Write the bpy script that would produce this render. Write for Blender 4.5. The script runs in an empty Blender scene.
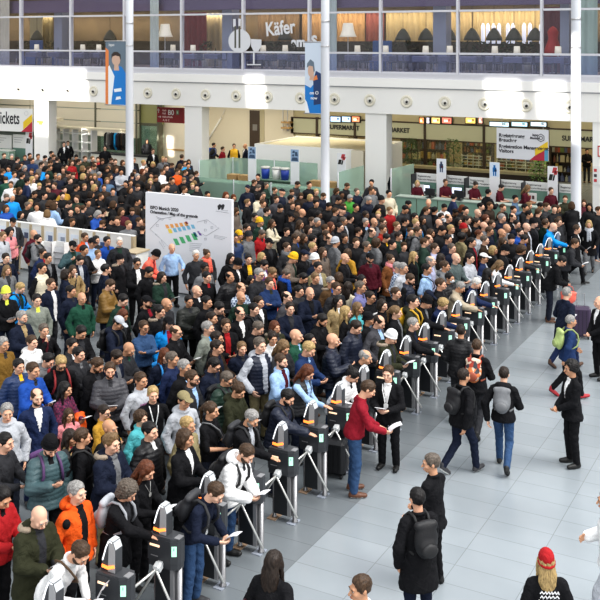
import bpy, math, random
import numpy as np
from mathutils import Vector, Matrix, Euler
random.seed(7)
np.random.seed(7)
SC = bpy.context.scene
COL = SC.collection
PI = math.pi
# ------------------------------------------------------------------ camera calibration (600 x 600 frame)
FPX, HOR, CAMH = 983.0, 38.5, 7.4
TH = math.atan2(0.4803, 0.8771)
CT, ST = math.cos(TH), math.sin(TH)

def c2h(X, Y):                       # camera ground coordinates -> hall axes
    return (CT * X - ST * Y, ST * X + CT * Y)

def gp(px, py, z=0.0):               # the point of the horizontal plane z seen at a pixel
    Y = FPX * (CAMH - z) / (py - HOR)
    u, v = c2h((px - 300) / FPX * Y, Y)
    return Vector((u, v, z))

def vp(px, py, v):                   # the point of the hall plane v = const seen at a pixel
    Y = v / (CT + ST * (px - 300) / FPX)
    u, _ = c2h((px - 300) / FPX * Y, Y)
    return Vector((u, v, CAMH - (py - HOR) / FPX * Y))

def depth(u, v):
    return -ST * u + CT * v

def proj(u, v, z):
    Y = -ST * u + CT * v
    X = CT * u + ST * v
    return (300 + FPX * X / Y, HOR + FPX * (CAMH - z) / Y)

# ------------------------------------------------------------------ materials
_M = {}

def _new(name):
    m = bpy.data.materials.new(name)
    m.use_nodes = True
    nt = m.node_tree
    b = nt.nodes['Principled BSDF']
    return m, nt, b

def mat(name, col, rough=0.6, metal=0.0, emit=None, es=0.0, spec=0.5, noise=0.0, nscale=20.0, bump=0.0, bscale=60.0, coat=0.0, sheen=0.0):
    key = (name, tuple(round(c, 3) for c in col))
    if key in _M:
        return _M[key]
    m, nt, b = _new(name)
    b.inputs['Base Color'].default_value = (*col, 1)
    b.inputs['Roughness'].default_value = rough
    b.inputs['Metallic'].default_value = metal
    b.inputs['Specular IOR Level'].default_value = spec
    if coat:
        b.inputs['Coat Weight'].default_value = coat
    if sheen:
        b.inputs['Sheen Weight'].default_value = sheen
    if emit:
        b.inputs['Emission Color'].default_value = (*emit, 1)
        b.inputs['Emission Strength'].default_value = es
    if noise or bump:
        tc = nt.nodes.new('ShaderNodeTexCoord')
    if noise:
        n = nt.nodes.new('ShaderNodeTexNoise')
        n.inputs['Scale'].default_value = nscale
        n.inputs['Detail'].default_value = 3
        nt.links.new(tc.outputs['Object'], n.inputs['Vector'])
        r = nt.nodes.new('ShaderNodeMapRange')
        r.inputs['From Min'].default_value = 0.3
        r.inputs['From Max'].default_value = 0.7
        r.inputs['To Min'].default_value = 1 - noise
        r.inputs['To Max'].default_value = 1 + noise
        nt.links.new(n.outputs['Fac'], r.inputs['Value'])
        mx = nt.nodes.new('ShaderNodeVectorMath')
        mx.operation = 'SCALE'
        mx.inputs[0].default_value = col
        nt.links.new(r.outputs['Result'], mx.inputs['Scale'])
        nt.links.new(mx.outputs['Vector'], b.inputs['Base Color'])
    if bump:
        n2 = nt.nodes.new('ShaderNodeTexNoise')
        n2.inputs['Scale'].default_value = bscale
        nt.links.new(tc.outputs['Object'], n2.inputs['Vector'])
        bp = nt.nodes.new('ShaderNodeBump')
        bp.inputs['Strength'].default_value = bump
        bp.inputs['Distance'].default_value = 0.01
        nt.links.new(n2.outputs['Fac'], bp.inputs['Height'])
        nt.links.new(bp.outputs['Normal'], b.inputs['Normal'])
    _M[key] = m
    return m

def hair_mat(col):
    key = ('hair_strands', tuple(round(c, 3) for c in col))
    if key in _M: return _M[key]
    m, nt, b = _new('hair_strands')
    tc = nt.nodes.new('ShaderNodeTexCoord'); mp = nt.nodes.new('ShaderNodeMapping')
    mp.inputs['Scale'].default_value = (1.0, .55, .22)
    nt.links.new(tc.outputs['Object'], mp.inputs['Vector'])
    n = nt.nodes.new('ShaderNodeTexNoise'); n.inputs['Scale'].default_value = 95; n.inputs['Detail'].default_value = 4; n.inputs['Distortion'].default_value = .6
    nt.links.new(mp.outputs['Vector'], n.inputs['Vector'])
    r = nt.nodes.new('ShaderNodeMapRange'); r.inputs['From Min'].default_value = .32; r.inputs['From Max'].default_value = .68; r.inputs['To Min'].default_value = .42; r.inputs['To Max'].default_value = 1.25
    nt.links.new(n.outputs['Fac'], r.inputs['Value'])
    mx = nt.nodes.new('ShaderNodeVectorMath'); mx.operation = 'SCALE'; mx.inputs[0].default_value = col
    nt.links.new(r.outputs['Result'], mx.inputs['Scale']); nt.links.new(mx.outputs['Vector'], b.inputs['Base Color'])
    bp = nt.nodes.new('ShaderNodeBump'); bp.inputs['Strength'].default_value = .6; bp.inputs['Distance'].default_value = .012
    nt.links.new(n.outputs['Fac'], bp.inputs['Height']); nt.links.new(bp.outputs['Normal'], b.inputs['Normal'])
    b.inputs['Roughness'].default_value = .5; b.inputs['Specular IOR Level'].default_value = .35
    _M[key] = m
    return m

def cloth_mat(col, puff=False):
    key = ('quilted_nylon' if puff else 'cloth', tuple(round(c, 3) for c in col))
    if key in _M: return _M[key]
    m, nt, b = _new(key[0])
    tc = nt.nodes.new('ShaderNodeTexCoord')
    n = nt.nodes.new('ShaderNodeTexNoise'); n.inputs['Scale'].default_value = 7.5; n.inputs['Detail'].default_value = 5; n.inputs['Roughness'].default_value = .55; n.inputs['Distortion'].default_value = 1.1
    nt.links.new(tc.outputs['Object'], n.inputs['Vector'])
    f = nt.nodes.new('ShaderNodeTexNoise'); f.inputs['Scale'].default_value = 120
    nt.links.new(tc.outputs['Object'], f.inputs['Vector'])
    r = nt.nodes.new('ShaderNodeMapRange'); r.inputs['From Min'].default_value = .3; r.inputs['From Max'].default_value = .7; r.inputs['To Min'].default_value = .90; r.inputs['To Max'].default_value = 1.08
    nt.links.new(f.outputs['Fac'], r.inputs['Value'])
    mx = nt.nodes.new('ShaderNodeVectorMath'); mx.operation = 'SCALE'; mx.inputs[0].default_value = col
    nt.links.new(r.outputs['Result'], mx.inputs['Scale']); nt.links.new(mx.outputs['Vector'], b.inputs['Base Color'])
    bp = nt.nodes.new('ShaderNodeBump'); bp.inputs['Strength'].default_value = .75; bp.inputs['Distance'].default_value = .05 if not puff else .03
    nt.links.new(n.outputs['Fac'], bp.inputs['Height']); nt.links.new(bp.outputs['Normal'], b.inputs['Normal'])
    b.inputs['Roughness'].default_value = .5 if puff else .82
    b.inputs['Specular IOR Level'].default_value = .4 if puff else .16
    _M[key] = m
    return m

def glass_mat(name, tint, gloss=0.1, opacity=0.0, ocol=(1, 1, 1), rough=0.02):
    if name in _M:
        return _M[name]
    m = bpy.data.materials.new(name)
    m.use_nodes = True
    nt = m.node_tree
    nt.nodes.clear()
    out = nt.nodes.new('ShaderNodeOutputMaterial')
    tr = nt.nodes.new('ShaderNodeBsdfTransparent')
    tr.inputs['Color'].default_value = (*tint, 1)
    gl = nt.nodes.new('ShaderNodeBsdfGlossy')
    gl.inputs['Roughness'].default_value = rough
    df = nt.nodes.new('ShaderNodeBsdfDiffuse')
    df.inputs['Color'].default_value = (*ocol, 1)
    m1 = nt.nodes.new('ShaderNodeMixShader')
    m1.inputs[0].default_value = opacity
    nt.links.new(tr.outputs[0], m1.inputs[1])
    nt.links.new(df.outputs[0], m1.inputs[2])
    m2 = nt.nodes.new('ShaderNodeMixShader')
    m2.inputs[0].default_value = gloss
    nt.links.new(m1.outputs[0], m2.inputs[1])
    nt.links.new(gl.outputs[0], m2.inputs[2])
    nt.links.new(m2.outputs[0], out.inputs[0])
    _M[name] = m
    return m

# ------------------------------------------------------------------ mesh builder
class MB:
    def __init__(s):
        s.v, s.f, s.mi = [], [], []
    def raw(s, vs, fs, m=0):
        o = len(s.v)
        s.v += [tuple(p) for p in vs]
        s.f += [tuple(o + i for i in f) for f in fs]
        s.mi += [m] * len(fs)
        return s
    def box(s, c, d, m=0, R=None, bev=0.0):
        x, y, z = d[0] / 2, d[1] / 2, d[2] / 2
        if bev <= 0:
            vs = [(-x, -y, -z), (x, -y, -z), (x, y, -z), (-x, y, -z), (-x, -y, z), (x, -y, z), (x, y, z), (-x, y, z)]
            fs = [(0, 3, 2, 1), (4, 5, 6, 7), (0, 1, 5, 4), (1, 2, 6, 5), (2, 3, 7, 6), (3, 0, 4, 7)]
        else:
            b = min(bev, x * .9, y * .9, z * .9)
            vs = []
            for sz, zi, bb in ((-1, z, b), (-1, z - b, 0), (1, z - b, 0), (1, z, b)):
                for (px, py) in ((-x + bb, -y + b + 0), (-x + b, -y + bb), (x - b, -y + bb), (x - bb, -y + b), (x - bb, y - b), (x - b, y - bb), (-x + b, y - bb), (-x + bb, y - b)):
                    vs.append((px, py, sz * zi))
            fs = [tuple(range(7, -1, -1)), tuple(range(24, 32))]
            for r in range(3):
                for i in range(8):
                    j = (i + 1) % 8
                    fs.append((r * 8 + i, r * 8 + j, (r + 1) * 8 + j, (r + 1) * 8 + i))
        c = Vector(c)
        vs = [(R @ Vector(p) if R else Vector(p)) + c for p in vs]
        return s.raw(vs, fs, m)
    def tube(s, pts, r, n=8, m=0, caps=True):
        pts = [Vector(p) for p in pts]
        rs = r if isinstance(r, (list, tuple)) else [r] * len(pts)
        vs, fs = [], []
        up = None
        for i, p in enumerate(pts):
            d = (pts[min(i + 1, len(pts) - 1)] - pts[max(i - 1, 0)]).normalized()
            if up is None:
                up = Vector((0, 0, 1)) if abs(d.z) < .9 else Vector((1, 0, 0))
            a = d.cross(up)
            if a.length < 1e-4:
                a = d.cross(Vector((0, 1, 0)))
            a.normalize()
            b = a.cross(d).normalized()
            up = b
            for k in range(n):
                t = 2 * PI * k / n
                vs.append(p + (a * math.cos(t) + b * math.sin(t)) * rs[i])
        for i in range(len(pts) - 1):
            for k in range(n):
                j = (k + 1) % n
                fs.append((i * n + k, i * n + j, (i + 1) * n + j, (i + 1) * n + k))
        if caps:
            fs.append(tuple(range(n - 1, -1, -1)))
            fs.append(tuple((len(pts) - 1) * n + k for k in range(n)))
        return s.raw(vs, fs, m)
    def lathe(s, prof, c=(0, 0, 0), n=20, m=0, R=None):
        c = Vector(c)
        vs, fs = [], []
        for (r, z) in prof:
            for k in range(n):
                t = 2 * PI * k / n
                p = Vector((r * math.cos(t), r * math.sin(t), z))
                vs.append((R @ p if R else p) + c)
        for i in range(len(prof) - 1):
            for k in range(n):
                j = (k + 1) % n
                fs.append((i * n + k, i * n + j, (i + 1) * n + j, (i + 1) * n + k))
        if prof[0][0] > 1e-5:
            fs.append(tuple(range(n - 1, -1, -1)))
        if prof[-1][0] > 1e-5:
            fs.append(tuple((len(prof) - 1) * n + k for k in range(n)))
        return s.raw(vs, fs, m)
    def prism(s, poly, z0, z1, m=0, T=None):          # polygon in local xy extruded along local z
        n = len(poly)
        vs = [Vector((p[0], p[1], z0)) for p in poly] + [Vector((p[0], p[1], z1)) for p in poly]
        if T:
            vs = [T @ p for p in vs]
        fs = [tuple(range(n - 1, -1, -1)), tuple(range(n, 2 * n))]
        for i in range(n):
            j = (i + 1) % n
            fs.append((i, j, n + j, n + i))
        return s.raw(vs, fs, m)
    def quad(s, a, b, c, d, m=0):
        return s.raw([a, b, c, d], [(0, 1, 2, 3)], m)
    def mesh(s, name, mats, smooth=False):
        me = bpy.data.meshes.new(name)
        me.from_pydata([tuple(p) for p in s.v], [], s.f)
        for x in (mats if isinstance(mats, (list, tuple)) else [mats]):
            me.materials.append(x)
        me.polygons.foreach_set('material_index', s.mi)
        if smooth:
            me.polygons.foreach_set('use_smooth', [True] * len(s.f))
        me.update()
        return me
    def build(s, name, mats, parent=None, smooth=False, loc=(0, 0, 0), rz=0.0):
        o = bpy.data.objects.new(name, s.mesh(name, mats, smooth))
        COL.objects.link(o)
        o.location = loc
        o.rotation_euler = (0, 0, rz)
        o.parent = parent
        return o

def tag(o, label=None, cat=None, group=None, kind=None):
    if label: o['label'] = label
    if cat: o['category'] = cat
    if group: o['group'] = group
    if kind: o['kind'] = kind
    return o

def thing(name, label, cat, loc=(0, 0, 0), rz=0.0, group=None):
    o = bpy.data.objects.new(name, None)
    o.empty_display_size = 0.1
    COL.objects.link(o)
    o.location = loc
    o.rotation_euler = (0, 0, rz)
    return tag(o, label, cat, group)

def copy_tree(o, parent=None):
    c = o.copy()
    COL.objects.link(c)
    c.parent = parent
    for ch in [x for x in KIDS.get(o.name, [])]:
        copy_tree(ch, c)
    return c

KIDS = {}
def note_kids(root):
    def rec(o):
        ks = [x for x in bpy.data.objects if x.parent == o]
        KIDS[o.name] = ks
        for k in ks:
            rec(k)
    rec(root)

def text_mesh(txt, size, name, material, parent, mtx, align='LEFT', bold=0.0, ext=0.004):
    cu = bpy.data.curves.new(name, 'FONT')
    cu.body = txt
    cu.size = size
    cu.align_x = align
    cu.extrude = ext
    cu.offset = bold
    tmp = bpy.data.objects.new('tmp_text', cu)
    COL.objects.link(tmp)
    dg = bpy.context.evaluated_depsgraph_get()
    me = bpy.data.meshes.new_from_object(tmp.evaluated_get(dg))
    bpy.data.objects.remove(tmp)
    bpy.data.curves.remove(cu)
    me.materials.clear()
    me.materials.append(material)
    me.name = name
    o = bpy.data.objects.new(name, me)
    COL.objects.link(o)
    o.parent = parent
    o.matrix_local = mtx
    return o

def upright(loc, rz=0.0):            # text plane: x to the right, z up, facing local -y
    return Matrix.Translation(loc) @ Matrix.Rotation(rz, 4, 'Z') @ Matrix.Rotation(PI / 2, 4, 'X')
# ------------------------------------------------------------------ implicit bodies -> surface nets
def V3(*a):
    return np.array(a, float)

class Grid:
    def __init__(s, lo, hi, h):
        s.h = h
        s.lo = np.array(lo, float)
        n = np.ceil((np.array(hi) - s.lo) / h).astype(int) + 1
        s.X = (s.lo[0] + h * np.arange(n[0]))[:, None, None]
        s.Y = (s.lo[1] + h * np.arange(n[1]))[None, :, None]
        s.Z = (s.lo[2] + h * np.arange(n[2]))[None, None, :]
        s.n = n
        s.F = np.full(n, 1.0, np.float32)
    def _sl(s, lo, hi):
        a = np.clip(np.floor((np.array(lo) - s.lo) / s.h).astype(int), 0, s.n)
        b = np.clip(np.ceil((np.array(hi) - s.lo) / s.h).astype(int) + 1, 0, s.n)
        return tuple(slice(int(p), int(max(p, q))) for p, q in zip(a, b))
    def _add(s, lo, hi, fn, k, sub=False):
        m = k + 4 * s.h
        sl = s._sl(np.array(lo) - m, np.array(hi) + m)
        f = s.F[sl]
        if f.size == 0:
            return s
        d = fn(s.X[sl[0]], s.Y[:, sl[1]], s.Z[:, :, sl[2]]).astype(np.float32)
        if sub:
            hh = np.clip(0.5 - 0.5 * (f + d) / k, 0, 1)
            s.F[sl] = f + (-d - f) * hh + k * hh * (1 - hh)
        else:
            hh = np.clip(0.5 + 0.5 * (f - d) / k, 0, 1)
            s.F[sl] = f + (d - f) * hh - k * hh * (1 - hh)
        return s
    def rc(s, a, b, r1, r2=None, k=0.02, sub=False):
        r2 = r1 if r2 is None else r2
        a, b = np.array(a, float), np.array(b, float)
        ba = b - a
        L = max(float(ba @ ba), 1e-9)
        def fn(x, y, z):
            px, py, pz = x - a[0], y - a[1], z - a[2]
            t = np.clip((px * ba[0] + py * ba[1] + pz * ba[2]) / L, 0, 1)
            return np.sqrt((px - t * ba[0]) ** 2 + (py - t * ba[1]) ** 2 + (pz - t * ba[2]) ** 2) - (r1 + (r2 - r1) * t)
        r = max(r1, r2)
        return s._add(np.minimum(a, b) - r, np.maximum(a, b) + r, fn, k, sub)
    def el(s, c, r, R=None, k=0.02, sub=False):
        c, r = np.array(c, float), np.array(r, float)
        Rm = np.eye(3) if R is None else np.array(R, float)
        def fn(x, y, z):
            px, py, pz = x - c[0], y - c[1], z - c[2]
            q = [Rm[0, i] * px + Rm[1, i] * py + Rm[2, i] * pz for i in range(3)]
            k0 = np.sqrt(sum((q[i] / r[i]) ** 2 for i in range(3)))
            k1 = np.sqrt(sum((q[i] / r[i] ** 2) ** 2 for i in range(3)))
            return k0 * (k0 - 1) / np.maximum(k1, 1e-6)
        e = np.abs(Rm) @ r
        return s._add(c - e, c + e, fn, k, sub)
    def cut(s, n, d):                 # keep n.p <= d
        s.F = np.maximum(s.F, (s.X * n[0] + s.Y * n[1] + s.Z * n[2] - d).astype(np.float32))
        return s
    def ripple(s, fn):
        s.F = s.F + fn(s.X, s.Y, s.Z).astype(np.float32)
        return s
    def nets(s):
        F, h = s.F, s.h
        S = F < 0
        nx, ny, nz = F.shape
        acc = np.zeros((nx - 1, ny - 1, nz - 1, 3), np.float32)
        cnt = np.zeros((nx - 1, ny - 1, nz - 1), np.float32)
        for ax in range(3):
            a = [slice(None)] * 3; b = [slice(None)] * 3
            a[ax] = slice(0, -1); b[ax] = slice(1, None)
            f0, f1 = F[tuple(a)], F[tuple(b)]
            cr = S[tuple(a)] != S[tuple(b)]
            t = np.where(cr, f0 / np.where(cr, f0 - f1, 1), 0)
            o = [q for q in range(3) if q != ax]
            for da in (0, 1):
                for db in (0, 1):
                    sl = [slice(None)] * 3
                    sl[o[0]] = slice(da, (F.shape[o[0]] - 1) + da)
                    sl[o[1]] = slice(db, (F.shape[o[1]] - 1) + db)
                    c = cr[tuple(sl)]
                    cnt += c
                    acc[..., ax] += np.where(c, t[tuple(sl)], 0)
                    if da: acc[..., o[0]] += c
                    if db: acc[..., o[1]] += c
        act = cnt > 0
        idx = np.full(act.shape, -1, np.int64)
        idx[act] = np.arange(int(act.sum()))
        ijk = np.argwhere(act)
        P = s.lo + h * (ijk + acc[act] / cnt[act][:, None])
        quads = []
        for ax in range(3):
            o = [q for q in range(3) if q != ax]
            a = [slice(None)] * 3; b = [slice(None)] * 3
            a[ax] = slice(0, -1); b[ax] = slice(1, None)
            for q in o:
                a[q] = slice(1, -1); b[q] = slice(1, -1)
            s0, s1 = S[tuple(a)], S[tuple(b)]
            w = np.argwhere(s0 != s1)
            if not len(w):
                continue
            ins = s0[s0 != s1]
            w = w.copy()
            w[:, o[0]] += 1; w[:, o[1]] += 1
            def at(d0, d1):
                u = w.copy()
                u[:, o[0]] -= d0; u[:, o[1]] -= d1
                return idx[u[:, 0], u[:, 1], u[:, 2]]
            q = np.stack([at(1, 1), at(0, 1), at(0, 0), at(1, 0)], 1)
            flip = ins if ax != 1 else ~ins
            q[~flip] = q[~flip][:, ::-1]
            quads.append(q)
        Q = np.concatenate(quads) if quads else np.zeros((0, 4), int)
        return P, Q

def np_mesh(name, P, Q, mi=None, nmat=1, extra=None):
    me = bpy.data.meshes.new(name)
    P = np.asarray(P, np.float32)
    polys = [(Q, mi if mi is not None else np.zeros(len(Q), int))]
    if extra:
        for (p, q, m) in extra:
            q = np.asarray(q) + len(P)
            P = np.concatenate([P, np.asarray(p, np.float32)])
            polys.append((q, np.full(len(q), m)))
    nf = sum(len(q) for q, _ in polys)
    me.vertices.add(len(P))
    me.vertices.foreach_set('co', P.ravel())
    lv = np.concatenate([np.asarray(q).ravel() for q, _ in polys]).astype(np.int32)
    sizes = np.concatenate([np.full(len(q), np.asarray(q).shape[1]) for q, _ in polys]).astype(np.int32)
    st = np.concatenate([[0], np.cumsum(sizes)[:-1]]).astype(np.int32)
    me.loops.add(len(lv))
    me.loops.foreach_set('vertex_index', lv)
    me.polygons.add(nf)
    me.polygons.foreach_set('loop_start', st)
    me.polygons.foreach_set('material_index', np.concatenate([m for _, m in polys]).astype(np.int32))
    me.polygons.foreach_set('use_smooth', np.ones(nf, bool))
    for _ in range(nmat):
        me.materials.append(None)
    me.update(calc_edges=True)
    return me

def uvball(c, r, R=None, n=8, m=5):
    vs, fs = [], []
    for i in range(m + 1):
        a = PI * i / m
        for k in range(n):
            t = 2 * PI * k / n
            vs.append((math.sin(a) * math.cos(t), math.sin(a) * math.sin(t), math.cos(a)))
    for i in range(m):
        for k in range(n):
            j = (k + 1) % n
            fs.append((i * n + k, (i + 1) * n + k, (i + 1) * n + j, i * n + j))
    P = np.array(vs) * np.array(r)
    if R is not None:
        P = P @ np.array(R).T
    return P + np.array(c), np.array(fs)

# ------------------------------------------------------------------ poses (a person faces -y; own right hand is -x)
def rotx(a):
    c, s = math.cos(a), math.sin(a)
    return np.array([[1, 0, 0], [0, c, -s], [0, s, c]])
def rotz(a):
    c, s = math.cos(a), math.sin(a)
    return np.array([[c, -s, 0], [s, c, 0], [0, 0, 1]])

POSES = {   # right wrist, left wrist, right pole, left pole, lean (deg, forward), legs
    'rest':   ((-.245, -.02, .87), (.245, -.02, .87), 0, 'stand'),
    'front':  ((-.085, -.30, 1.10), (.085, -.31, 1.11), 3, 'stand'),
    'phone':  ((-.10, -.31, 1.20), (.24, -.04, .88), 2, 'stand'),
    'scan':   ((-.13, -.53, 1.14), (.10, -.28, 1.06), 10, 'stand'),
    'cross':  ((.10, -.215, 1.17), (-.11, -.235, 1.21), 0, 'stand'),
    'face':   ((-.06, -.20, 1.44), (.20, -.16, 1.02), 0, 'stand'),
    'pocket': ((-.235, -.10, .95), (.235, -.10, .95), 0, 'stand'),
    'strap':  ((-.13, -.165, 1.30), (.245, -.03, .87), 2, 'stand'),
    'clasp':  ((-.045, -.24, 1.00), (.045, -.25, .99), 0, 'stand'),
    'walk':   ((-.25, .16, .90), (.22, -.25, .98), 5, 'stride'),
    'walkb':  ((-.12, -.30, 1.10), (.25, .14, .90), 6, 'strideb'),
    'lean':   ((-.15, -.58, 1.06), (.16, -.36, .88), 34, 'wide'),
    'give':   ((-.13, -.40, 1.00), (.12, -.34, .98), 12, 'stand'),
    'stoop':  ((-.11, -.40, 1.00), (.10, -.38, .98), 24, 'stand'),
    'hold':   ((-.245, -.02, .87), (.20, -.30, 1.10), 0, 'stand'),
    'backh':  ((-.08, .17, .93), (.08, .18, .95), 0, 'stand'),
}
HEADV = {'s': (0, 6), 'd': (0, 30), 'l': (38, 8), 'r': (-38, 8), 'e': (18, 22), 'f': (-18, 22)}   # yaw to own left (+), pitch down

HS = 1.035
class Pose:
    def __init__(s, name, hv):
        rw, lw, lean, legs = POSES[name]
        s.name, s.hv, s.legs = name, hv, legs
        s.lean = math.radians(lean)
        s.RU = rotx(s.lean)
        s.piv = V3(0, 0.0, .95)
        yaw, pit = HEADV[hv]
        s.RH = s.RU @ rotx(-s.lean * .55) @ rotz(math.radians(yaw)) @ rotx(math.radians(pit))
        s.hp = s.U((0, .012, 1.515))
        s.wr = {-1: np.array(rw), 1: np.array(lw)}
        s.sh = {q: s.U((q * .176, .015, 1.382)) for q in (-1, 1)}
        s.elb = {}
        for q in (-1, 1):
            a, w = s.sh[q], s.wr[q]
            l1, l2 = .285, .262
            d = w - a
            L = float(np.linalg.norm(d))
            if L > (l1 + l2) * .995:
                s.wr[q] = w = a + d / L * (l1 + l2) * .995
                d = w - a
                L = float(np.linalg.norm(d))
            pole = V3(q * .55, .45, -.6)
            if name in ('cross',): pole = V3(q * .7, -.2, -.6)
            if name == 'face' and q == -1: pole = V3(q * .5, -.1, -.9)
            if name == 'strap' and q == -1: pole = V3(q * .7, .1, -.6)
            n = d / L
            pole = pole - n * (pole @ n)
            pole /= np.linalg.norm(pole)
            x = (l1 * l1 - l2 * l2 + L * L) / (2 * L)
            y = math.sqrt(max(l1 * l1 - x * x, 0))
            s.elb[q] = a + n * x + pole * y
        # legs: hip, knee, ankle, toe dir
        H = {q: V3(q * .092, .01, .93) for q in (-1, 1)}
        if legs == 'stand':
            K = {q: V3(q * .105, -.012, .50) for q in (-1, 1)}
            A = {q: V3(q * .115, .03, .085) for q in (-1, 1)}
            T = {q: V3(q * .12, -1, 0) for q in (-1, 1)}
        elif legs == 'wide':
            K = {-1: V3(-.13, -.10, .50), 1: V3(.13, .06, .50)}
            A = {-1: V3(-.14, -.12, .085), 1: V3(.15, .20, .085)}
            T = {q: V3(q * .15, -1, 0) for q in (-1, 1)}
        else:
            f = 1 if legs == 'stride' else -1
            K = {-f: V3(-f * .10, -.19, .54), f: V3(f * .10, .0, .50)}
            A = {-f: V3(-f * .10, -.25, .10), f: V3(f * .10, .30, .19)}
            T = {-f: V3(0, -1, .12), f: V3(0, -1, -.75)}
        s.H, s.K, s.A, s.T = H, K, A, T
    def U(s, p):
        return s.RU @ (np.array(p, float) - s.piv) + s.piv
    def Hd(s, p):                     # head-local (standing) -> posed
        return s.RH @ ((np.array(p, float) - V3(0, .012, 1.515)) * HS) + s.hp
    def headmat(s):
        M = np.eye(4)
        M[:3, :3] = s.RH * HS
        M[:3, 3] = s.hp - s.RH @ V3(0, .012, 1.515) * HS
        return Matrix(M.tolist())
    def upmat(s):
        M = np.eye(4)
        M[:3, :3] = s.RU
        M[:3, 3] = s.piv - s.RU @ s.piv
        return Matrix(M.tolist())
    def handframe(s, q):
        d = s.wr[q] - s.elb[q]
        d = d / np.linalg.norm(d)
        n = {'rest': V3(-q, 0, 0), 'walk': V3(-q, 0, 0), 'walkb': V3(-q, 0, 0), 'pocket': V3(-q, 0, 0)}.get(s.name, V3(-q * .75, .1, .65))
        if s.wr[q][2] < .95 and abs(s.wr[q][0]) > .2: n = V3(-q, 0, 0)
        if s.name == 'scan' and q == -1: n = V3(0, 0, -1)
        if s.name == 'lean' and q == -1: n = V3(0, 0, -1)
        if s.name == 'face' and q == -1: n = V3(0, 1, .1)
        n = n - d * (n @ d)
        n /= np.linalg.norm(n)
        t = np.cross(d, n)
        # the thumb side: towards the body's front / up
        want = V3(0, -1, 0) if abs(n[0]) > .8 else V3(-q * .9, 0, .5)
        if s.name in ('scan', 'lean') and q == -1: want = V3(1, 0, 0)
        if s.name == 'face' and q == -1: want = V3(1, 0, .4)
        if t @ want < 0: t = -t
        return d, n, t
    def grip(s, q):
        d, n, t = s.handframe(q)
        return s.wr[q] + d * .085 + n * .035

_pose = {}
def get_pose(name, hv):
    if (name, hv) not in _pose:
        _pose[(name, hv)] = Pose(name, hv)
    return _pose[(name, hv)]

# ------------------------------------------------------------------ bodies
def head_sdf(g, P):
    H, R = P.Hd, P.RH
    hs = lambda *r: tuple(x * HS for x in r)
    g.el(H((0, .018, 1.662)), hs(.077, .096, .094), R, .02)
    g.el(H((0, -.028, 1.612)), hs(.061, .066, .088), R, .025)
    g.el(H((0, -.062, 1.556)), hs(.033, .030, .026), R, .02)
    g.rc(H((-.036, -.084, 1.660)), H((.036, -.084, 1.660)), .014, .014, .015)
    for q in (-1, 1):
        g.el(H((q * .031, -.106, 1.642)), hs(.019, .014, .012), R, .012, sub=True)
        g.el(H((q * .043, -.066, 1.612)), hs(.024, .026, .022), R, .02)
        g.el(H((q * .079, .016, 1.630)), hs(.011, .021, .034), R, .008)
    g.rc(H((0, -.092, 1.650)), H((0, -.118, 1.608)), .009, .015, .010)
    g.rc(H((-.016, -.094, 1.572)), H((.016, -.094, 1.572)), .010, .010, .008)

def hand_sdf(g, P, q, k=0.006):
    d, n, t = P.handframe(q)
    w = P.wr[q]
    curl = .45 if P.name not in ('scan', 'lean') or q == 1 else .15
    for i, (off, L) in enumerate(((.030, .072), (.010, .080), (-.010, .075), (-.029, .060))):
        b = w + d * .008 + t * off * .55
        kn = w + d * (.092 - abs(off - .008) * .25) + t * off
        g.rc(b, kn, .0165, .0125, .012)
        e1 = kn + (d * math.cos(curl) + n * math.sin(curl)) * L * .55 + t * off * .12
        e2 = e1 + (d * math.cos(curl * 2.2) + n * math.sin(curl * 2.2)) * L * .5
        g.rc(kn, e1, .0105, .0095, k)
        g.rc(e1, e2, .0095, .0078, k)
    tb = w + d * .030 + t * .026
    t1 = tb + (d * .70 + t * .62 + n * .35) * .042
    t2 = t1 + (d * .92 + t * .10 + n * .38) * .034
    g.rc(tb, t1, .0150, .0115, .010)
    g.rc(t1, t2, .0110, .0090, k)

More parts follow.
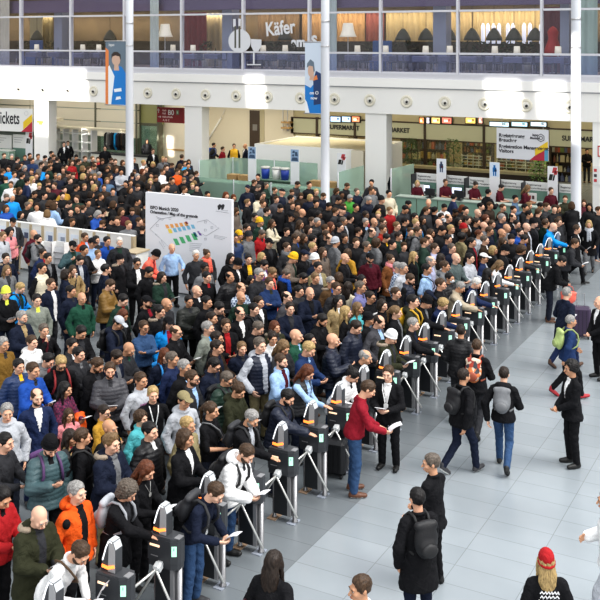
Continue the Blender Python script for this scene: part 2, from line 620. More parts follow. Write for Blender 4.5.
def body_template(pose, hv, h):
    P = get_pose(pose, hv)
    lo = np.min([P.wr[-1], P.wr[1], P.elb[-1], P.elb[1], P.A[-1], P.A[1], P.hp - .16, (-.24, -.2, 0)], 0) - V3(.2, .2, .09)
    hi = np.max([P.wr[-1], P.wr[1], P.elb[-1], P.elb[1], P.A[-1], P.A[1], P.hp + V3(.13, .13, .0), (.24, .16, 0)], 0) + V3(.1, .1, 0)
    lo[2] = -.02
    hi[2] = P.hp[2] + .27
    lo[0] = max(lo[0], -.42); hi[0] = min(hi[0] + .05, .42)
    g = Grid(lo, hi, h)
    U, RU = P.U, P.RU
    g.el(U((0, .0, 1.255)), (.146, .096, .185), RU, .03)
    g.rc(U((-.12, .012, 1.385)), U((.12, .012, 1.385)), .055, .055, .04)
    for q in (-1, 1):
        g.rc(U((0, .02, 1.450)), U((q * .13, .015, 1.39)), .040, .036, .03)
    g.el(U((0, .0, 1.08)), (.128, .092, .16), RU, .04)
    g.el((0, .01, .95), (.155, .105, .13), None, .04)
    g.rc(U((0, .020, 1.44)), P.Hd((0, .012, 1.57)), .060, .055, .025)
    for q in (-1, 1):
        g.rc(P.sh[q], P.elb[q], .050, .038, .03)
        g.rc(P.elb[q], P.wr[q], .040, .026, .02)
        hand_sdf(g, P, q)
        g.rc(P.H[q], P.K[q], .084, .055, .03)
        g.rc(P.K[q], P.A[q], .055, .036, .02)
        T = P.T[q] / np.linalg.norm(P.T[q])
        g.rc(P.A[q] + V3(0, .02, -.045), P.A[q] + T * .15 + V3(0, 0, -.055), .026, .022, .02)
    head_sdf(g, P)
    v, qd = g.nets()
    ex = []
    H, R = P.Hd, P.RH
    for q in (-1, 1):
        ex.append((*uvball(H((q * .031, -.0865, 1.641)), (.0128, .0100, .0058), R, 10, 6), 2))
        ex.append((*uvball(H((q * .031, -.0945, 1.641)), (.0066, .0045, .0066), R, 8, 5), 3))
        ex.append((*uvball(H((q * .034, -.0965, 1.662)), (.021, .007, .0048), R @ rotz(q * .12), 8, 5), 4))
    ex.append((*uvball(H((0, -.1035, 1.5735)), (.024, .006, .0085), R, 10, 6), 1))
    return np_mesh('body', v, qd, None, 5, ex)

# ------------------------------------------------------------------ clothes
# style: inflate torso, inflate arm, hem z, flare, collar, front(0 closed,1 open V,2 sweater), puff
STYLE = {
    'jacket':  (.044, .028, .83, .03, 'stand', 0, 0),
    'puffer':  (.058, .040, .81, .04, 'stand', 0, 1),
    'coat':    (.046, .030, .62, .06, 'lapel', 1, 0),
    'parka':   (.058, .040, .70, .06, 'fur', 1, 0),
    'suit':    (.032, .020, .80, .04, 'lapel', 1, 0),
    'sweater': (.026, .017, .90, .00, 'crew', 2, 0),
    'hoodie':  (.038, .026, .87, .02, 'hood', 2, 0),
    'shirt':   (.025, .013, .88, .00, 'lapel', 2, 0),
    'open':    (.046, .030, .80, .04, 'stand', 1, 0),
    'vest':    (.036, .010, .86, .02, 'stand', 0, 1),
    'polo':    (.027, .016, .88, .00, 'lapel', 2, 0),
    'gilet':   (.054, .0, .86, .02, 'stand', 1, 1),
}

def top_template(pose, style, h, hv='s'):
    P = get_pose(pose, 's')
    it, ia, hem, fl, collar, front, puff = STYLE[style]
    U, RU = P.U, P.RU
    lo = np.min([P.wr[-1], P.wr[1], P.elb[-1], P.elb[1], U((-.25, -.25, 1.3)), U((0, .25, 1.5)), (-.32, -.25, 0)], 0) - V3(.12, .12, .06)
    hi = np.max([P.wr[-1], P.wr[1], P.elb[-1], P.elb[1], U((.25, .25, 1.3)), U((0, -.2, 1.5)), (.32, .25, 0)], 0) + V3(.12, .12, .06)
    lo[2] = hem - .05
    hi[2] = U((0, 0, 1.60))[2] + .06
    g = Grid(lo, hi, h)
    g.el(U((0, .002, 1.255)), (.146 + it, .098 + it, .19 + it * .3), RU, .03)
    for q in (-1, 1):
        g.rc(U((0, .018, 1.440)), U((q * .135, .014, 1.385)), .052 + it * .35, .054 + it * .35, .035)
    g.el(U((0, .0, 1.09)), (.134 + it, .096 + it, .20), RU, .05)
    g.el((0, .01, .96), (.158 + it, .110 + it, .17), None, .05)
    if hem < .8:
        n = 6
        for i in range(n + 1):
            z = .98 + (hem - .10 - .98) * i / n
            w = .155 + it + fl * i / n
            g.el((0, .012, z), (w, .115 + it + fl * i / n * .9, .12), None, .04)
    else:
        g.el((0, .01, hem + .03), (.160 + it + fl * .6, .112 + it + fl * .6, .13), None, .04)
    # sleeves
    sl = .93
    if style == 'polo': sl = -1
    for q in ((-1, 1) if style != 'gilet' else ()):
        g.rc(P.sh[q], P.elb[q], .048 + ia * .8, .041 + ia, .035)
        if sl > 0:
            e = P.elb[q] + (P.wr[q] - P.elb[q]) * (sl + .02)
            g.rc(P.elb[q], e, .044 + ia, .034 + ia * .85, .02)
    if puff:
        g.ripple(lambda x, y, z: -.007 * np.abs(np.sin(z * PI / .062)) + 0 * x + 0 * y)
    else:
        g.ripple(lambda x, y, z: .0045 * np.sin(z * 47 + 9 * np.sin(x * 11)) * np.sin(x * 31 + y * 37 + 2) + .003 * np.sin(z * 23 + x * 60))
    # hem and collar
    g.F = np.maximum(g.F, (hem - g.Z + 0 * g.X + 0 * g.Y).astype(np.float32))
    if collar in ('stand', 'fur', 'hood', 'lapel', 'crew'):
        rr = {'stand': (.078, .022, .045), 'fur': (.084, .026, .04), 'hood': (.080, .022, .03), 'lapel': (.074, .017, .03), 'crew': (.070, .014, .012)}[collar]
        n = 14
        pts = []
        for i in range(n + 1):
            a = 2 * PI * i / n
            fy = -math.cos(a)
            pts.append(U((rr[0] * math.sin(a), .018 + rr[0] * .95 * fy, 1.475 + (.018 if fy > 0 else -.012) * abs(fy))))
        for i in range(n):
            g.rc(pts[i], pts[i + 1], rr[1], None, .014)
    if collar in ('hood', 'fur'):
        g.el(U((0, .115, 1.455)), (.125, .070, .075), RU, .03)
        g.rc(U((-.10, .06, 1.47)), U((.10, .06, 1.47)), .040, None, .03)
    v, qd = g.nets()
    c = v[qd].mean(1)
    cu = (c - P.piv) @ RU + P.piv          # back into upright torso space
    mi = np.zeros(len(qd), int)
    if front == 1:
        w = np.where(cu[:, 2] > 1.12, np.clip((cu[:, 2] - 1.14) * .21, 0, .056), 0) if collar == 'lapel' else np.where(cu[:, 2] > .95, .050, .03)
        sel = (np.abs(cu[:, 0]) < w) & (cu[:, 1] < -.045) & (cu[:, 2] < 1.50)
        mi[sel] = 1
    elif front == 0:
        sel = (np.abs(cu[:, 0]) < .035) & (cu[:, 1] < -.03) & (cu[:, 2] > 1.40)
        mi[sel] = 1
    return np_mesh('top', v, qd, mi, 2)

def legs_template(pose, h):
    P = get_pose(pose, 's')
    lo = np.min([P.A[-1], P.A[1], (-.25, -.2, 0)], 0) - V3(.12, .12, 0)
    hi = np.max([P.A[-1], P.A[1], (.25, .2, 0)], 0) + V3(.12, .12, 0)
    lo[2], hi[2] = .02, 1.10
    g = Grid(lo, hi, h)
    g.el((0, .01, .955), (.165, .116, .13), None, .03)
    for q in (-1, 1):
        g.rc(P.H[q], P.K[q], .096, .070, .03)
        g.rc(P.K[q], P.A[q] + V3(0, 0, -.005), .070, .058, .02)
    g.ripple(lambda x, y, z: .004 * np.sin(z * 55 + 6 * np.sin(x * 14)) * np.sin(x * 25 + y * 20 + 1))
    if P.legs in ('stand', 'wide'):
        g.F = np.maximum(g.F, (.062 - g.Z + 0 * g.X + 0 * g.Y).astype(np.float32))
    v, qd = g.nets()
    return np_mesh('trousers', v, qd, None, 1)

def shoe_template(pose, q, h):
    P = get_pose(pose, 's')
    A = P.A[q]
    T = P.T[q] / np.linalg.norm(P.T[q])
    heel = A + V3(0, .035, -.045) if P.legs in ('stand', 'wide') else A + V3(0, .035, -.05)
    toe = heel + T * .19
    g = Grid(np.minimum(heel, toe) - .09, np.maximum(heel, toe) + .10, h)
    g.rc(heel, heel + (toe - heel) * .55, .041, .045, .02)
    g.rc(heel + (toe - heel) * .5, toe, .046, .036, .02)
    g.rc(A + V3(0, .012, 0), A + V3(0, .012, -.03), .050, .048, .02)
    up = np.cross(T, V3(1, 0, 0))
    if up[2] < 0: up = -up
    s0 = float(heel @ up) - .038
    g.F = np.maximum(g.F, (s0 - (g.X * up[0] + g.Y * up[1] + g.Z * up[2])).astype(np.float32))
    v, qd = g.nets()
    c = v[qd].mean(1)
    mi = ((c @ up) < s0 + .018).astype(int)
    return np_mesh('shoe', v, qd, mi, 2)

# ------------------------------------------------------------------ hair, hats and small wear, all in head space
def hair_template(kind, h):
    g = Grid((-.22, -.24, 1.22), (.22, .26, 1.86), h)
    C = (0, .020, 1.668)
    if kind in ('short', 'quiff', 'curly', 'balding', 'curlylong'):
        t = {'short': .009, 'quiff': .011, 'curly': .026, 'balding': .006, 'curlylong': .034}[kind]
        g.el(C, (.078 + t, .098 + t, .095 + t), None, .02)
        if kind == 'quiff':
            g.rc((-.04, -.030, 1.752), (.035, -.028, 1.756), .020, .022, .04)
        if kind == 'curlylong':
            g.el((0, .05, 1.59), (.105, .085, .10), None, .03)
        # the face and the neck stay free
        g.el((0, -.112, 1.600), (.090, .088, .132), None, .012, sub=True)
        lowz = {'short': 1.588, 'quiff': 1.590, 'curly': 1.575, 'balding': 1.590, 'curlylong': 1.50}[kind]
        def low(x, y, z):
            return np.maximum(0, 0) + 0 * x + 0 * y + 0 * z
        side = np.clip((.035 - g.Y) * .55, 0, .06) if kind != 'curlylong' else 0
        g.F = np.maximum(g.F, (lowz + side - g.Z + 0 * g.X + 0 * g.Y).astype(np.float32))
        if kind == 'balding':
            g.el((0, -.02, 1.765), (.074, .115, .060), None, .01, sub=True)
        if kind in ('curly', 'curlylong'):
            g.ripple(lambda x, y, z: .011 * np.sin(x * 95 + 2 * np.sin(z * 50)) * np.sin(y * 90 + 1) * np.sin(z * 95))
        else:
            g.ripple(lambda x, y, z: .0035 * np.sin(x * 42 + 2 * np.sin(y * 30)) * np.cos(y * 35 + z * 20) + .0035 * np.sin(x * 130 + 60 * y) * np.sin(z * 110 + 30 * x))
    elif kind in ('long', 'bob', 'pony', 'bun', 'longup'):
        g.el(C, (.090, .110, .105), None, .02)
        if kind == 'long':
            g.el((0, .068, 1.50), (.105, .062, .20), None, .03)
            for q in (-1, 1):
                g.rc((q * .078, -.005, 1.64), (q * .092, -.045, 1.40), .030, .022, .03)
        elif kind == 'bob':
            g.el((0, .045, 1.585), (.100, .085, .10), None, .03)
            for q in (-1, 1):
                g.rc((q * .080, -.01, 1.64), (q * .084, -.025, 1.535), .026, .020, .03)
        elif kind == 'pony':
            g.rc((0, .12, 1.68), (0, .150, 1.61), .026, .030, .02)
            g.rc((0, .150, 1.61), (.01, .135, 1.40), .030, .012, .03)
        elif kind == 'bun':
            g.el((0, .125, 1.72), (.045, .042, .042), None, .015)
        g.el((0, -.110, 1.585), (.074, .090, .128), None, .012, sub=True)
        if kind in ('pony', 'bun'):
            side = np.clip((.035 - g.Y) * .55, 0, .05)
            neck = np.where(g.Y + 0 * g.Z > .085, -1, 1.585 + side - g.Z)
            g.F = np.maximum(g.F, (neck + 0 * g.X).astype(np.float32))
        else:
            g.el((0, .0, 1.47), (.066, .062, .095), None, .012, sub=True)
        g.ripple(lambda x, y, z: .0045 * np.sin(x * 110 + 3 * np.sin(z * 25)) * np.sin(y * 70) + 0 * z)
    elif kind == 'beanie':
        g.el((0, .024, 1.690), (.089, .110, .108), None, .02)
        pl = 1.660 + (g.Y + .08) * -.28
        g.F = np.maximum(g.F, (pl - g.Z + 0 * g.X).astype(np.float32))
        n = 16
        pts = [(.088 * math.sin(2 * PI * i / n), .022 - .107 * math.cos(2 * PI * i / n), 1.675 - .28 * (.107 - .107 * math.cos(2 * PI * i / n)) + .0) for i in range(n + 1)]
        for i in range(n):
            g.rc(pts[i], pts[i + 1], .013, None, .012)
        g.ripple(lambda x, y, z: .0022 * np.sin(np.arctan2(x, y - .02) * 30) + 0 * z)
    elif kind == 'cap':
        g.el((0, .018, 1.682), (.092, .110, .098), None, .02)
        g.F = np.maximum(g.F, (1.690 - g.Z + (g.Y - .02) * .12 + 0 * g.X).astype(np.float32))
        g.el((0, -.125, 1.690), (.068, .072, .010), rotx(.16), .010)
    elif kind == 'hood':
        g.el((0, .035, 1.655), (.115, .125, .135), None, .02)
        g.el((0, .055, 1.53), (.125, .10, .09), None, .03)
        g.el((0, -.125, 1.630), (.080, .100, .112), None, .012, sub=True)
    elif kind == 'beard':
        g.el((0, -.029, 1.588), (.066, .073, .076), None, .015)
        g.F = np.maximum(g.F, (g.Z - 1.590 + np.clip((g.Y + .06) * -.3, -.03, .03) + 0 * g.X).astype(np.float32))
        g.el((0, -.105, 1.576), (.024, .020, .011), None, .006, sub=True)
        g.F = np.maximum(g.F, (g.Y - .015 + 0 * g.X + 0 * g.Z).astype(np.float32))
    elif kind == 'mask':
        g.el((0, -.036, 1.592), (.066, .080, .062), None, .015)
        g.rc((0, -.10, 1.628), (0, -.124, 1.602), .012, .012, .012)
        g.F = np.maximum(g.F, (g.Y + .045 + 0 * g.X + 0 * g.Z).astype(np.float32))
        g.F = np.maximum(g.F, (g.Z - 1.632 + 0 * g.X + 0 * g.Y).astype(np.float32))
    v, q = g.nets()
    return np_mesh(kind, v, q, None, 1)

def glasses_mesh():
    b = MB()
    for q in (-1, 1):
        pts = [(q * .032 + .022 * math.cos(2 * PI * i / 12), -.112, 1.640 + .017 * math.sin(2 * PI * i / 12)) for i in range(13)]
        b.tube(pts, .0042, 5)
        b.tube([(q * .053, -.106, 1.645), (q * .084, .01, 1.648)], .004, 5)
    b.tube([(-.011, -.113, 1.643), (.011, -.113, 1.643)], .004, 5)
    return b.mesh('glasses', [None], True)

def scarf_mesh(h):
    g = Grid((-.24, -.28, 1.02), (.24, .24, 1.62), h)
    n = 16
    for ring, (r, z, t) in enumerate(((.092, 1.498, .036), (.100, 1.455, .038))):
        pts = [(r * math.sin(2 * PI * i / n), .010 - r * .95 * math.cos(2 * PI * i / n), z + .02 * math.cos(PI + 2 * PI * i / n)) for i in range(n + 1)]
        for i in range(n):
            g.rc(pts[i], pts[i + 1], t, None, .012)
    g.rc((.025, -.125, 1.44), (.050, -.172, 1.16), .040, .034, .02)
    g.rc((-.025, -.125, 1.44), (-.035, -.172, 1.12), .040, .032, .02)
    g.ripple(lambda x, y, z: .004 * np.sin(z * 90 + x * 60) * np.sin(x * 70 + y * 50))
    v, q = g.nets()
    return np_mesh('scarf', v, q, None, 1)

def hoodfur_mesh(h):
    g = Grid((-.24, -.16, 1.32), (.24, .28, 1.62), h)
    pts = [(.135 * math.sin(a), .06 + .115 * -math.cos(a), 1.475 + .02 * math.cos(a)) for a in np.linspace(.9, 2 * PI - .9, 14)]
    for i in range(13):
        g.rc(pts[i], pts[i + 1], .034, None, .01)
    g.ripple(lambda x, y, z: .010 * np.sin(x * 150) * np.sin(y * 140 + 1) * np.sin(z * 150))
    v, q = g.nets()
    return np_mesh('fur_trim', v, q, None, 1)

_T = {}
def T(kind, *a):
    key = (kind,) + a
    if key not in _T:
        if kind == 'body': _T[key] = body_template(*a)
        elif kind == 'top': _T[key] = top_template(*a)
        elif kind == 'legs': _T[key] = legs_template(*a)
        elif kind == 'shoe': _T[key] = shoe_template(*a)
        elif kind == 'hair': _T[key] = hair_template(*a)
        elif kind == 'scarf': _T[key] = scarf_mesh(*a)
        elif kind == 'fur': _T[key] = hoodfur_mesh(*a)
        elif kind == 'glasses': _T[key] = glasses_mesh()
    return _T[key]
# ------------------------------------------------------------------ the hall: floor, gallery front, walls behind
VF = 40.6
WHITE = mat('white_paint', (.87, .86, .83), .55)
WHITE2 = mat('cool_white_paint', (.80, .80, .79), .5)
GREYMET = mat('grey_metal', (.50, .50, .53), .4)
FRAME = mat('pale_frame', (.62, .62, .66), .35)
DARK = mat('dark_plastic', (.022, .024, .028), .45)
BLACK = mat('black_detail', (.01, .01, .012), .5)
STEEL = mat('brushed_steel', (.55, .55, .56), .32, .9)
BEIGE = mat('beige_wall', (.56, .49, .37), .6, noise=.04, nscale=1.5)
CREAM = mat('cream_wall', (.66, .60, .48), .6)
OLIVEW = mat('olive_band', (.46, .46, .33), .5)
INK = mat('dark_lettering', (.03, .03, .035), .6)
WLET = mat('white_lettering', (.82, .82, .82), .6)
WOOD = mat('light_wood', (.42, .27, .12), .5, noise=.15, nscale=8)
DWOOD = mat('dark_wood', (.055, .035, .022), .5)
PALEGLASS = glass_mat('green_frosted_glass', (.74, .88, .81), .07, .36, (.58, .71, .63))
CLEAR = glass_mat('gallery_glass', (.95, .95, .97), .035, .0, (.55, .55, .65))
HAZE = glass_mat('gallery_parapet_glass', (.82, .85, .98), .05, .09, (.36, .38, .52))  # bluish veil paints reflected sky into the lower panes
SHOPGLASS = glass_mat('shop_glass', (.92, .93, .86), .06, .05, (.6, .6, .45))

def bx(b, u0, u1, v0, v1, z0, z1, m=0, bev=0.0):
    return b.box(((u0 + u1) / 2, (v0 + v1) / 2, (z0 + z1) / 2), (abs(u1 - u0), abs(v1 - v0), abs(z1 - z0)), m, None, bev)

def struct(name, b, mats, parent=None, smooth=False):
    o = b.build(name, mats, parent, smooth)
    if parent is None:
        o['kind'] = 'structure'
    return o

def ux(px, v):
    return vp(px, 100, v).x
def zy(px, py, v):
    return vp(px, py, v).z

# --- floor of large polished stone tiles
def floor_mat():
    m, nt, b = _new('stone_tile_floor')
    tc = nt.nodes.new('ShaderNodeTexCoord')
    mp = nt.nodes.new('ShaderNodeMapping')
    mp.inputs['Location'].default_value = (6.73 + 60, -.17 + 2, 0)
    nt.links.new(tc.outputs['Object'], mp.inputs['Vector'])
    br = nt.nodes.new('ShaderNodeTexBrick')
    br.offset = 0.0
    br.inputs['Scale'].default_value = 1.0
    br.inputs['Brick Width'].default_value = 1.0
    br.inputs['Row Height'].default_value = 0.5
    br.inputs['Mortar Size'].default_value = 0.006
    br.inputs['Mortar Smooth'].default_value = 0.3
    br.inputs['Color1'].default_value = (.270, .300, .322, 1)
    br.inputs['Color2'].default_value = (.298, .330, .354, 1)
    br.inputs['Mortar'].default_value = (.195, .212, .225, 1)
    nt.links.new(mp.outputs['Vector'], br.inputs['Vector'])
    n = nt.nodes.new('ShaderNodeTexNoise')
    n.inputs['Scale'].default_value = .55
    n.inputs['Detail'].default_value = 4
    nt.links.new(tc.outputs['Object'], n.inputs['Vector'])
    r = nt.nodes.new('ShaderNodeMapRange')
    r.inputs['From Min'].default_value = .3; r.inputs['From Max'].default_value = .7
    r.inputs['To Min'].default_value = .90; r.inputs['To Max'].default_value = 1.08
    nt.links.new(n.outputs['Fac'], r.inputs['Value'])
    # queue side darkened in the tile colour, standing in for missing sky reflection
    sx = nt.nodes.new('ShaderNodeSeparateXYZ')
    nt.links.new(tc.outputs['Object'], sx.inputs[0])
    mr = nt.nodes.new('ShaderNodeMapRange')
    mr.inputs['From Min'].default_value = -6.735; mr.inputs['From Max'].default_value = -6.725
    mr.inputs['To Min'].default_value = .66; mr.inputs['To Max'].default_value = 1.0
    nt.links.new(sx.outputs['X'], mr.inputs['Value'])
    mu = nt.nodes.new('ShaderNodeMath'); mu.operation = 'MULTIPLY'
    nt.links.new(r.outputs['Result'], mu.inputs[0]); nt.links.new(mr.outputs['Result'], mu.inputs[1])
    mx = nt.nodes.new('ShaderNodeVectorMath'); mx.operation = 'SCALE'
    nt.links.new(br.outputs['Color'], mx.inputs[0]); nt.links.new(mu.outputs[0], mx.inputs['Scale'])
    nt.links.new(mx.outputs['Vector'], b.inputs['Base Color'])
    b.inputs['Roughness'].default_value = .27
    b.inputs['Specular IOR Level'].default_value = .55
    return m
fl = bx(MB(), -62, 26, -2, 66, -.2, 0)
struct('floor', fl, floor_mat())

U0, U1 = ux(-150, VF), ux(760, VF)
zF0, zF1, zF2, zF3 = zy(300, 110.5, VF), zy(300, 86, VF), zy(300, 76.5, VF), zy(300, 71.5, VF)
# --- gallery fascia in three bands
b = MB(); bx(b, U0, U1, VF, VF + .5, zF0, zF1)
struct('wall_front', b, WHITE)
b = MB(); bx(b, U0, U1, VF - .14, VF + .5, zF1 + .06, zF2); bx(b, U0, U1, VF - .02, VF + .5, zF1, zF1 + .06, 1)  # grey strip under the ledge paints its shadow line
struct('trim_1', b, [WHITE, GREYMET])
b = MB(); bx(b, U0, U1, VF - .05, VF + .5, zF2, zF3)
struct('trim_2', b, mat('sill_grey', (.56, .56, .60), .45))
# slab / soffit over the ground floor
b = MB(); bx(b, U0, U1, VF + .45, 56, zF0 + .05, zF0 + .5)
struct('ceiling', b, mat('soffit', (.66, .62, .50), .7))
b = MB(); bx(b, U0, U1, VF + .4, VF + 8, zF2 - .1, zF3 - .02)
struct('floor_gallery', b, mat('gallery_floor', (.16, .13, .11), .5))
b = MB(); bx(b, U0, U1, VF + .3, VF + 8, 10.35, 10.5); bx(b, U0, U1, VF + 1.2, VF + 1.5, 8.86, 9.55, 1)
struct('ceiling_gallery', b, [mat('gallery_ceiling', (.50, .49, .47), .7), mat('purple_soffit', (.13, .10, .18), .6)])
b = MB(); bx(b, U0, U1, VF + 7.0, VF + 7.2, zF3 - .1, 10.5)
struct('wall_back_gallery', b, mat('gallery_wall', (.17, .13, .075), .7, noise=.25, nscale=.6))
struct('wall_tickets_side', bx(MB(), U0 - .2, U0, 8, 56, 0, 10.5), BEIGE)
struct('wall_shop_end', bx(MB(), U1, U1 + .2, VF, 56, 0, 10.5), BEIGE)

# --- glazing, bay by bay
zR1, zR2, zTop = zy(300, 52.5, VF), zy(300, 13, VF), 10.3
mull = [U0]
tt = [(-.3846 + .0789 * k) * 46.3 for k in range(-4, 14)]
base_u = vp(300, 100, VF).x
mull += [base_u + t for t in tt if U0 + .5 < base_u + t < U1 - .5] + [U1]
for i in range(len(mull) - 1):
    a, c = mull[i], mull[i + 1]
    fr = MB()
    bx(fr, a - .05, a + .05, VF - .02, VF + .22, zF3, zTop)
    for z, w in ((zR1, .045), (zR2, .045), (zF3 + .03, .04)):
        bx(fr, a + .07, c - .07, VF, VF + .18, z - w, z + w)
    if i == len(mull) - 2:
        bx(fr, c - .07, c, VF - .02, VF + .22, zF3, zTop)
    w = struct('window_%d' % (i + 1), fr, FRAME)
    p = MB()
    bx(p, a + .07, c - .07, VF + .08, VF + .10, zR1, zR2); bx(p, a + .07, c - .07, VF + .08, VF + .10, zR2, zTop)
    p.build('pane', [CLEAR], w)
    p = MB()
    bx(p, a + .07, c - .07, VF + .08, VF + .10, zF3, zR1)
    p.build('parapet_pane', [HAZE], w)

# --- round air nozzles on the fascia
noz = None
NOZ = [-.3475 + .03868 * k for k in range(-1, 18)]
nring = MB(); nring.lathe([(.28, 0), (.28, .04), (.245, .08), (.18, .05), (.15, .02)], n=28, R=Matrix.Rotation(PI / 2, 3, 'X'))
nball = MB(); nball.lathe([(.0, .10), (.08, .095), (.13, .07), (.155, .03), (.16, 0)], n=20, R=Matrix.Rotation(PI / 2, 3, 'X'))
njet = MB(); njet.lathe([(.050, .0), (.056, .09), (.036, .09), (.034, .03), (.0, .03)], n=14, R=Matrix.Rotation(PI / 2, 3, 'X'))
mr_, mb_, mj_ = nring.mesh('ring', [mat('nozzle_ring', (.78, .74, .62), .5)], True), nball.mesh('ball', [mat('nozzle_ball', (.70, .68, .62), .5)], True), njet.mesh('jet', [BLACK], True)
ORD = ['first', 'second', 'third', 'fourth', 'fifth', 'sixth', 'seventh', 'eighth', 'ninth', 'tenth', 'eleventh', 'twelfth', 'thirteenth', 'fourteenth', 'fifteenth', 'sixteenth', 'seventeenth', 'eighteenth', 'nineteenth', 'twentieth', 'twenty-first', 'twenty-second', 'twenty-third']
nn = 0
for t in NOZ:
    u = base_u + t * 46.3
    px = proj(u, VF, 4.62)[0]
    if not (10 < px < 592):
        continue
    r = thing('air_nozzle', 'round white air nozzle on the gallery fascia, %s from the tickets end' % ORD[nn], 'air nozzle', (u, VF, 4.60), 0, 'air nozzles along the gallery fascia')
    nn += 1
    for nm, me, M in (('ring', mr_, Matrix.Identity(4)), ('ball', mb_, Matrix.Identity(4)), ('jet', mj_, Matrix.Translation((.035, -.085, -.035)) @ Matrix.Rotation(.45, 4, 'Z') @ Matrix.Rotation(-.35, 4, 'X'))):
        o = bpy.data.objects.new(nm, me); COL.objects.link(o); o.parent = r; o.matrix_local = M

# --- square columns below the gallery
for i, px in enumerate((44.5, 196, 378, 607)):
    u = ux(px, VF + .35)
    b = MB(); bx(b, u - .52, u + .52, VF + .1, VF + .75, 0, zF0 + .1)
    o = b.build('column', WHITE)
    tag(o, ['square white column beside the tickets counter', 'square white column beside the red hall sign', 'square white column at the end of the white booth', 'square white column at the supermarket doorway'][i], 'column', None, 'structure')
# --- three round steel masts
MASTS = []
for i, px in enumerate((129.6, 325.2, 576)):
    t = [-.218, .0286, .2776][i]
    Yp = 40.3
    X, Y = t * Yp * CT, Yp * (1 - ST * t)
    u, v = c2h((px - 300) / FPX * Y, Y)
    MASTS.append((u, v))
    b = MB(); b.lathe([(.24, 0), (.24, .03), (.178, .05), (.178, 3.2), (.172, 7.0), (.168, 12.5)], n=28)
    r = b.build('round_mast', mat('mast_paint', (.60, .62, .66), .38), None, True, (u, v, 0))
    tag(r, ['tall round grey mast carrying the banner with a blue jacket', 'tall round grey mast carrying the banner with a winter cap', 'tall round grey mast beside the supermarket counter'][i], 'mast')
    c = MB(); c.lathe([(.176, 8.05), (.182, 8.06), (.182, 8.12), (.176, 8.13)], n=28); c.lathe([(.178, 7.05), (.184, 7.06), (.184, 7.10), (.178, 7.11)], n=28)
    c.build('clamp_ring', STEEL, r, True)

# --- ground floor back walls
VB = 48.5
ua, ub = ux(206, VB), ux(291, VB)
b = MB(); bx(b, ux(150, VB), ub, VB, VB + .2, 0, zF0 + .1)
struct('wall_back', b, CREAM)
# brown door with a leaf standing open
u0, u1 = ux(250, VB), ux(263, VB)
b = MB(); bx(b, u0, u1 - .22, VB - .05, VB - .01, 0, 3.25); bx(b, u1 - .20, u1 + .1, VB - .02, VB, 0, 3.3, 1)
d = struct('door_1', b, [DWOOD, mat('door_reveal', (.45, .40, .27), .6)])
b = MB(); bx(b, u0 + .22, u0 + .52, VB - .07, VB - .05, 2.1, 2.45); b.build('door_sign', mat('door_sign_grey', (.20, .19, .18), .5), d)
# diagonal white handrail on the wall
b = MB(); b.tube([vp(208, 140, VB - .1), vp(221, 118, VB - .1)], .05, 8); b.tube([vp(221, 118, VB - .1), vp(225, 109, VB - .1)], .015, 6, 1)
tag(b.build('handrail', [WHITE, GREYMET], None, True), 'slanted white handrail on the cream wall by the brown door', 'handrail')
# wall shelf by the supermarket corner
b = MB()
for y in (122, 127.5): 
    p0, p1 = vp(283, y, VB - .15), vp(291.5, y, VB - .15); bx(b, p0.x, p1.x, VB - .4, VB, p0.z - .05, p0.z + .05)
for px in (285, 289.5): bx(b, ux(px, VB) - .02, ux(px, VB) + .02, VB - .25, VB - .2, 2.2, 3.9, 1)
tag(b.build('wall_shelf', [WOOD, GREYMET]), 'small wooden wall shelf on rods beside the supermarket sign', 'shelf')

# left part: grey beige panelled wall over the cloakroom
VL = 45.6
b = MB()
for (xa, xb) in ((-140, -85), (-85, -30), (-30, 30), (30, 95), (95, 138)):
    for (ya, yb) in ((98, 108.5), (109, 121), (121.5, 136)):
        pa, pb = vp(xa, ya, VL), vp(xb, yb, VL)
        bx(b, pa.x + .02, pb.x - .02, VL, VL + .15, zy(95, yb, VL) + .015, zy(95, ya, VL) - .015)
struct('wall_left', b, mat('panel_wall', (.62, .58, .48), .5))
b = MB(); bx(b, ux(-150, VL), ux(150, VL), VL + 3.6, VL + 3.8, 0, 4.1); struct('wall_cloakroom', b, mat('cloakroom_wall', (.30, .35, .31), .6))
b = MB(); bx(b, ux(96, VL), ux(138, VL), VL + .02, VL + .06, 0, zy(95, 124, VL))
w = struct('window_cloakroom', b, glass_mat('cloak_glass', (.80, .90, .84), .10, .12, (.35, .45, .38)))
b = MB(); bx(b, ux(137, VL), ux(159, VL), VL + .3, VL + .5, zy(140, 124, VL), 4.1); struct('wall_olive', b, mat('olive_panel', (.24, .24, .10), .45))
b = MB(); bx(b, ux(137, VL), ux(158, VL), VL + .32, VL + .36, 0, zy(140, 125, VL)); struct('window_entrance', b, glass_mat('ent_glass', (.7, .85, .78), .12, .25, (.26, .36, .31)))
b = MB()
for px in (95.5, 136.5, 158): bx(b, ux(px, VL) - .07, ux(px, VL) + .07, VL - .02, VL + .4, 0, 4.1)
bx(b, ux(136.5, VL), ux(158, VL), VL + .26, VL + .4, zy(140, 125, VL) - .05, zy(140, 124, VL) + .05)
struct('trim_3', b, mat('dark_mullion', (.10, .10, .07), .5))
b = MB(); bx(b, ux(159, VL + .6), ux(186, VL + .6), VL + .6, VL + .8, 0, 4.1); struct('wall_entrance', b, CREAM)
b = MB(); bx(b, ux(168, VL + .6), ux(184, VL + .6), VL + .53, VL + .59, .95, 1.05)
tag(b.build('wall_rail', WOOD), 'wooden rail along the sunlit cream wall under the red sign', 'rail')

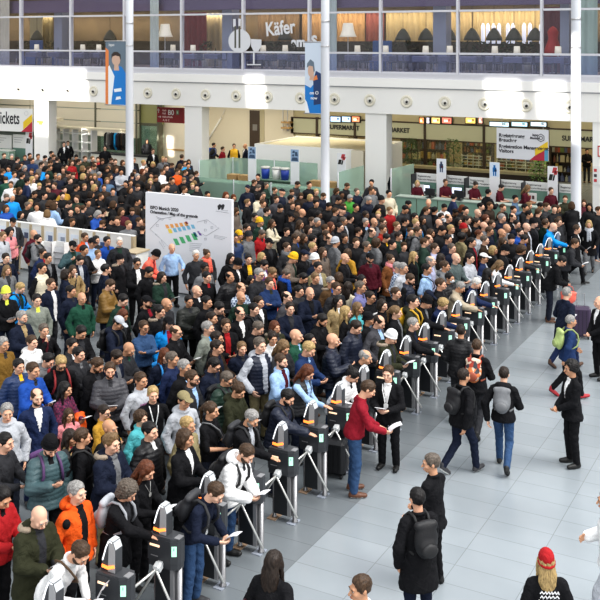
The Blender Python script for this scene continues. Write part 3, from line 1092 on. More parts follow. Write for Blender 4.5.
# cloakroom counter, rail and coats
p0, p1 = ux(95, 42.6), ux(150, 42.6)
r = thing('cloakroom_counter', 'long white cloakroom counter in front of the coat rail', 'counter', ((p0 + p1) / 2, 42.6, 0))
L = p1 - p0
bx(MB(), -L / 2, L / 2, -.25, .25, 0, 1.02).build('front_panel', mat('counter_white', (.72, .70, .62), .5), r)
bx(MB(), -L / 2 - .05, L / 2 + .05, -.32, .32, 1.02, 1.08).build('worktop', DARK, r)
cr0, cr1 = ux(106, 44.6), ux(127, 44.6)
r = thing('coat_rail', 'metal coat rail full of dark jackets in the cloakroom', 'coat rail', ((cr0 + cr1) / 2, 44.6, 0))
LL = cr1 - cr0
b = MB(); b.tube([(-LL / 2, 0, 1.95), (LL / 2, 0, 1.95)], .02); b.build('rail', STEEL, r, True)
for sx in (-1, 1):
    b = MB(); b.tube([(sx * LL / 2, 0, 0), (sx * LL / 2, 0, 1.95)], .02); b.build('post', STEEL, r, True)
CO = [('black', (.012, .012, .014)), ('grey', (.16, .16, .16)), ('charcoal', (.04, .04, .045)), ('black', (.012, .012, .014)), ('bright blue', (.01, .30, .62)), ('navy', (.015, .02, .05)), ('black', (.012, .012, .014)), ('dark brown', (.05, .03, .02)), ('black', (.014, .014, .016))]
cg = Grid((-.22, -.30, .70), (.22, .30, 2.0), .03)
cg.el((0, 0, 1.35), (.11, .24, .50), None, .03); cg.rc((0, -.12, 1.80), (0, .12, 1.80), .07, None, .04)
for q in (-1, 1): cg.rc((0, q * .20, 1.74), (.02, q * .26, 1.10), .06, .05, .03)
cg.F = np.maximum(cg.F, (.86 - cg.Z + 0 * cg.X + 0 * cg.Y).astype(np.float32))
cv, cq = cg.nets()
POS = ['first', 'second', 'third', 'fourth', 'fifth', 'sixth', 'seventh', 'eighth', 'ninth']
for i, (cn, cc) in enumerate(CO):
    me = np_mesh('hanging_coat', cv, cq, None, 1); me.materials[0] = mat('coat_cloth', cc, .8)
    o = bpy.data.objects.new('hanging_coat', me); COL.objects.link(o)
    o.location = (cr0 + LL * (i + .5) / 9, 44.6, .10); o.rotation_euler = (0, 0, random.uniform(-.2, .5))
    tag(o, '%s coat hanging on the cloakroom rail, %s from the tickets end' % (cn, POS[i]), 'coat', 'coats on the cloakroom rail')
# white shelving beside the left column
s0, s1 = ux(57, 43.2), ux(94, 43.2)
r = thing('shelving_unit', 'white open shelving behind the crowd next to the left column', 'shelving', ((s0 + s1) / 2, 43.2, 0))
b = MB()
for k in range(5): bx(b, (s0 - s1) / 2 + k * (s1 - s0) / 4 - .03, (s0 - s1) / 2 + k * (s1 - s0) / 4 + .03, -.25, .25, 0, 2.25)
b.build('upright', WHITE2, r)
b = MB()
for z in (.5, 1.0, 1.5, 2.0): bx(b, (s0 - s1) / 2, (s1 - s0) / 2, -.25, .25, z - .02, z + .02)
b.build('shelf', WHITE2, r)
bx(MB(), (s0 - s1) / 2 - .3, (s1 - s0) / 2 + 2.2, -.3, .35, 2.22, 2.34).build('top_beam', mat('beam_beige', (.62, .57, .45), .5), r)

# --- supermarket front on the right
VS = 48.5
sA, sB = ux(291, VS), U1
zs0, zs1 = zy(440, 140, VS), zy(440, 124.5, VS)
b = MB(); bx(b, sA, sB, VS, VS + .2, zs0, zs1); bx(b, sA, sB, VS - .04, VS + .2, zs1, zs1 + .07, 1); bx(b, sA, sB, VS - .04, VS + .2, zs0 - .06, zs0, 1); bx(b, sA, sB, VS + .1, VS + .3, zs1 + .07, 4.1, 2)
band = struct('wall_supermarket', b, [OLIVEW, DWOOD, mat('shop_soffit', (.50, .44, .28), .6)])
for px in (317, 355, 425, 484, 548): 
    b = MB(); bx(b, ux(px, VS) - .06, ux(px, VS) + .06, VS - .06, VS + .2, 0, zs1 + .1)
    struct('trim_%d' % (4 + (317, 355, 425, 484, 548).index(px)), b, DWOOD)
for i, (xa, xb) in enumerate(((291, 317), (317, 355), (391, 425), (425, 484), (484, 548))):
    b = MB(); bx(b, ux(xa, VS) + .06, ux(xb, VS) - .06, VS + .05, VS + .08, 0, zs0 - .05)
    struct('window_shop_%d' % (i + 1), b, SHOPGLASS)
b = MB(); bx(b, sA, sB, 55.6, 55.8, 0, 4.1); struct('wall_shop_back', b, mat('shop_back', (.30, .24, .14), .6))
b = MB(); bx(b, sA, sA + .15, VS, 55.8, 0, 4.1); struct('wall_shop_side', b, CREAM)
for (txt, px, nm) in (('SUPERMARKT', 328, 'a'), ('SUPERMARKET', 374, 'b'), ('SUPERMARKT', 562, 'c')):
    p = vp(px, 135, VS)
    o = text_mesh(txt, .34, 'lettering', INK, None, upright((p.x, VS - .03, zs0 + .30)) @ Matrix.Diagonal((.93, 1, 1, 1)), bold=.008, ext=.01)
    tag(o, {'a': 'dark supermarkt lettering on the olive band nearest the white booth', 'b': 'dark supermarkt lettering on the olive band partly behind the column', 'c': 'dark supermarkt lettering on the olive band over the shop doorway'}[nm], 'lettering', 'supermarkt lettering')
# lit screens above the band
SCR = [(330, 341, (.45, .65, .95), 'pale blue'), (341.5, 351, (.50, .72, 1.0), 'sky blue'), (351.5, 360, (.95, .30, .16), 'orange red'), (419, 424.5, (.95, .35, .12), 'orange'), (426, 430, (.85, .80, .95), 'lilac'), (431, 440.5, (.95, .65, .22), 'yellow'), (441.5, 452, (.90, .22, .16), 'red'), (465, 476, (.92, .62, .16), 'amber'), (478, 483, (.95, .45, .38), 'pink'), (489, 509.5, (.62, .84, .98), 'white-blue'), (511, 528, (.55, .85, .98), 'aqua'), (530, 547, (.68, .86, .98), 'frost blue')]
for i, (xa, xb, c, cn) in enumerate(SCR):
    vv = VS - .12
    ya, yb = (116, 122.5) if xa < 400 else ((117, 124) if xa < 487 else (121.5, 127))
    za, zb = zy((xa + xb) / 2, yb, vv), zy((xa + xb) / 2, ya, vv)
    L = ux(xb, vv) - ux(xa, vv)
    r = thing('menu_screen', 'lit %s menu screen above the supermarket band' % cn, 'screen', ((ux(xa, vv) + ux(xb, vv)) / 2, vv, za), 0, 'lit screens above the supermarket')
    bx(MB(), -L / 2, L / 2, 0, .1, 0, zb - za).build('frame', DARK, r)
    bb = MB(); bx(bb, -L / 2 + .04, L / 2 - .04, -.012, 0, .04, zb - za - .04)
    bx(bb, -L * .25, L * .1, -.016, -.012, (zb - za) * .3, (zb - za) * .6, 1); bx(bb, L * .15, L * .32, -.016, -.012, (zb - za) * .45, (zb - za) * .72, 2)
    bb.build('display', [mat('screen_glow', c, .4, emit=c, es=.9), mat('screen_mark', (.9, .85, .7), .4, emit=(1, .9, .75), es=.8), mat('screen_mark_b', tuple(x * .4 for x in c), .4)], r)

# goods shelves inside the shop
GC = [(.42, .10, .05), (.50, .34, .08), (.16, .22, .07), (.30, .20, .10), (.55, .48, .30), (.10, .12, .22), (.20, .08, .05), (.36, .36, .30)]
def goods_shelf(px0, px1, v, h, label, rows):
    u0, u1 = ux(px0, v), ux(px1, v)
    r = thing('goods_shelf', label, 'shelf', ((u0 + u1) / 2, v, 0), 0, 'goods shelves in the supermarket')
    L = u1 - u0
    b = MB(); bx(b, -L / 2, L / 2, .28, .34, 0, h)
    for k in range(rows + 1): bx(b, -L / 2, L / 2, -.05, .3, k * h / rows - .02, k * h / rows + .02)
    for sx in (-1, 1): bx(b, sx * L / 2 - .03, sx * L / 2 + .03, -.05, .32, 0, h)
    b.build('rack', DWOOD, r)
    g = MB()
    for k in range(rows):
        x = -L / 2 + .06
        while x < L / 2 - .15:
            w = random.uniform(.10, .26); hh = h / rows * random.uniform(.45, .85)
            mi = random.randrange(8)
            if random.random() < .5:
                g.lathe([(w * .42, 0), (w * .42, hh * .6), (w * .16, hh * .8), (w * .16, hh)], (x + w / 2, .08, k * h / rows + .02), 8, mi)
            else:
                bx(g, x, x + w * .9, -.02, .2, k * h / rows + .02, k * h / rows + .02 + hh, mi)
            x += w
    o = g.build('goods', [mat('goods_%d' % q, c, .5) for q, c in enumerate(GC)], r)
    o['kind'] = 'stuff'
goods_shelf(401, 418, 52.0, 2.2, 'dark wooden goods shelf behind the shop plants', 4)
goods_shelf(419, 447, 52.6, 2.2, 'long dark goods shelf in the middle of the shop', 4)
goods_shelf(463, 492, 52.2, 2.2, 'tall bottle shelf behind the shop railing', 6)
goods_shelf(499, 540, 52.4, 2.2, 'low lit goods shelf behind the hanging registration sign', 6)
goods_shelf(551, 573, 51.0, 2.5, 'bright goods shelf beside the shop doorway', 5)
b = MB(); bx(b, ux(557, 51.6), ux(573, 51.6), 51.6, 51.65, 1.9, 2.7, 0); bx(b, ux(555, 51.7), ux(560, 51.7), 51.55, 51.6, 1.3, 2.5, 1)
tag(b.build('shop_banner', [mat('banner_red', (.55, .04, .03), .5), mat('banner_orange', (.85, .28, .04), .5)]), 'red and orange advertising banner in the shop doorway', 'banner')
# chrome railing inside the shop
for (xa, xb, lb) in ((462, 490, 'slatted metal railing in front of the bottle shelf'), (497, 545, 'slatted metal railing under the hanging registration sign')):
    b = MB(); v = 49.6
    for k in range(4): b.tube([(ux(xa, v), v, .75 + .16 * k), (ux(xb, v), v, .75 + .16 * k)], .028, 6)
    n = 5
    for k in range(n + 1): b.tube([(ux(xa, v) + (ux(xb, v) - ux(xa, v)) * k / n, v, 0), (ux(xa, v) + (ux(xb, v) - ux(xa, v)) * k / n, v, 1.3)], .03, 6)
    tag(b.build('railing', STEEL, None, True), lb, 'railing', 'slatted railings in the shop')
# counter edge and red seats seen at the shop's left corner
b = MB(); v = 46.8
bx(b, ux(400, v), ux(548, v), v - .25, v + .25, .82, .95, 0); bx(b, ux(400, v), ux(548, v), v - .1, v + .2, 0, .82, 1)
tag(b.build('shop_counter', [mat('counter_beige', (.34, .29, .17), .4), DWOOD]), 'long beige counter ledge running along the supermarket front', 'counter')
r = thing('bench_seat', 'red padded bench at the corner of the supermarket', 'bench', (ux(404, 46.0), 46.0, 0))
bx(MB(), -.5, .5, -.25, .25, .40, .56, 0, .05).build('seat', mat('red_vinyl', (.40, .02, .02), .4), r); bx(MB(), -.42, .42, -.18, .18, 0, .40).build('base', DWOOD, r)

# leafy plants in the shop window
def plant(px, py_top, v, h, wdt, col, label):
    r = thing('potted_plant', label, 'plant', (ux(px, v), v, 0), 0, 'leafy plants by the supermarket window')
    b = MB(); b.lathe([(.16, 0), (.22, .35), (.24, .36), (.20, .33), (0, .30)], n=14); b.build('pot', mat('pot_brown', (.09, .06, .04), .6), r, True)
    s = MB(); s.tube([(0, 0, .3), (.03, .02, h * .6), (0, 0, h * .9)], [.03, .02, .008], 6); s.build('stem', DWOOD, r)
    l = MB()
    for k in range(420):
        t = random.random() ** .7; a = random.uniform(0, 2 * PI)
        rad = wdt * math.sqrt(random.random()) * (1 - .45 * t)
        c = Vector((rad * math.cos(a), rad * math.sin(a), .45 + (h - .45) * t))
        d = Vector((math.cos(a + random.uniform(-.8, .8)), math.sin(a), random.uniform(-.8, .5))).normalized()
        n = d.cross(Vector((random.random() - .5, random.random() - .5, 1))).normalized()
        w = random.uniform(.02, .045); q = random.uniform(.10, .20)
        l.raw([c, c + d * q * .5 + n * w, c + d * q, c + d * q * .5 - n * w], [(0, 1, 2, 3)], random.randrange(2))
    l.build('foliage', [mat('leaf_a', col, .5), mat('leaf_b', tuple(x * 1.6 for x in col), .5)], r)
plant(453, 145, 47.6, 2.3, .55, (.035, .085, .025), 'tall dark green potted plant between the shop shelves')
plant(411, 145, 47.8, 2.2, .50, (.03, .07, .02), 'dark green potted plant at the left of the shop window')
plant(539, 165, 46.0, 1.9, .55, (.12, .24, .05), 'bright green potted plant below the hanging registration sign')

# --- hanging signs
def hanging(px0, px1, ytop, ybot, v, rz, name, label, cat):
    pm = vp((px0 + px1) / 2, ytop, v)
    a, c = vp(px0, ytop, v), vp(px1, ytop, v)
    L = (c.x - a.x) / math.cos(rz)
    zt, zb = pm.z, zy((px0 + px1) / 2, ybot, v)
    r = thing(name, label, cat, (pm.x, v, zb), rz)
    return r, L, zt - zb
SIGNW = mat('sign_white', (.66, .67, .70), .5)
r, L, Hh = hanging(496, 548, 129, 159.5, 40.0, -.03, 'hanging_sign', 'white hanging registration sign with yellow, red and blue corner', 'sign')
bx(MB(), -L / 2, L / 2, 0, .08, 0, Hh).build('board', SIGNW, r)
for i, (t, y, s) in enumerate((('Registrierung', .78, .185), ('Besucher', .63, .185), ('Registration Management', .42, .185), ('Visitors', .27, .185))):
    text_mesh(t, .205, 'lettering', INK, r, upright((-L / 2 + .10, -.006, Hh * y - .09)), bold=.006)
b = MB(); hx = [(L / 2 - .30 + .15 * math.cos(PI / 6 + k * PI / 3), -.006, Hh * .74 + .16 * math.sin(PI / 6 + k * PI / 3)) for k in range(7)]
b.tube(hx, .014, 5); b.tube([(L / 2 - .30 + .07 * math.cos(k * PI / 4), -.006, Hh * .74 + .07 * math.sin(k * PI / 4)) for k in range(9)], .013, 5)
b.build('emblem', INK, r)
text_mesh('ispo', .15, 'lettering', INK, r, upright((-L / 2 + L * .70, -.006, Hh * .79)), bold=.004)
text_mesh('Munich', .13, 'lettering', INK, r, upright((-L / 2 + L * .655, -.006, Hh * .69)), bold=.004)
def corner(r, L, Hh, y=-.004):
    b = MB()
    x1 = L / 2
    P3 = lambda x, z: (x, y, z)
    b.raw([P3(x1 - L * .25, Hh * .13), P3(x1 - L * .005, Hh * .40), P3(x1 - L * .005, Hh * .64), P3(x1 - L * .25, Hh * .36)], [(0, 1, 2, 3)], 0)
    b.raw([P3(x1 - L * .35, .0), P3(x1 - L * .07, .0), P3(x1 - L * .07, Hh * .34), P3(x1 - L * .25, Hh * .15)], [(0, 1, 2, 3)], 1)
    b.raw([P3(x1 - L * .07, .0), P3(x1, .0), P3(x1, Hh * .42), P3(x1 - L * .07, Hh * .34)], [(0, 1, 2, 3)], 2)
    b.build('colour_corner', [mat('corner_yellow', (.75, .52, .03), .5), mat('corner_red', (.45, .03, .06), .5), mat('corner_blue', (.10, .32, .48), .5)], r)
corner(r, L, Hh)
b = MB()
for q in (-.4, .4): b.tube([(q * L, .04, Hh), (q * L, .04, Hh + .5)], .012, 5)
b.build('wire', STEEL, r)

r, L, Hh = hanging(-24, 28, 108, 131, 40.6, .16, 'hanging_sign', 'white hanging tickets sign with yellow and red corner', 'sign')
bx(MB(), -L / 2, L / 2, 0, .08, 0, Hh).build('board', mat('sign_white_b', (.74, .74, .72), .5), r)
text_mesh('Tickets', .98, 'lettering', INK, r, Matrix.Translation((L / 2 - 2.50, -.006, Hh * .33)) @ Matrix.Rotation(PI / 2, 4, 'X') @ Matrix.Diagonal((.57, 1.0, 1, 1)), bold=.014)
b = MB(); b.tube([(L / 2 - .42 + .13 * math.cos(PI / 6 + k * PI / 3), -.006, Hh * .80 + .13 * math.sin(PI / 6 + k * PI / 3)) for k in range(7)], .012, 5); b.build('emblem', mat('pale_mark', (.55, .55, .56), .6), r)
b = MB(); x1 = L / 2
for pts, m in (([(x1 - .62, .55), (x1 - .02, 1.02), (x1 - .02, .60), (x1 - .62, .12)][:4], 0), ([(x1 - .75, 0), (x1 - .02, 0), (x1 - .02, .60), (x1 - .40, .28)], 1)):
    b.raw([(p[0], -.005 - .001 * m, p[1]) for p in pts], [(0, 1, 2, 3)], m)
b.build('colour_corner', [mat('corner_yellow', (.75, .52, .03), .5), mat('corner_red', (.45, .03, .06), .5)], r)

r, L, Hh = hanging(157, 183.5, 107.5, 122.8, 42.4, 0, 'hanging_sign', 'dark red hanging hall sign with white lettering beside the column', 'sign')
bx(MB(), -L / 2, L / 2, 0, .10, 0, Hh).build('board', mat('sign_red', (.26, .018, .022), .5), r)
PINK = mat('sign_pale_lettering', (.75, .55, .52), .6)
for (t, x, z, s) in (('Halle', -.30, .74, .14), ('Hall', -.30, .54, .14), ('B0', -.09, .52, .38), ('Hallen/Halls', -.30, .32, .14), ('A, B, C', -.28, .10, .15)):
    text_mesh(t, s, 'lettering', PINK if s < .3 else WLET, r, upright((x * L, -.006, Hh * z)), bold=.004)
b = MB(); bx(b, .22 * L, .33 * L, -.012, 0, Hh * .54, Hh * .86, 0); bx(b, .25 * L, .30 * L, -.018, -.012, Hh * .62, Hh * .78, 1); b.build('pictogram', [mat('picto_olive', (.18, .17, .11), .5), mat('picto_green', (.45, .62, .45), .5)], r)
b = MB()
b.tube([(-.44 * L, -.006, Hh * .62), (-.44 * L, -.006, Hh * .88)], .016, 5); b.tube([(-.475 * L, -.006, Hh * .78), (-.44 * L, -.006, Hh * .90), (-.405 * L, -.006, Hh * .78)], .014, 5)
b.tube([(-.46 * L, -.006, Hh * .36), (-.36 * L, -.006, Hh * .36)], .014, 5); b.tube([(-.39 * L, -.006, Hh * .42), (-.35 * L, -.006, Hh * .36), (-.39 * L, -.006, Hh * .30)], .014, 5)
b.build('arrow', WLET, r)

# orange notice on the left column, red notice on the right column
def notice(px0, px1, y0, y1, v, label, parts):
    a, c = vp(px0, y0, v), vp(px1, y1, v)
    r = thing('wall_notice', label, 'notice', ((a.x + c.x) / 2, v, c.z))
    L, Hh = c.x - a.x, a.z - c.z
    bx(MB(), -L / 2, L / 2, -.02, 0, 0, Hh).build('sheet', mat('sheet_white', (.78, .78, .76), .5), r)
    for k, (x0, x1, z0, z1, col) in enumerate(parts):
        bx(MB(), -L / 2 + L * x0, -L / 2 + L * x1, -.025, -.02, Hh * z0, Hh * z1).build('printed_block', mat('print', col, .5), r)
notice(36.5, 43.8, 116, 126, VF + .08, 'small white notice with orange print on the left column', [(.05, .95, .30, .52, (.85, .33, .06)), (.35, .85, .10, .30, (.85, .33, .06))])
notice(597, 612, 145, 158, VF + .08, 'white notice with red frame on the right column', [(.05, .12, .05, .95, (.60, .05, .04)), (.05, .95, .86, .95, (.60, .05, .04)), (.05, .95, .05, .14, (.60, .05, .04)), (.3, .9, .35, .65, (.60, .05, .04))])
notice(593, 611, 166, 186, VF + .06, 'white column notice with small red and black pictograms', [(.06, .22, .70, .86, (.55, .05, .06)), (.06, .22, .42, .58, (.05, .05, .06)), (.06, .22, .16, .32, (.55, .05, .06))])

# --- banners hung from the masts
def mast_banner(mi, px0, px1, y0, y1, label, left):
    u, v = MASTS[mi]
    v -= .05
    a, c = vp(px0, y0, v), vp(px1, y1, v)
    L, Hh = c.x - a.x, a.z - c.z
    r = thing('mast_banner', label, 'banner', ((a.x + c.x) / 2, v, c.z))
    mats = [mat('cloth_pale', (.62, .70, .80), .7), mat('cloth_dark', (.16, .21, .26), .7), mat('cloth_blue', (.02, .22, .60), .7), mat('cloth_skin', (.62, .42, .32), .7), mat('cloth_hair', (.05, .035, .03), .7), mat('cloth_orange', (.75, .25, .08), .7), mat('cloth_white', (.85, .88, .9), .7), mat('cloth_navy', (.03, .06, .16), .7)]
    b = MB(); bx(b, -L / 2, L / 2, 0, .02, 0, Hh, 1 if left else 0)
    b.build('cloth', mats, r)
    p = MB()
    def disc(x, z, rx, rz, m, y):
        n = 20
        p.raw([(x * L + rx * L * math.cos(2 * PI * k / n), y, z * Hh + rz * Hh * math.sin(2 * PI * k / n)) for k in range(n)], [tuple(range(n))], m)
    def poly(pts, m, y):
        p.raw([(x * L, y, z * Hh) for x, z in pts], [tuple(range(len(pts)))], m)
    if left:
        poly([(-.5, 0), (-.34, 0), (-.34, .85), (-.5, .90)], 5, -.003)
        poly([(-.36, 0), (.5, 0), (.5, .50), (.30, .60), (.05, .62), (-.20, .52), (-.36, .40)], 2, -.004)
        poly([(-.36, 0), (-.22, 0), (-.05, .45), (-.30, .62), (-.36, .6)], 6, -.005)
        poly([(-.08, .54), (.18, .54), (.14, .64), (-.06, .64)], 3, -.006)
        disc(.03, .71, .21, .095, 3, -.007)
        poly([(-.19, .72), (-.20, .79), (-.08, .83), (.10, .83), (.25, .79), (.25, .70), (.19, .76), (.0, .775), (-.14, .76)], 4, -.009)
        poly([(-.05, .20), (.30, .22), (.28, .27), (-.08, .25)], 6, -.006)
        poly([(.0, .08), (.28, .10), (.24, .14), (.04, .13)], 6, -.006)
        text_mesh('ispo', .20, 'lettering', WLET, r, upright((-.34 * L, -.006, .92 * Hh)))
    else:
        poly([(-.5, 0), (.5, 0), (.5, .36), (.15, .44), (-.15, .36), (-.5, .40)], 2, -.003)
        poly([(.05, .12), (.5, .14), (.5, .56), (.18, .60), (.02, .46)], 7, -.004)
        poly([(-.5, 0), (-.2, 0), (-.38, .16), (-.5, .2)], 6, -.006)
        poly([(-.22, .47), (.08, .46), (.06, .54), (-.16, .55)], 3, -.005)
        disc(-.12, .60, .20, .090, 3, -.006)
        poly([(-.38, .64), (-.36, .70), (-.16, .76), (.06, .72), (.12, .60), (.04, .58), (.0, .66), (-.2, .67)], 1, -.008)
        poly([(.02, .46), (.30, .48), (.24, .54), (.10, .52)], 5, -.007)
        text_mesh('on O', .19, 'lettering', WLET, r, upright((-.20 * L, -.009, .27 * Hh)), bold=.004)
        text_mesh('now', .17, 'lettering', WLET, r, upright((-.14 * L, -.009, .20 * Hh)), bold=.004)
    p.build('printed_picture', mats, r)
    t = MB(); t.tube([(-L / 2 - .05, .01, Hh), (L / 2 + .25, .01, Hh)], .03, 6); t.tube([(-L / 2 - .05, .01, 0), (L / 2 + .25, .01, 0)], .03, 6); t.build('rod', STEEL, r, True)
mast_banner(0, 105.5, 125.8, 41, 105.5, 'tall hanging banner with a person in a blue jacket on the left mast', True)
mast_banner(1, 305, 321, 42, 114, 'tall hanging banner with a person in a winter cap on the middle mast', False)
# ------------------------------------------------------------------ gallery restaurant behind the glass
GZ = zF3
def curtain(px0, px1, v, z0, z1, col, label, amp=.06, fold=.24):
    u0, u1 = ux(px0, v), ux(px1, v)
    n = max(8, int((u1 - u0) / fold * 8))
    b = MB()
    vs = []
    for i in range(n + 1):
        x = u0 + (u1 - u0) * i / n
        y = v + amp * math.sin(2 * PI * (x - u0) / fold)
        vs += [(x, y, z0), (x, y, z1)]
    b.raw(vs, [(2 * i, 2 * i + 2, 2 * i + 3, 2 * i + 1) for i in range(n)])
    o = b.build('curtain', mat('curtain', col, .8), None, True)
    tag(o, label, 'curtain', 'restaurant curtains')
WC = VF + 6.6
curtain(150, 159, VF + .9, GZ, 10.2, (.52, .58, .55), 'pale green restaurant curtain beside the left floor lamp', .05, .3)
curtain(328, 337, VF + .9, GZ, 10.2, (.46, .53, .52), 'pale green restaurant curtain left of the middle floor lamp', .05, .3)
curtain(581, 598, VF + .9, GZ, 10.2, (.36, .46, .41), 'wide green restaurant curtain behind the mast by the supermarket', .07, .4)
curtain(0, 9, VF + .9, GZ, 10.2, (.50, .48, .42), 'beige restaurant curtain at the tickets end of the gallery', .05, .3)
curtain(258, 300, WC, GZ, 8.85, (.17, .115, .06), 'brown restaurant curtain behind the white wine glass', .06, .35)
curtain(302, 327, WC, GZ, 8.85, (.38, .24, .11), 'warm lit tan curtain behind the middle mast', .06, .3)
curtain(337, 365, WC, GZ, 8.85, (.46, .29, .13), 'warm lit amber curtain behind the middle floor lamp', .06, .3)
curtain(366, 384, WC, GZ, 8.85, (.26, .085, .065), 'reddish brown restaurant curtain', .06, .3)
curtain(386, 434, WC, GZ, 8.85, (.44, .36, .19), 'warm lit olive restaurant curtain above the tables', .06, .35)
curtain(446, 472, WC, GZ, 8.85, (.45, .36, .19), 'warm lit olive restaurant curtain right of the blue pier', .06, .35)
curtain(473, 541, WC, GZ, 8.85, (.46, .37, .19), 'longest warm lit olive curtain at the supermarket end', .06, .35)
curtain(184, 206, WC - 2, GZ, 8.85, (.20, .035, .04), 'dark red restaurant curtain beside the fork emblem', .06, .35)
curtain(543, 560, WC - 2, GZ, 8.85, (.15, .05, .07), 'dark plum restaurant curtain near the red dress form', .06, .35)
curtain(206, 222, WC - .5, GZ, 8.85, (.36, .31, .19), 'beige restaurant curtain left of the fork emblem', .06, .35)
curtain(30, 53, WC - .5, GZ, 8.85, (.22, .19, .10), 'dull olive curtain at the tickets end', .06, .35)
b = MB(); bx(b, ux(31, WC - 1), ux(43, WC - 1), WC - 1.1, WC - 1, 7.0, 8.8); tag(b.build('wall_panel', mat('panel_pale', (.42, .38, .24), .6)), 'pale wall panel behind the blue booth seat', 'panel')
for px0, px1, lb in ((54, 62, 'tickets end'), (222, 232, 'fork emblem'), (433, 446, 'tables'), (560, 569, 'mast')):
    b = MB(); v = VF + 2.2; bx(b, ux(px0, v), ux(px1, v), v, v + .7, GZ, 9.6)
    o = b.build('pier', mat('blue_pier', (.26, .29, .38), .5)); tag(o, 'blue grey pier in the restaurant by the %s' % lb, 'pier', None, 'structure')
def floor_lamp(px, v, ytop, ybot, w, label):
    u = ux(px, v)
    zt, zb = zy(px, ytop, v), zy(px, ybot, v)
    r = thing('floor_lamp', label, 'lamp', (u, v, GZ), 0, 'restaurant floor lamps')
    b = MB(); b.lathe([(.24, 0), (.24, .03), (.03, .06)], n=18); b.build('base', STEEL, r, True)
    b = MB(); b.lathe([(.022, .05), (.022, zb - GZ + .2)], n=8); b.build('pole', STEEL, r, True)
    s = MB(); s.lathe([(w * .56, zb - GZ + .03), (w * .62, zb - GZ), (w * .52, zb - GZ + .12), (w * .42, (zb + zt) / 2 - GZ), (w * .34, zt - GZ)], n=24)
    s.build('lamp_shade', mat('lampshade', (.75, .72, .62), .7, emit=(1, .92, .75), es=.25), r, True)
floor_lamp(165, VF + 1.4, 24, 37, .68, 'tall restaurant floor lamp with a white flared shade, left one')
floor_lamp(348, VF + 1.4, 23, 37, .68, 'tall restaurant floor lamp with a white flared shade, middle one')

# tables and chairs along the glass
def mk_table():
    r = thing('bistro_table', 'x', 'table', (0, 0, 0), 0, 'restaurant tables along the gallery glass')
    bx(MB(), -.42, .42, -.40, .40, .72, .76).build('table_top', mat('tablecloth_grey', (.30, .30, .35), .6), r)
    b = MB(); b.lathe([(.24, 0), (.24, .03), (.035, .05), (.035, .72)], n=14); b.build('pedestal', DARK, r, True)
    bx(MB(), -.425, .425, -.41, .41, .50, .722).build('cloth_skirt', mat('cloth_lilac', (.16, .16, .22), .7), r)
    return r
def mk_chair():
    r = thing('bistro_chair', 'x', 'chair', (0, 0, 0), 0, 'restaurant chairs along the gallery glass')
    bx(MB(), -.21, .21, -.21, .21, .43, .48, 0, .02).build('seat', mat('chair_dark', (.03, .03, .05), .5), r)
    b = MB(); bx(b, -.20, .20, .17, .21, .80, .92)
    for k in (-.15, -.075, 0, .075, .15): bx(b, k - .012, k + .012, .18, .20, .48, .80)
    b.build('backrest', mat('chair_dark', (.05, .05, .075), .5), r)
    for sx in (-.18, .18):
        for sy in (-.18, .18):
            b = MB(); b.tube([(sx, sy, .44), (sx * 1.05, sy * 1.05, 0)], .018, 6); b.build('leg', mat('chair_leg', (.42, .36, .32), .5), r, True)
    return r
TB, CH = mk_table(), mk_chair()
bpy.context.view_layer.update()
note_kids(TB); note_kids(CH)
spots = [36, 58, 82, 98, 118, 172, 192, 215, 262, 284, 312, 356, 384, 404, 424, 448, 470, 493, 515, 536, 556]
for i, px in enumerate(spots):
    v = VF + 1.5 + .8 * (i % 2)
    t = TB if i == 0 else copy_tree(TB)
    t.location = (ux(px, v), v, GZ)
    t['label'] = 'cloth covered restaurant table behind the gallery glass, %s from the tickets end' % ORD[i]
    for q in (-1, 1):
        c = CH if (i == 0 and q == -1) else copy_tree(CH)
        c.location = (ux(px, v) + q * .62, v - .35 + random.uniform(-.25, .25), GZ); c.rotation_euler = (0, 0, -q * PI / 2 + random.uniform(-.3, .3))
        c['label'] = 'dark restaurant chair on the %s side of the %s table from the tickets end' % ('tickets' if q < 0 else 'supermarket', ORD[i])
    if i % 3 != 1:
        r = thing('table_lamp', 'small cream lamp on the %s restaurant table from the tickets end' % ORD[i], 'lamp', (ux(px, v) + .1, v - .05, GZ + .762), 0, 'small lamps on the restaurant tables')
        b = MB(); b.lathe([(.07, 0), (.07, .02), (.015, .03), (.015, .16)], n=10); b.build('stem', STEEL, r, True)
        b = MB(); b.lathe([(.15, .14), (.13, .46)], n=14); b.build('lamp_shade', mat('lampshade', (.75, .72, .62), .7, emit=(1, .92, .75), es=.25), r, True)
    else:
        o = MB().lathe([(.035, 0), (.04, .16), (.014, .24), (.014, .31), (0, .31)], (0, 0, 0), 10).build('wine_bottle', mat('bottle_green', (.02, .05, .02), .2), None, True, (ux(px, v) + .1, v - .1, GZ + .761))
        tag(o, 'dark wine bottle on the %s restaurant table from the tickets end' % ORD[i], 'bottle', 'bottles on the restaurant tables')
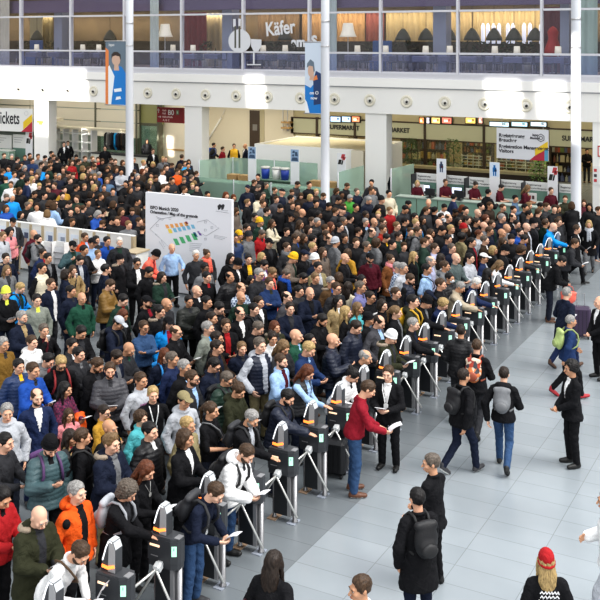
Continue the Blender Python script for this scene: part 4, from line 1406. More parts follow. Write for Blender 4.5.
# blue booth seats
for px, lb in ((33, 'left'), (62, 'right'), (380, 'middle')):
    v = VF + 3.2
    r = thing('booth_seat', {'left': 'blue upholstered booth seat below the pale wall panel', 'right': 'blue upholstered booth seat beside the first blue pier', 'middle': 'blue upholstered booth seat under the reddish curtain'}[lb], 'seat', (ux(px, v), v, GZ))
    bx(MB(), -.5, .5, -.35, .35, 0, .48, 0, .04).build('seat', mat('booth_blue', (.06, .12, .30), .6), r); bx(MB(), -.5, .5, .2, .38, .48, 1.45, 0, .04).build('backrest', mat('booth_blue', (.06, .12, .30), .6), r)
b = MB(); bx(b, U0 + .3, U1 - .3, WC - .32, WC - .22, GZ, 7.25)
tag(b.build('wall_wainscot', mat('wainscot_dark', (.045, .038, .026), .5)), None, None, None, 'structure')
for i, px in enumerate((403, 426, 449, 472, 494, 514, 535, 37, 110, 285)):
    v = VF + 4.2
    r = thing('pendant_lamp', 'dark bell-shaped pendant lamp in the restaurant, %s' % ('above the %s table from the tickets end' % ORD[min(range(len(spots)), key=lambda q: abs(spots[q] - px))]), 'lamp', (ux(px, v), v, 7.3), 0, 'dark pendant lamps in the restaurant')
    b = MB(); b.lathe([(.40, 0), (.36, .16), (.22, .42), (.08, .58), (.0, .60)], n=16); b.build('lamp_shade', mat('pendant_dark', (.06, .065, .05), .5), r, True)
    b = MB(); b.tube([(0, 0, .58), (0, 0, 2.3)], .012, 5); b.build('cord', BLACK, r)
for i, px in enumerate((24, 50, 70, 88, 104, 205, 250, 275, 296, 318, 372, 392, 412, 436, 461, 481, 505, 527)):
    v = VF + 3.98
    r = thing('potted_shrub', 'dark leafy shrub in a pale pot inside the restaurant, %s from the tickets end' % ORD[i], 'plant', (ux(px, v), v, GZ), 0, 'shrubs among the restaurant tables')
    b = MB(); b.lathe([(.17, 0), (.21, .75), (.19, .75), (.0, .70)], n=12); b.build('pot', mat('pot_cream', (.52, .48, .36) if i % 2 else (.08, .05, .05), .6), r, True)
    l = MB()
    for k in range(90):
        a = random.uniform(0, 2 * PI); rad = .30 * math.sqrt(random.random()); c = Vector((rad * math.cos(a), rad * math.sin(a), random.uniform(.7, 1.35)))
        d = Vector((math.cos(a), math.sin(a), random.uniform(-.3, 1))).normalized(); n_ = d.cross(Vector((random.random() - .5, random.random() - .5, 1))).normalized(); w = .05; q = .22
        l.raw([c, c + d * q * .5 + n_ * w, c + d * q, c + d * q * .5 - n_ * w], [(0, 1, 2, 3)])
    l.build('foliage', mat('leaf_dim', (.035, .05, .022), .6), r)
# red dress form and bottles on the counter behind
r = thing('dress_form', 'red dress on a stand behind the gallery glass', 'dress form', (ux(553, VF + 3.4), VF + 3.4, GZ))
b = MB(); b.lathe([(.42, .75), (.36, 1.1), (.20, 1.55), (.25, 1.85), (.16, 2.0), (.07, 2.08), (.0, 2.1)], n=18); b.build('dress', mat('dress_red', (.45, .03, .03), .6), r, True)
b = MB(); b.lathe([(.2, 0), (.2, .03), (.02, .05), (.02, .78)], n=10); b.build('stand', STEEL, r, True)
for i, px in enumerate((483, 488, 493.5, 499, 508, 513, 524, 530, 541)):
    v = WC - .6
    o = MB().lathe([(.09, 0), (.10, .3), (.10, .85), (.04, 1.0), (.0, 1.0)], (0, 0, 0), 10).build('tall_candle', mat('candle_glow', (.85, .86, .9), .4, emit=(.8, .85, 1), es=.5), None, True, (ux(px, v), v, 7.15))
    tag(o, 'tall white lit candle holder in the restaurant, %s from the blue pier' % ORD[i], 'candle', 'white candle holders before the olive curtain')
b = MB(); bx(b, ux(478, WC - .6), ux(548, WC - .6), WC - .85, WC - .35, GZ, 7.15)
tag(b.build('sideboard', DWOOD), 'dark sideboard carrying the white candle holders', 'sideboard')
# lettering and emblem on the glass
fz = 'frosted film'
FILM = mat('frosted_film', (.66, .67, .70), .6)
r = thing('window_lettering', 'white restaurant lettering with plate, fork and wine glass on the gallery glass', 'lettering', (ux(240, VF), VF - .03, GZ))
L0 = lambda px, py: (vp(px, py, VF - .03).x - r.location.x, vp(px, py, VF - .03).z - GZ)
b = MB()
cx, cz = L0(239.5, 41)
ra = 11.2 / FPX * 48.5 * 1.16
n = 36
plate = [(cx + ra * 1.0 * math.cos(2 * PI * k / n), cz + ra * .90 * math.sin(2 * PI * k / n)) for k in range(n)]
b.raw([(p[0], 0, p[1]) for p in plate], [tuple(range(n))], 0)
def poly(pts, y=-.004, m=0):
    q = [L0(*p) for p in pts]
    b.raw([(p[0], y, p[1]) for p in q], [tuple(range(len(q)))], m)
poly([(233.2, 19), (235.8, 19), (235.8, 27), (233.2, 27)]); poly([(238.4, 18.5), (241, 19), (240.6, 28), (238.4, 27)])
poly([(234.5, 26), (236.2, 26), (236.2, 48), (234.5, 48)], -.006, 1); poly([(238.6, 26), (240.4, 26), (240.4, 48), (238.6, 48)], -.006, 1)
poly([(251, 39), (261.5, 39.5), (261.5, 46), (258, 52), (254, 52), (251, 46)]); poly([(253, 52), (254.6, 52), (254.6, 64), (253, 64)]); poly([(247, 64), (261, 64), (261, 65.2), (247, 65.2)])
b.build('emblem', [FILM, mat('film_gap', (.10, .10, .08), .6)], r)
x, z = L0(266, 36)
text_mesh('Käfer', .92, 'lettering', FILM, r, Matrix.Translation((x, 0, z)) @ Matrix.Rotation(-.10, 4, 'Y') @ Matrix.Rotation(PI / 2, 4, 'X') @ Matrix.Diagonal((.80, 1, 1, 1)), bold=.022)
x, z = L0(291.5, 46.3)
text_mesh('am', .62, 'lettering', FILM, r, Matrix.Translation((x, 0, z)) @ Matrix.Rotation(PI / 2, 4, 'X'), bold=.03)
x, z = L0(311.5, 45)
text_mesh('S', .62, 'lettering', FILM, r, Matrix.Translation((x, 0, z)) @ Matrix.Rotation(PI / 2, 4, 'X'), bold=.03)
# green exit sign hanging at the tickets end
o = MB(); bx(o, ux(79, VF + 4), ux(83, VF + 4), VF + 3.95, VF + 4, zy(81, 10, VF + 4), zy(81, 6.5, VF + 4))
tag(o.build('exit_sign', mat('exit_green', (.15, .5, .38), .5, emit=(.2, .7, .5), es=.6)), 'small lit green exit sign in the gallery', 'sign')

# ------------------------------------------------------------------ glass service islands
def gpanel(b, p, q, z0, z1, t=.03):
    p, q = Vector((p[0], p[1], 0)), Vector((q[0], q[1], 0))
    d = q - p
    R = Matrix.Rotation(math.atan2(d.y, d.x), 3, 'Z')
    b.box(((p.x + q.x) / 2, (p.y + q.y) / 2, (z0 + z1) / 2), (d.length, t, z1 - z0), 0, R)
def glass_run(name, label, pts, z0, z1, cat='glass screen'):
    c = Vector((sum(p[0] for p in pts) / len(pts), sum(p[1] for p in pts) / len(pts), 0))
    r = thing(name, label, cat, c)
    for i in range(len(pts) - 1):
        p, q = Vector(pts[i]).to_2d() if len(pts[i]) == 3 else Vector(pts[i]), Vector(pts[i + 1]).to_2d() if len(pts[i + 1]) == 3 else Vector(pts[i + 1])
        n = max(1, round((q - p).length / 2.0))
        for k in range(n):
            a, e = p + (q - p) * (k / n) - c.to_2d(), p + (q - p) * ((k + 1) / n) - c.to_2d()
            b = MB(); gpanel(b, a + (e - a) * .012, e - (e - a) * .012, z0, z1); b.build('glass_panel', PALEGLASS, r)
            s = MB(); s.tube([(a.x, a.y, 0), (a.x, a.y, z1 + .02)], .03, 6); s.build('post', GREYMET, r, True)
    return r
vA, vBk = 36.3, 39.2
u = lambda px, v: (ux(px, v), v)
glass_run('glass_counter_front', 'long green glass counter front in the middle of the hall', [u(198, vA), u(310, vA), u(362, vA - .2)], .06, 1.22)
glass_run('glass_screen', 'tall green glass screen behind the bins on the middle counter', [u(199, 37.6), u(233, vBk), u(318, vBk)], .3, 1.78)
glass_run('glass_screen', 'slanted green glass screen right of the middle mast', [u(338, 37.2), u(364, 39.8)], .5, 1.75)
glass_run('glass_screen', 'low green glass screen in front of the column by the booth', [u(391, 37.5), u(414, 39.6)], .6, 2.0)
r = thing('service_counter', 'green service counter with wooden cabinets behind the glass', 'counter', (ux(270, 37.6), 37.6, 0))
L = ux(330, 37.6) - ux(204, 37.6)
bx(MB(), -L / 2, L / 2, -1.0, -.35, .98, 1.03).build('worktop', mat('counter_top_green', (.38, .46, .38), .4), r)
bx(MB(), -L / 2, L / 2, -.95, -.40, 0, .98).build('front_panel', mat('counter_green', (.19, .29, .22), .5), r)
for k in (-.36, -.27, .30, .42): bx(MB(), k * L - .25, k * L + .25, .5, .9, 0, 1.15).build('cabinet', WOOD, r)
for px, c, lb in ((265.5, (.02, .06, .35), 'blue round bin left of the white one on the service counter'), (276.5, (.72, .72, .68), 'white round bin between the two blue ones'), (285, (.02, .05, .30), 'blue round bin right of the white one on the service counter')):
    p = vp(px, 176, 38.4)
    r = thing('waste_bin', lb, 'bin', (p.x, 38.4, 1.05), 0, 'round bins on the service counter')
    b = MB(); b.lathe([(.17, 0), (.20, .50), (.18, .50), (.16, .05), (0, .05)], n=18); b.build('body', mat('bin_plastic', c, .4), r, True)
    b = MB(); b.lathe([(.205, .46), (.222, .48), (.222, .53), (.20, .54)], n=18); b.build('rim', mat('bin_rim', (.5, .5, .48), .4), r, True)
b = MB(); bx(b, ux(258, 38.4), ux(296, 38.4), 38.55, 38.75, .0, 1.0); bx(b, ux(258, 38.4), ux(296, 38.4), 38.14, 38.75, 1.0, 1.05); tag(b.build('bin_bench', mat('counter_green', (.19, .29, .22), .5)), 'green bench carrying three round bins', 'bench')
# white booth with its beige open top
r = thing('white_booth', 'large white box booth with a beige top behind the glass counter', 'booth', (ux(310, 41.4), 41.4, 0))
u0, u1 = ux(254.5, 41.4) - r.location.x, ux(366, 41.4) - r.location.x
zb = zy(310, 147, 41.4)
bx(MB(), u0, u1, 0, .12, 0, zb).build('front_wall', WHITE, r)
b = MB(); bx(b, u0, u0 + .12, .12, 4.2, 0, zb); bx(b, u1 - .12, u1, .12, 4.2, 0, zb); bx(b, u0, u1, 4.2, 4.32, 0, zb + .02); b.build('side_wall', WHITE2, r)
bx(MB(), u0 + .12, u1 - .12, .12, 4.2, zb - .14, zb - .06).build('roof_panel', mat('booth_top', (.62, .56, .40), .6), r)
b = MB(); bx(b, ux(354, 41.2), ux(366, 41.2), 40.9, 41.3, 0, zy(360, 150, 41.2)); tag(b.build('cream_partition', CREAM), 'cream partition joining the white booth to the column', 'partition')

def stand_banner(px0, px1, y0, y1, v, label, pic):
    a, c = vp(px0, y0, v), vp(px1, y1, v)
    r = thing('banner_stand', label, 'banner stand', ((a.x + c.x) / 2, v, 0), 0, 'white banner stands at the counters')
    L, z1 = c.x - a.x, a.z
    bx(MB(), -L / 2, L / 2, 0, .03, .12, z1).build('cloth', mat('stand_cloth', (.74, .75, .77), .6), r)
    bx(MB(), -L / 2 - .04, L / 2 + .04, -.12, .15, 0, .12, 0, .03).build('base', GREYMET, r)
    b = MB(); yy = -.004; hh = .42 * (a.z - c.z)
    zt = z1 - .02 * hh
    cols = {'snow': [(.30, .42, .60), (.05, .09, .16), (.45, .04, .05)], 'cube': [(.78, .78, .80), (.02, .02, .02), (.50, .06, .07)], 'ski': [(.70, .74, .80), (.05, .07, .14), (.45, .05, .05)], 'blue': [(.62, .72, .84), (.01, .16, .45), (.05, .1, .25)]}[pic]
    ms = [mat('stand_print', x, .6) for x in cols]
    b.raw([(-L * .46, yy, zt - hh), (L * .46, yy, zt - hh), (L * .46, yy, zt), (-L * .46, yy, zt)], [(0, 1, 2, 3)], 0)
    if pic == 'snow':
        for k, (x0, z0, x1, z1_) in enumerate(((-.4, .05, .4, .35), (-.35, .42, -.05, .6), (.05, .45, .38, .8), (-.3, .7, 0, .9))): b.raw([(x0 * L, yy - .002, zt - hh + z0 * hh), (x1 * L, yy - .002, zt - hh + z0 * hh), (x1 * L * .8, yy - .002, zt - hh + z1_ * hh), (x0 * L * .7, yy - .002, zt - hh + z1_ * hh)], [(0, 1, 2, 3)], 1)
    elif pic == 'cube':
        for (x0, z0, x1, z1_, m) in ((-.40, .02, -.05, .45, 1), (-.02, .0, .15, .40, 1), (-.05, .55, .35, .95, 2), (.10, .42, .42, .7, 2)): b.raw([(x0 * L, yy - .002, zt - hh + z0 * hh), (x1 * L, yy - .002, zt - hh + z0 * hh), (x1 * L + .05, yy - .002, zt - hh + z1_ * hh), (x0 * L + .05, yy - .002, zt - hh + z1_ * hh)], [(0, 1, 2, 3)], m)
    else:
        for (x0, z0, x1, z1_, m) in ((-.10, .62, .10, .82, 1), (-.18, .34, .20, .64, 1 if pic == 'blue' else 1), (-.15, .05, -.02, .36, 1), (.05, .05, .18, .36, 1), (.0, .38, .22, .52, 2)): b.raw([(x0 * L, yy - .003, zt - hh + z0 * hh), (x1 * L, yy - .003, zt - hh + z0 * hh), (x1 * L, yy - .003, zt - hh + z1_ * hh), (x0 * L, yy - .003, zt - hh + z1_ * hh)], [(0, 1, 2, 3)], m)
    b.build('printed_picture', ms, r)
stand_banner(248, 256, 146.5, 175, 38.0, 'white banner stand with a snowy picture left of the bins', 'snow')
stand_banner(290.5, 299, 149, 178.5, 37.9, 'white banner stand with a snowy picture right of the bins', 'snow')
stand_banner(337, 345.5, 153, 180, 38.2, 'white banner stand with black and red print right of the middle mast', 'cube')
stand_banner(436.5, 446, 158.5, 192, 37.75, 'white banner stand with a dark blue skier at the registration counter', 'ski')
stand_banner(489.5, 499.5, 162, 196, 37.75, 'white banner stand with a bright blue skier at the registration counter', 'blue')
stand_banner(547.5, 557.5, 166, 200, 37.75, 'white banner stand with pale blue print and red mark beside the mast', 'cube')

# registration counters
vSgn, vCt = 38.3, 36.2
for i, (xa, xb, lb) in enumerate(((415.5, 436.5, 'leftmost beside the glass screen'), (446, 467.5, 'between the two skier banner stands'), (468, 489.5, 'just left of the bright blue skier stand'), (500, 523.5, 'just right of the bright blue skier stand'), (524.5, 547.5, 'below the hanging registration sign'), (558, 575, 'behind the mast'))):
    u0, u1 = ux(xa, vSgn), ux(xb, vSgn)
    xm = (xa + xb) / 2
    yt = 173.5 + (xm - 426) * .078
    zt, zm = zy(xm, yt, vSgn), zy(xm, yt + 8.5, vSgn)
    r = thing('counter_sign', 'white counter sign over green glass, %s' % lb, 'sign', ((u0 + u1) / 2, vSgn, 0), 0, 'registration counter signs')
    L = u1 - u0
    bx(MB(), -L / 2 + .02, L / 2 - .02, 0, .06, zm, zt).build('sign_panel', mat('counter_sign_white', (.70, .71, .70), .5), r)
    bx(MB(), -L / 2 + .02, L / 2 - .02, .01, .04, .75, zm).build('glass_panel', glass_mat('registration_glass', (.5, .7, .62), .06, .8, (.20, .34, .28)), r)
    text_mesh('Registrierung', .105, 'lettering', INK, r, upright((-L / 2 + .10, -.006, zt - .15)))
    text_mesh('Registration Management', .078, 'lettering', INK, r, upright((-L / 2 + .10, -.006, zt - .27)))
    bx(MB(), -L / 2, L / 2, -.55, 0, .98, 1.03).build('desk_shelf', mat('desk_pale', (.55, .58, .53), .5), r)
    b = MB(); bx(b, -L / 2, -L / 2 + .05, -.5, 0, 0, zt); b.build('post', DARK, r)
r = thing('registration_counter', 'long green front counter of the registration desks', 'counter', (ux(490, vCt), vCt, 0))
u0, u1 = ux(396, vCt) - r.location.x, ux(574, vCt) - r.location.x
n = 8
for k in range(n):
    a, c = u0 + (u1 - u0) * k / n, u0 + (u1 - u0) * (k + 1) / n
    bx(MB(), a + .015, c - .015, 0, .05, .05, 1.10).build('front_panel', mat('counter_panel_green', (.26, .40, .32), .35), r)
bx(MB(), u0, u1, -.06, .45, 1.10, 1.14).build('worktop', mat('desk_green', (.34, .40, .35), .5), r)
bx(MB(), u0, u1, .06, .40, 0, 1.10).build('cabinet', WOOD, r)
for px, py, on, lb in ((425, 186, 1, 'computer monitor on the leftmost registration desk'), (457, 188, 1, 'computer monitor on the desk between the skier stands'), (430, 196, 0, 'dark computer monitor seen from behind on the counter'), (459, 199, 0, 'dark grey monitor on the counter beside the staff in red')):
    v = 37.95 if on else 36.3
    p = vp(px, py, v)
    zb = 1.03 if on else 1.16
    r = thing('monitor', lb, 'monitor', (p.x, v, zb), 0.12 if on else 2.9, 'monitors on the registration desks')
    bx(MB(), -.22, .22, -.03, .03, .08, .36, 0, .01).build('casing', DARK, r)
    if on: bx(MB(), -.20, .20, -.034, -.03, .10, .34).build('display', mat('monitor_glow', (.6, .68, .85), .3, emit=(.75, .82, 1), es=.9), r)
    else: bx(MB(), -.20, .20, -.034, -.03, .10, .34).build('display', mat('monitor_off', (.05, .055, .06), .2), r)
    b = MB(); bx(b, -.04, .04, -.03, .03, .02, .12); bx(b, -.14, .14, -.10, .10, 0, .02); b.build('stand', DARK, r)
for px, py, lb in ((472, 188, 'white notice board with dark blocks on the registration desk'), (530, 192, 'small white leaflet box on the registration desk'), (418, 185, 'white poster leaning by the leftmost registration desk')):
    p = vp(px, py, 37.9)
    r = thing('desk_poster', lb, 'poster', (p.x, 37.88, 1.03), 0)
    bx(MB(), -.26, .26, 0, .03, 0, .36).build('board', mat('sheet_white', (.78, .78, .76), .5), r)
    for k in (-.13, .0, .13): bx(MB(), k - .045, k + .045, -.006, 0, .12, .26).build('printed_block', mat('print', (.10, .06, .06) if k else (.4, .05, .05), .5), r)
# tickets counters at the far left
vT = 41.4
for i, (xa, xb, lb) in enumerate(((-14, 11.5, 'outer'), (13, 26, 'inner'))):
    u0, u1 = ux(xa, vT), ux(xb, vT); L = u1 - u0; xm = (xa + xb) / 2
    zt, zm = zy(xm, 134.5, vT), zy(xm, 148, vT)
    r = thing('ticket_counter', {'outer': 'white ticket counter panel at the picture edge under the tickets sign', 'inner': 'white ticket counter panel beside the red and black poster'}[lb], 'counter', ((u0 + u1) / 2, vT, 0))
    bx(MB(), -L / 2, L / 2, 0, .06, zm, zt).build('sign_panel', mat('counter_sign_white', (.70, .71, .70), .5), r)
    bx(MB(), -L / 2, L / 2, .01, .04, .2, zm).build('glass_panel', glass_mat('registration_glass', (.5, .7, .62), .06, .8, (.20, .34, .28)), r)
    for k in range(3): bx(MB(), -L * .42, L * (.3 - .1 * k), -.008, 0, zt - .20 - .13 * k, zt - .16 - .13 * k).build('text_line', mat('pale_mark', (.42, .42, .43), .6), r)
    bx(MB(), -L / 2, L / 2, -1.3, -1.26, .0, 1.12).build('front_panel', PALEGLASS, r)
    bx(MB(), -L / 2, L / 2, -1.3, -.8, 1.12, 1.17).build('worktop', mat('desk_pale', (.55, .58, .53), .5), r)
    bx(MB(), -L / 2, L / 2, -1.24, -.85, 0, 1.12).build('cabinet', mat('counter_green', (.19, .29, .22), .5), r)
stand_banner(25.5, 32.5, 131.5, 160, vT - .1, 'white banner stand with black and red print beside the left column', 'cube')
b = MB(); bx(b, ux(-30, vT), ux(33, vT), vT + .5, vT + 2.5, 2.55, 2.75); tag(b.build('counter_canopy', mat('beam_beige', (.62, .57, .45), .5)), 'beige canopy over the ticket counters', 'canopy')

# ------------------------------------------------------------------ map board, poster wall, tables
vM = 23.3
pL, pR = ux(145.5, vM), ux(231.5, vM)
zt = zy(231, 200, vM)
r = thing('map_board', 'big white standing board with a coloured map of the exhibition grounds', 'board', ((pL + pR) / 2, vM, 0))
L = pR - pL
bx(MB(), -L / 2, L / 2, 0, .12, .04, zt).build('board', mat('board_white', (.78, .79, .83), .5), r)
b = MB()
for q in (-.4, .4): bx(b, q * L - .05, q * L + .05, -.25, .45, 0, .05)
b.build('foot', GREYMET, r)
B = lambda px, py: (vp(px, py, vM).x - r.location.x, vp(px, py, vM).z)
ORG, YEL, SKY, GRN, DKB, PUR, MRD = [mat('map_' + n, c, .6) for n, c in (('orange', (.80, .38, .12)), ('yellow', (.85, .66, .10)), ('sky', (.20, .48, .66)), ('green', (.10, .45, .20)), ('petrol', (.04, .20, .28)), ('purple', (.16, .06, .34)), ('red', (.50, .06, .12)))]
MM = [ORG, YEL, SKY, GRN, DKB, PUR, MRD]
b = MB()
def para(x, y, w, h, sk, m):
    q = [B(x, y), B(x + w, y + w * .0), B(x + w + sk, y + h), B(x + sk, y + h)]
    b.raw([(p[0], -.004, p[1]) for p in q][::-1], [(0, 1, 2, 3)], m)
for k in range(5): para(165 + 4.7 * k, 224.6 - .6 * k, 3.1, 3.8, 1.6, 0 if k < 5 else 6)
para(184.8, 221.6, 2.2, 2.4, 1.6, 6)
para(167.6, 229, 3.6, 4.2, 1.6, 1)
for k in range(5): para(172.6 + 4.5 * k, 228.2 - .9 * k, 3.2, 4.0, 1.7, 2)
for k in range(4): para(173 + 6.0 * k, 238.6 - 1.7 * k, 4.0, 6.4, 3.0, 3)
para(192.8, 232.2, 2.6, 4.6, 2.6, 4); para(196.8, 231.0, 2.2, 4.4, 3.0, 5)
b.build('map_hall', MM, r)
b = MB()
def line(pts, w=.008):
    b.tube([(*[B(*p)[0]], -.004, B(*p)[1]) for p in pts], w, 4)
line([(150, 229), (160, 219), (176, 216), (192, 215)]); line([(150, 229), (158, 236), (172, 250)]); line([(197, 222), (207, 219.5), (219, 228), (206, 236), (197, 231)])
line([(155, 234), (160, 238)]); line([(159, 241), (164, 249)]); line([(161, 240), (165, 247)])
for (x, y) in ((170, 218.5), (157.5, 225.5), (205.5, 222), (205.5, 230), (212, 227.5), (205.5, 239)):
    line([(x - 1, y - 1), (x + 1, y - 1), (x + 1, y + 1), (x - 1, y + 1), (x - 1, y - 1)], .007)
for k in range(5): line([(189.5, 243 + 1.9 * k), (202 - k, 244 + 1.9 * k)], .007)
for k in range(3): line([(214, 235 + 1.2 * k), (227 - 2 * k, 237.4 + 1.2 * k)], .007)
line([(156, 216.5), (164, 219.5)]); line([(157, 218), (163, 220.4)]); line([(184, 218.5), (191, 219)]); line([(216, 211), (229, 213)]); line([(222, 210), (228, 210.8)])
b.build('map_line', mat('map_grey', (.42, .43, .46), .6), r)
x, z = B(150.3, 208.7)
text_mesh('ISPO Munich 2020', .135, 'lettering', INK, r, upright((x, -.006, z)), bold=.003)
x, z = B(150.3, 212.3)
text_mesh('Orientation / Map of the grounds', .125, 'lettering', INK, r, upright((x, -.006, z - .02)), bold=.003)
b = MB()
for q in (0, 1):
    x, z = B(219 + 3.2 * q, 207)
    b.raw([(x - .02, -.005, z - .09), (x + .05, -.005, z - .05), (x + .085, -.005, z + .06), (x + .03, -.005, z + .09), (x - .05, -.005, z + .03)], [(0, 1, 2, 3, 4)])
b.build('emblem', INK, r)

vW = 23.35
w0, w1 = ux(-30, vW), ux(134, vW)
zW = zy(50, 226.5, vW)
pn = 13
EDGE = [ux(x, vW) for x in (-27, -15, -3, 9, 20.5, 32, 44, 56.5, 69, 82, 95.5, 110, 134)]
PICS = [(.30, .34, .42), (.55, .50, .45), (.45, .08, .07), (.05, .10, .25), (.55, .40, .34), (.14, .40, .66), (.04, .04, .06), (.30, .07, .10), (.25, .28, .33), (.10, .12, .20), (.30, .26, .22), (.16, .2, .3)]
for k in range(12):
    a, c = EDGE[k], EDGE[k + 1]; L = c - a
    r = thing('display_panel', 'white poster panel with beige post in the low wall, %s from the picture edge' % ORD[k], 'display panel', ((a + c) / 2, vW, 0), 0, 'white panels of the low poster wall')
    bx(MB(), -L / 2, L / 2 - .09, 0, .08, .05, zW).build('board', mat('panel_white', (.80, .80, .77), .5), r)
    bx(MB(), L / 2 - .09, L / 2, -.03, .11, 0, zW).build('post', mat('panel_post', (.50, .41, .27), .5), r)
    bx(MB(), -L / 2, L / 2, -.02, .10, zW, zW + .03).build('cap', mat('panel_white', (.80, .80, .77), .5), r)
    if k < 11:
        b = MB(); bx(b, -L * .36, L * .22, -.006, 0, zW - .80, zW - .16, 0); bx(b, -L * .28, L * .10, -.010, -.006, zW - .72, zW - .46, 1); bx(b, -L * .16, L * .18, -.010, -.006, zW - .46, zW - .28, 2)
        b.build('poster', [mat('poster_paper', (.70, .76, .84), .6), mat('poster_ink', PICS[k], .6), mat('poster_ink', PICS[(k + 5) % 12], .6)], r)
# low white counters at the end of the poster wall
a, c = ux(129, 22.6), ux(141, 22.6)
r = thing('white_counter', 'low white counter block at the end of the poster wall', 'counter', ((a + c) / 2, 22.6, 0))
bx(MB(), (a - c) / 2, (c - a) / 2, -.25, .35, 0, zy(135, 252, 22.6)).build('body', mat('panel_white', (.80, .80, .77), .5), r)
bx(MB(), (a - c) / 2 - .03, (c - a) / 2 + .03, -.28, .38, zy(135, 252, 22.6), zy(135, 252, 22.6) + .04).build('worktop', mat('panel_post', (.50, .41, .27), .5), r)
for px, lb in ((47.5, 'white brochure stand left of the person in a teal jacket'), (60, 'white brochure stand hidden partly by the person in a teal jacket')):
    p = vp(px, 244, 22.4)
    r = thing('brochure_stand', lb, 'stand', (p.x, 22.4, 0), 0, 'white brochure stands')
    z1 = p.z + .05
    b = MB(); bx(b, -.24, .24, .08, .12, .2, z1)
    for sx in (-.24, .24): bx(b, sx - .015, sx + .015, -.10, .12, 0, z1)
    b.build('frame', WHITE2, r)
    for k in range(5):
        s = MB(); s.box((0, .0, .35 + k * (z1 - .4) / 5), (.44, .02, .16), 0, Matrix.Rotation(-.35, 3, 'X')); s.build('brochure_row', mat('brochure', (.58, .60, .62), .6), r)
for px, py, lb in ((112, 214, 'small high table with papers behind the poster wall, left of the mast'), (141, 211, 'small high table with papers behind the poster wall, beside the map board')):
    p = gp(px, py, 1.05)
    r = thing('high_table', lb, 'table', (p.x, p.y, 0))
    b = MB(); b.lathe([(.40, 1.02), (.42, 1.03), (.42, 1.06), (.40, 1.065)], n=20); b.build('table_top', mat('table_wood', (.45, .36, .24), .5), r, True)
    b = MB(); b.lathe([(.26, 0), (.26, .03), (.04, .05), (.04, 1.02)], n=14); b.build('pedestal', STEEL, r, True)

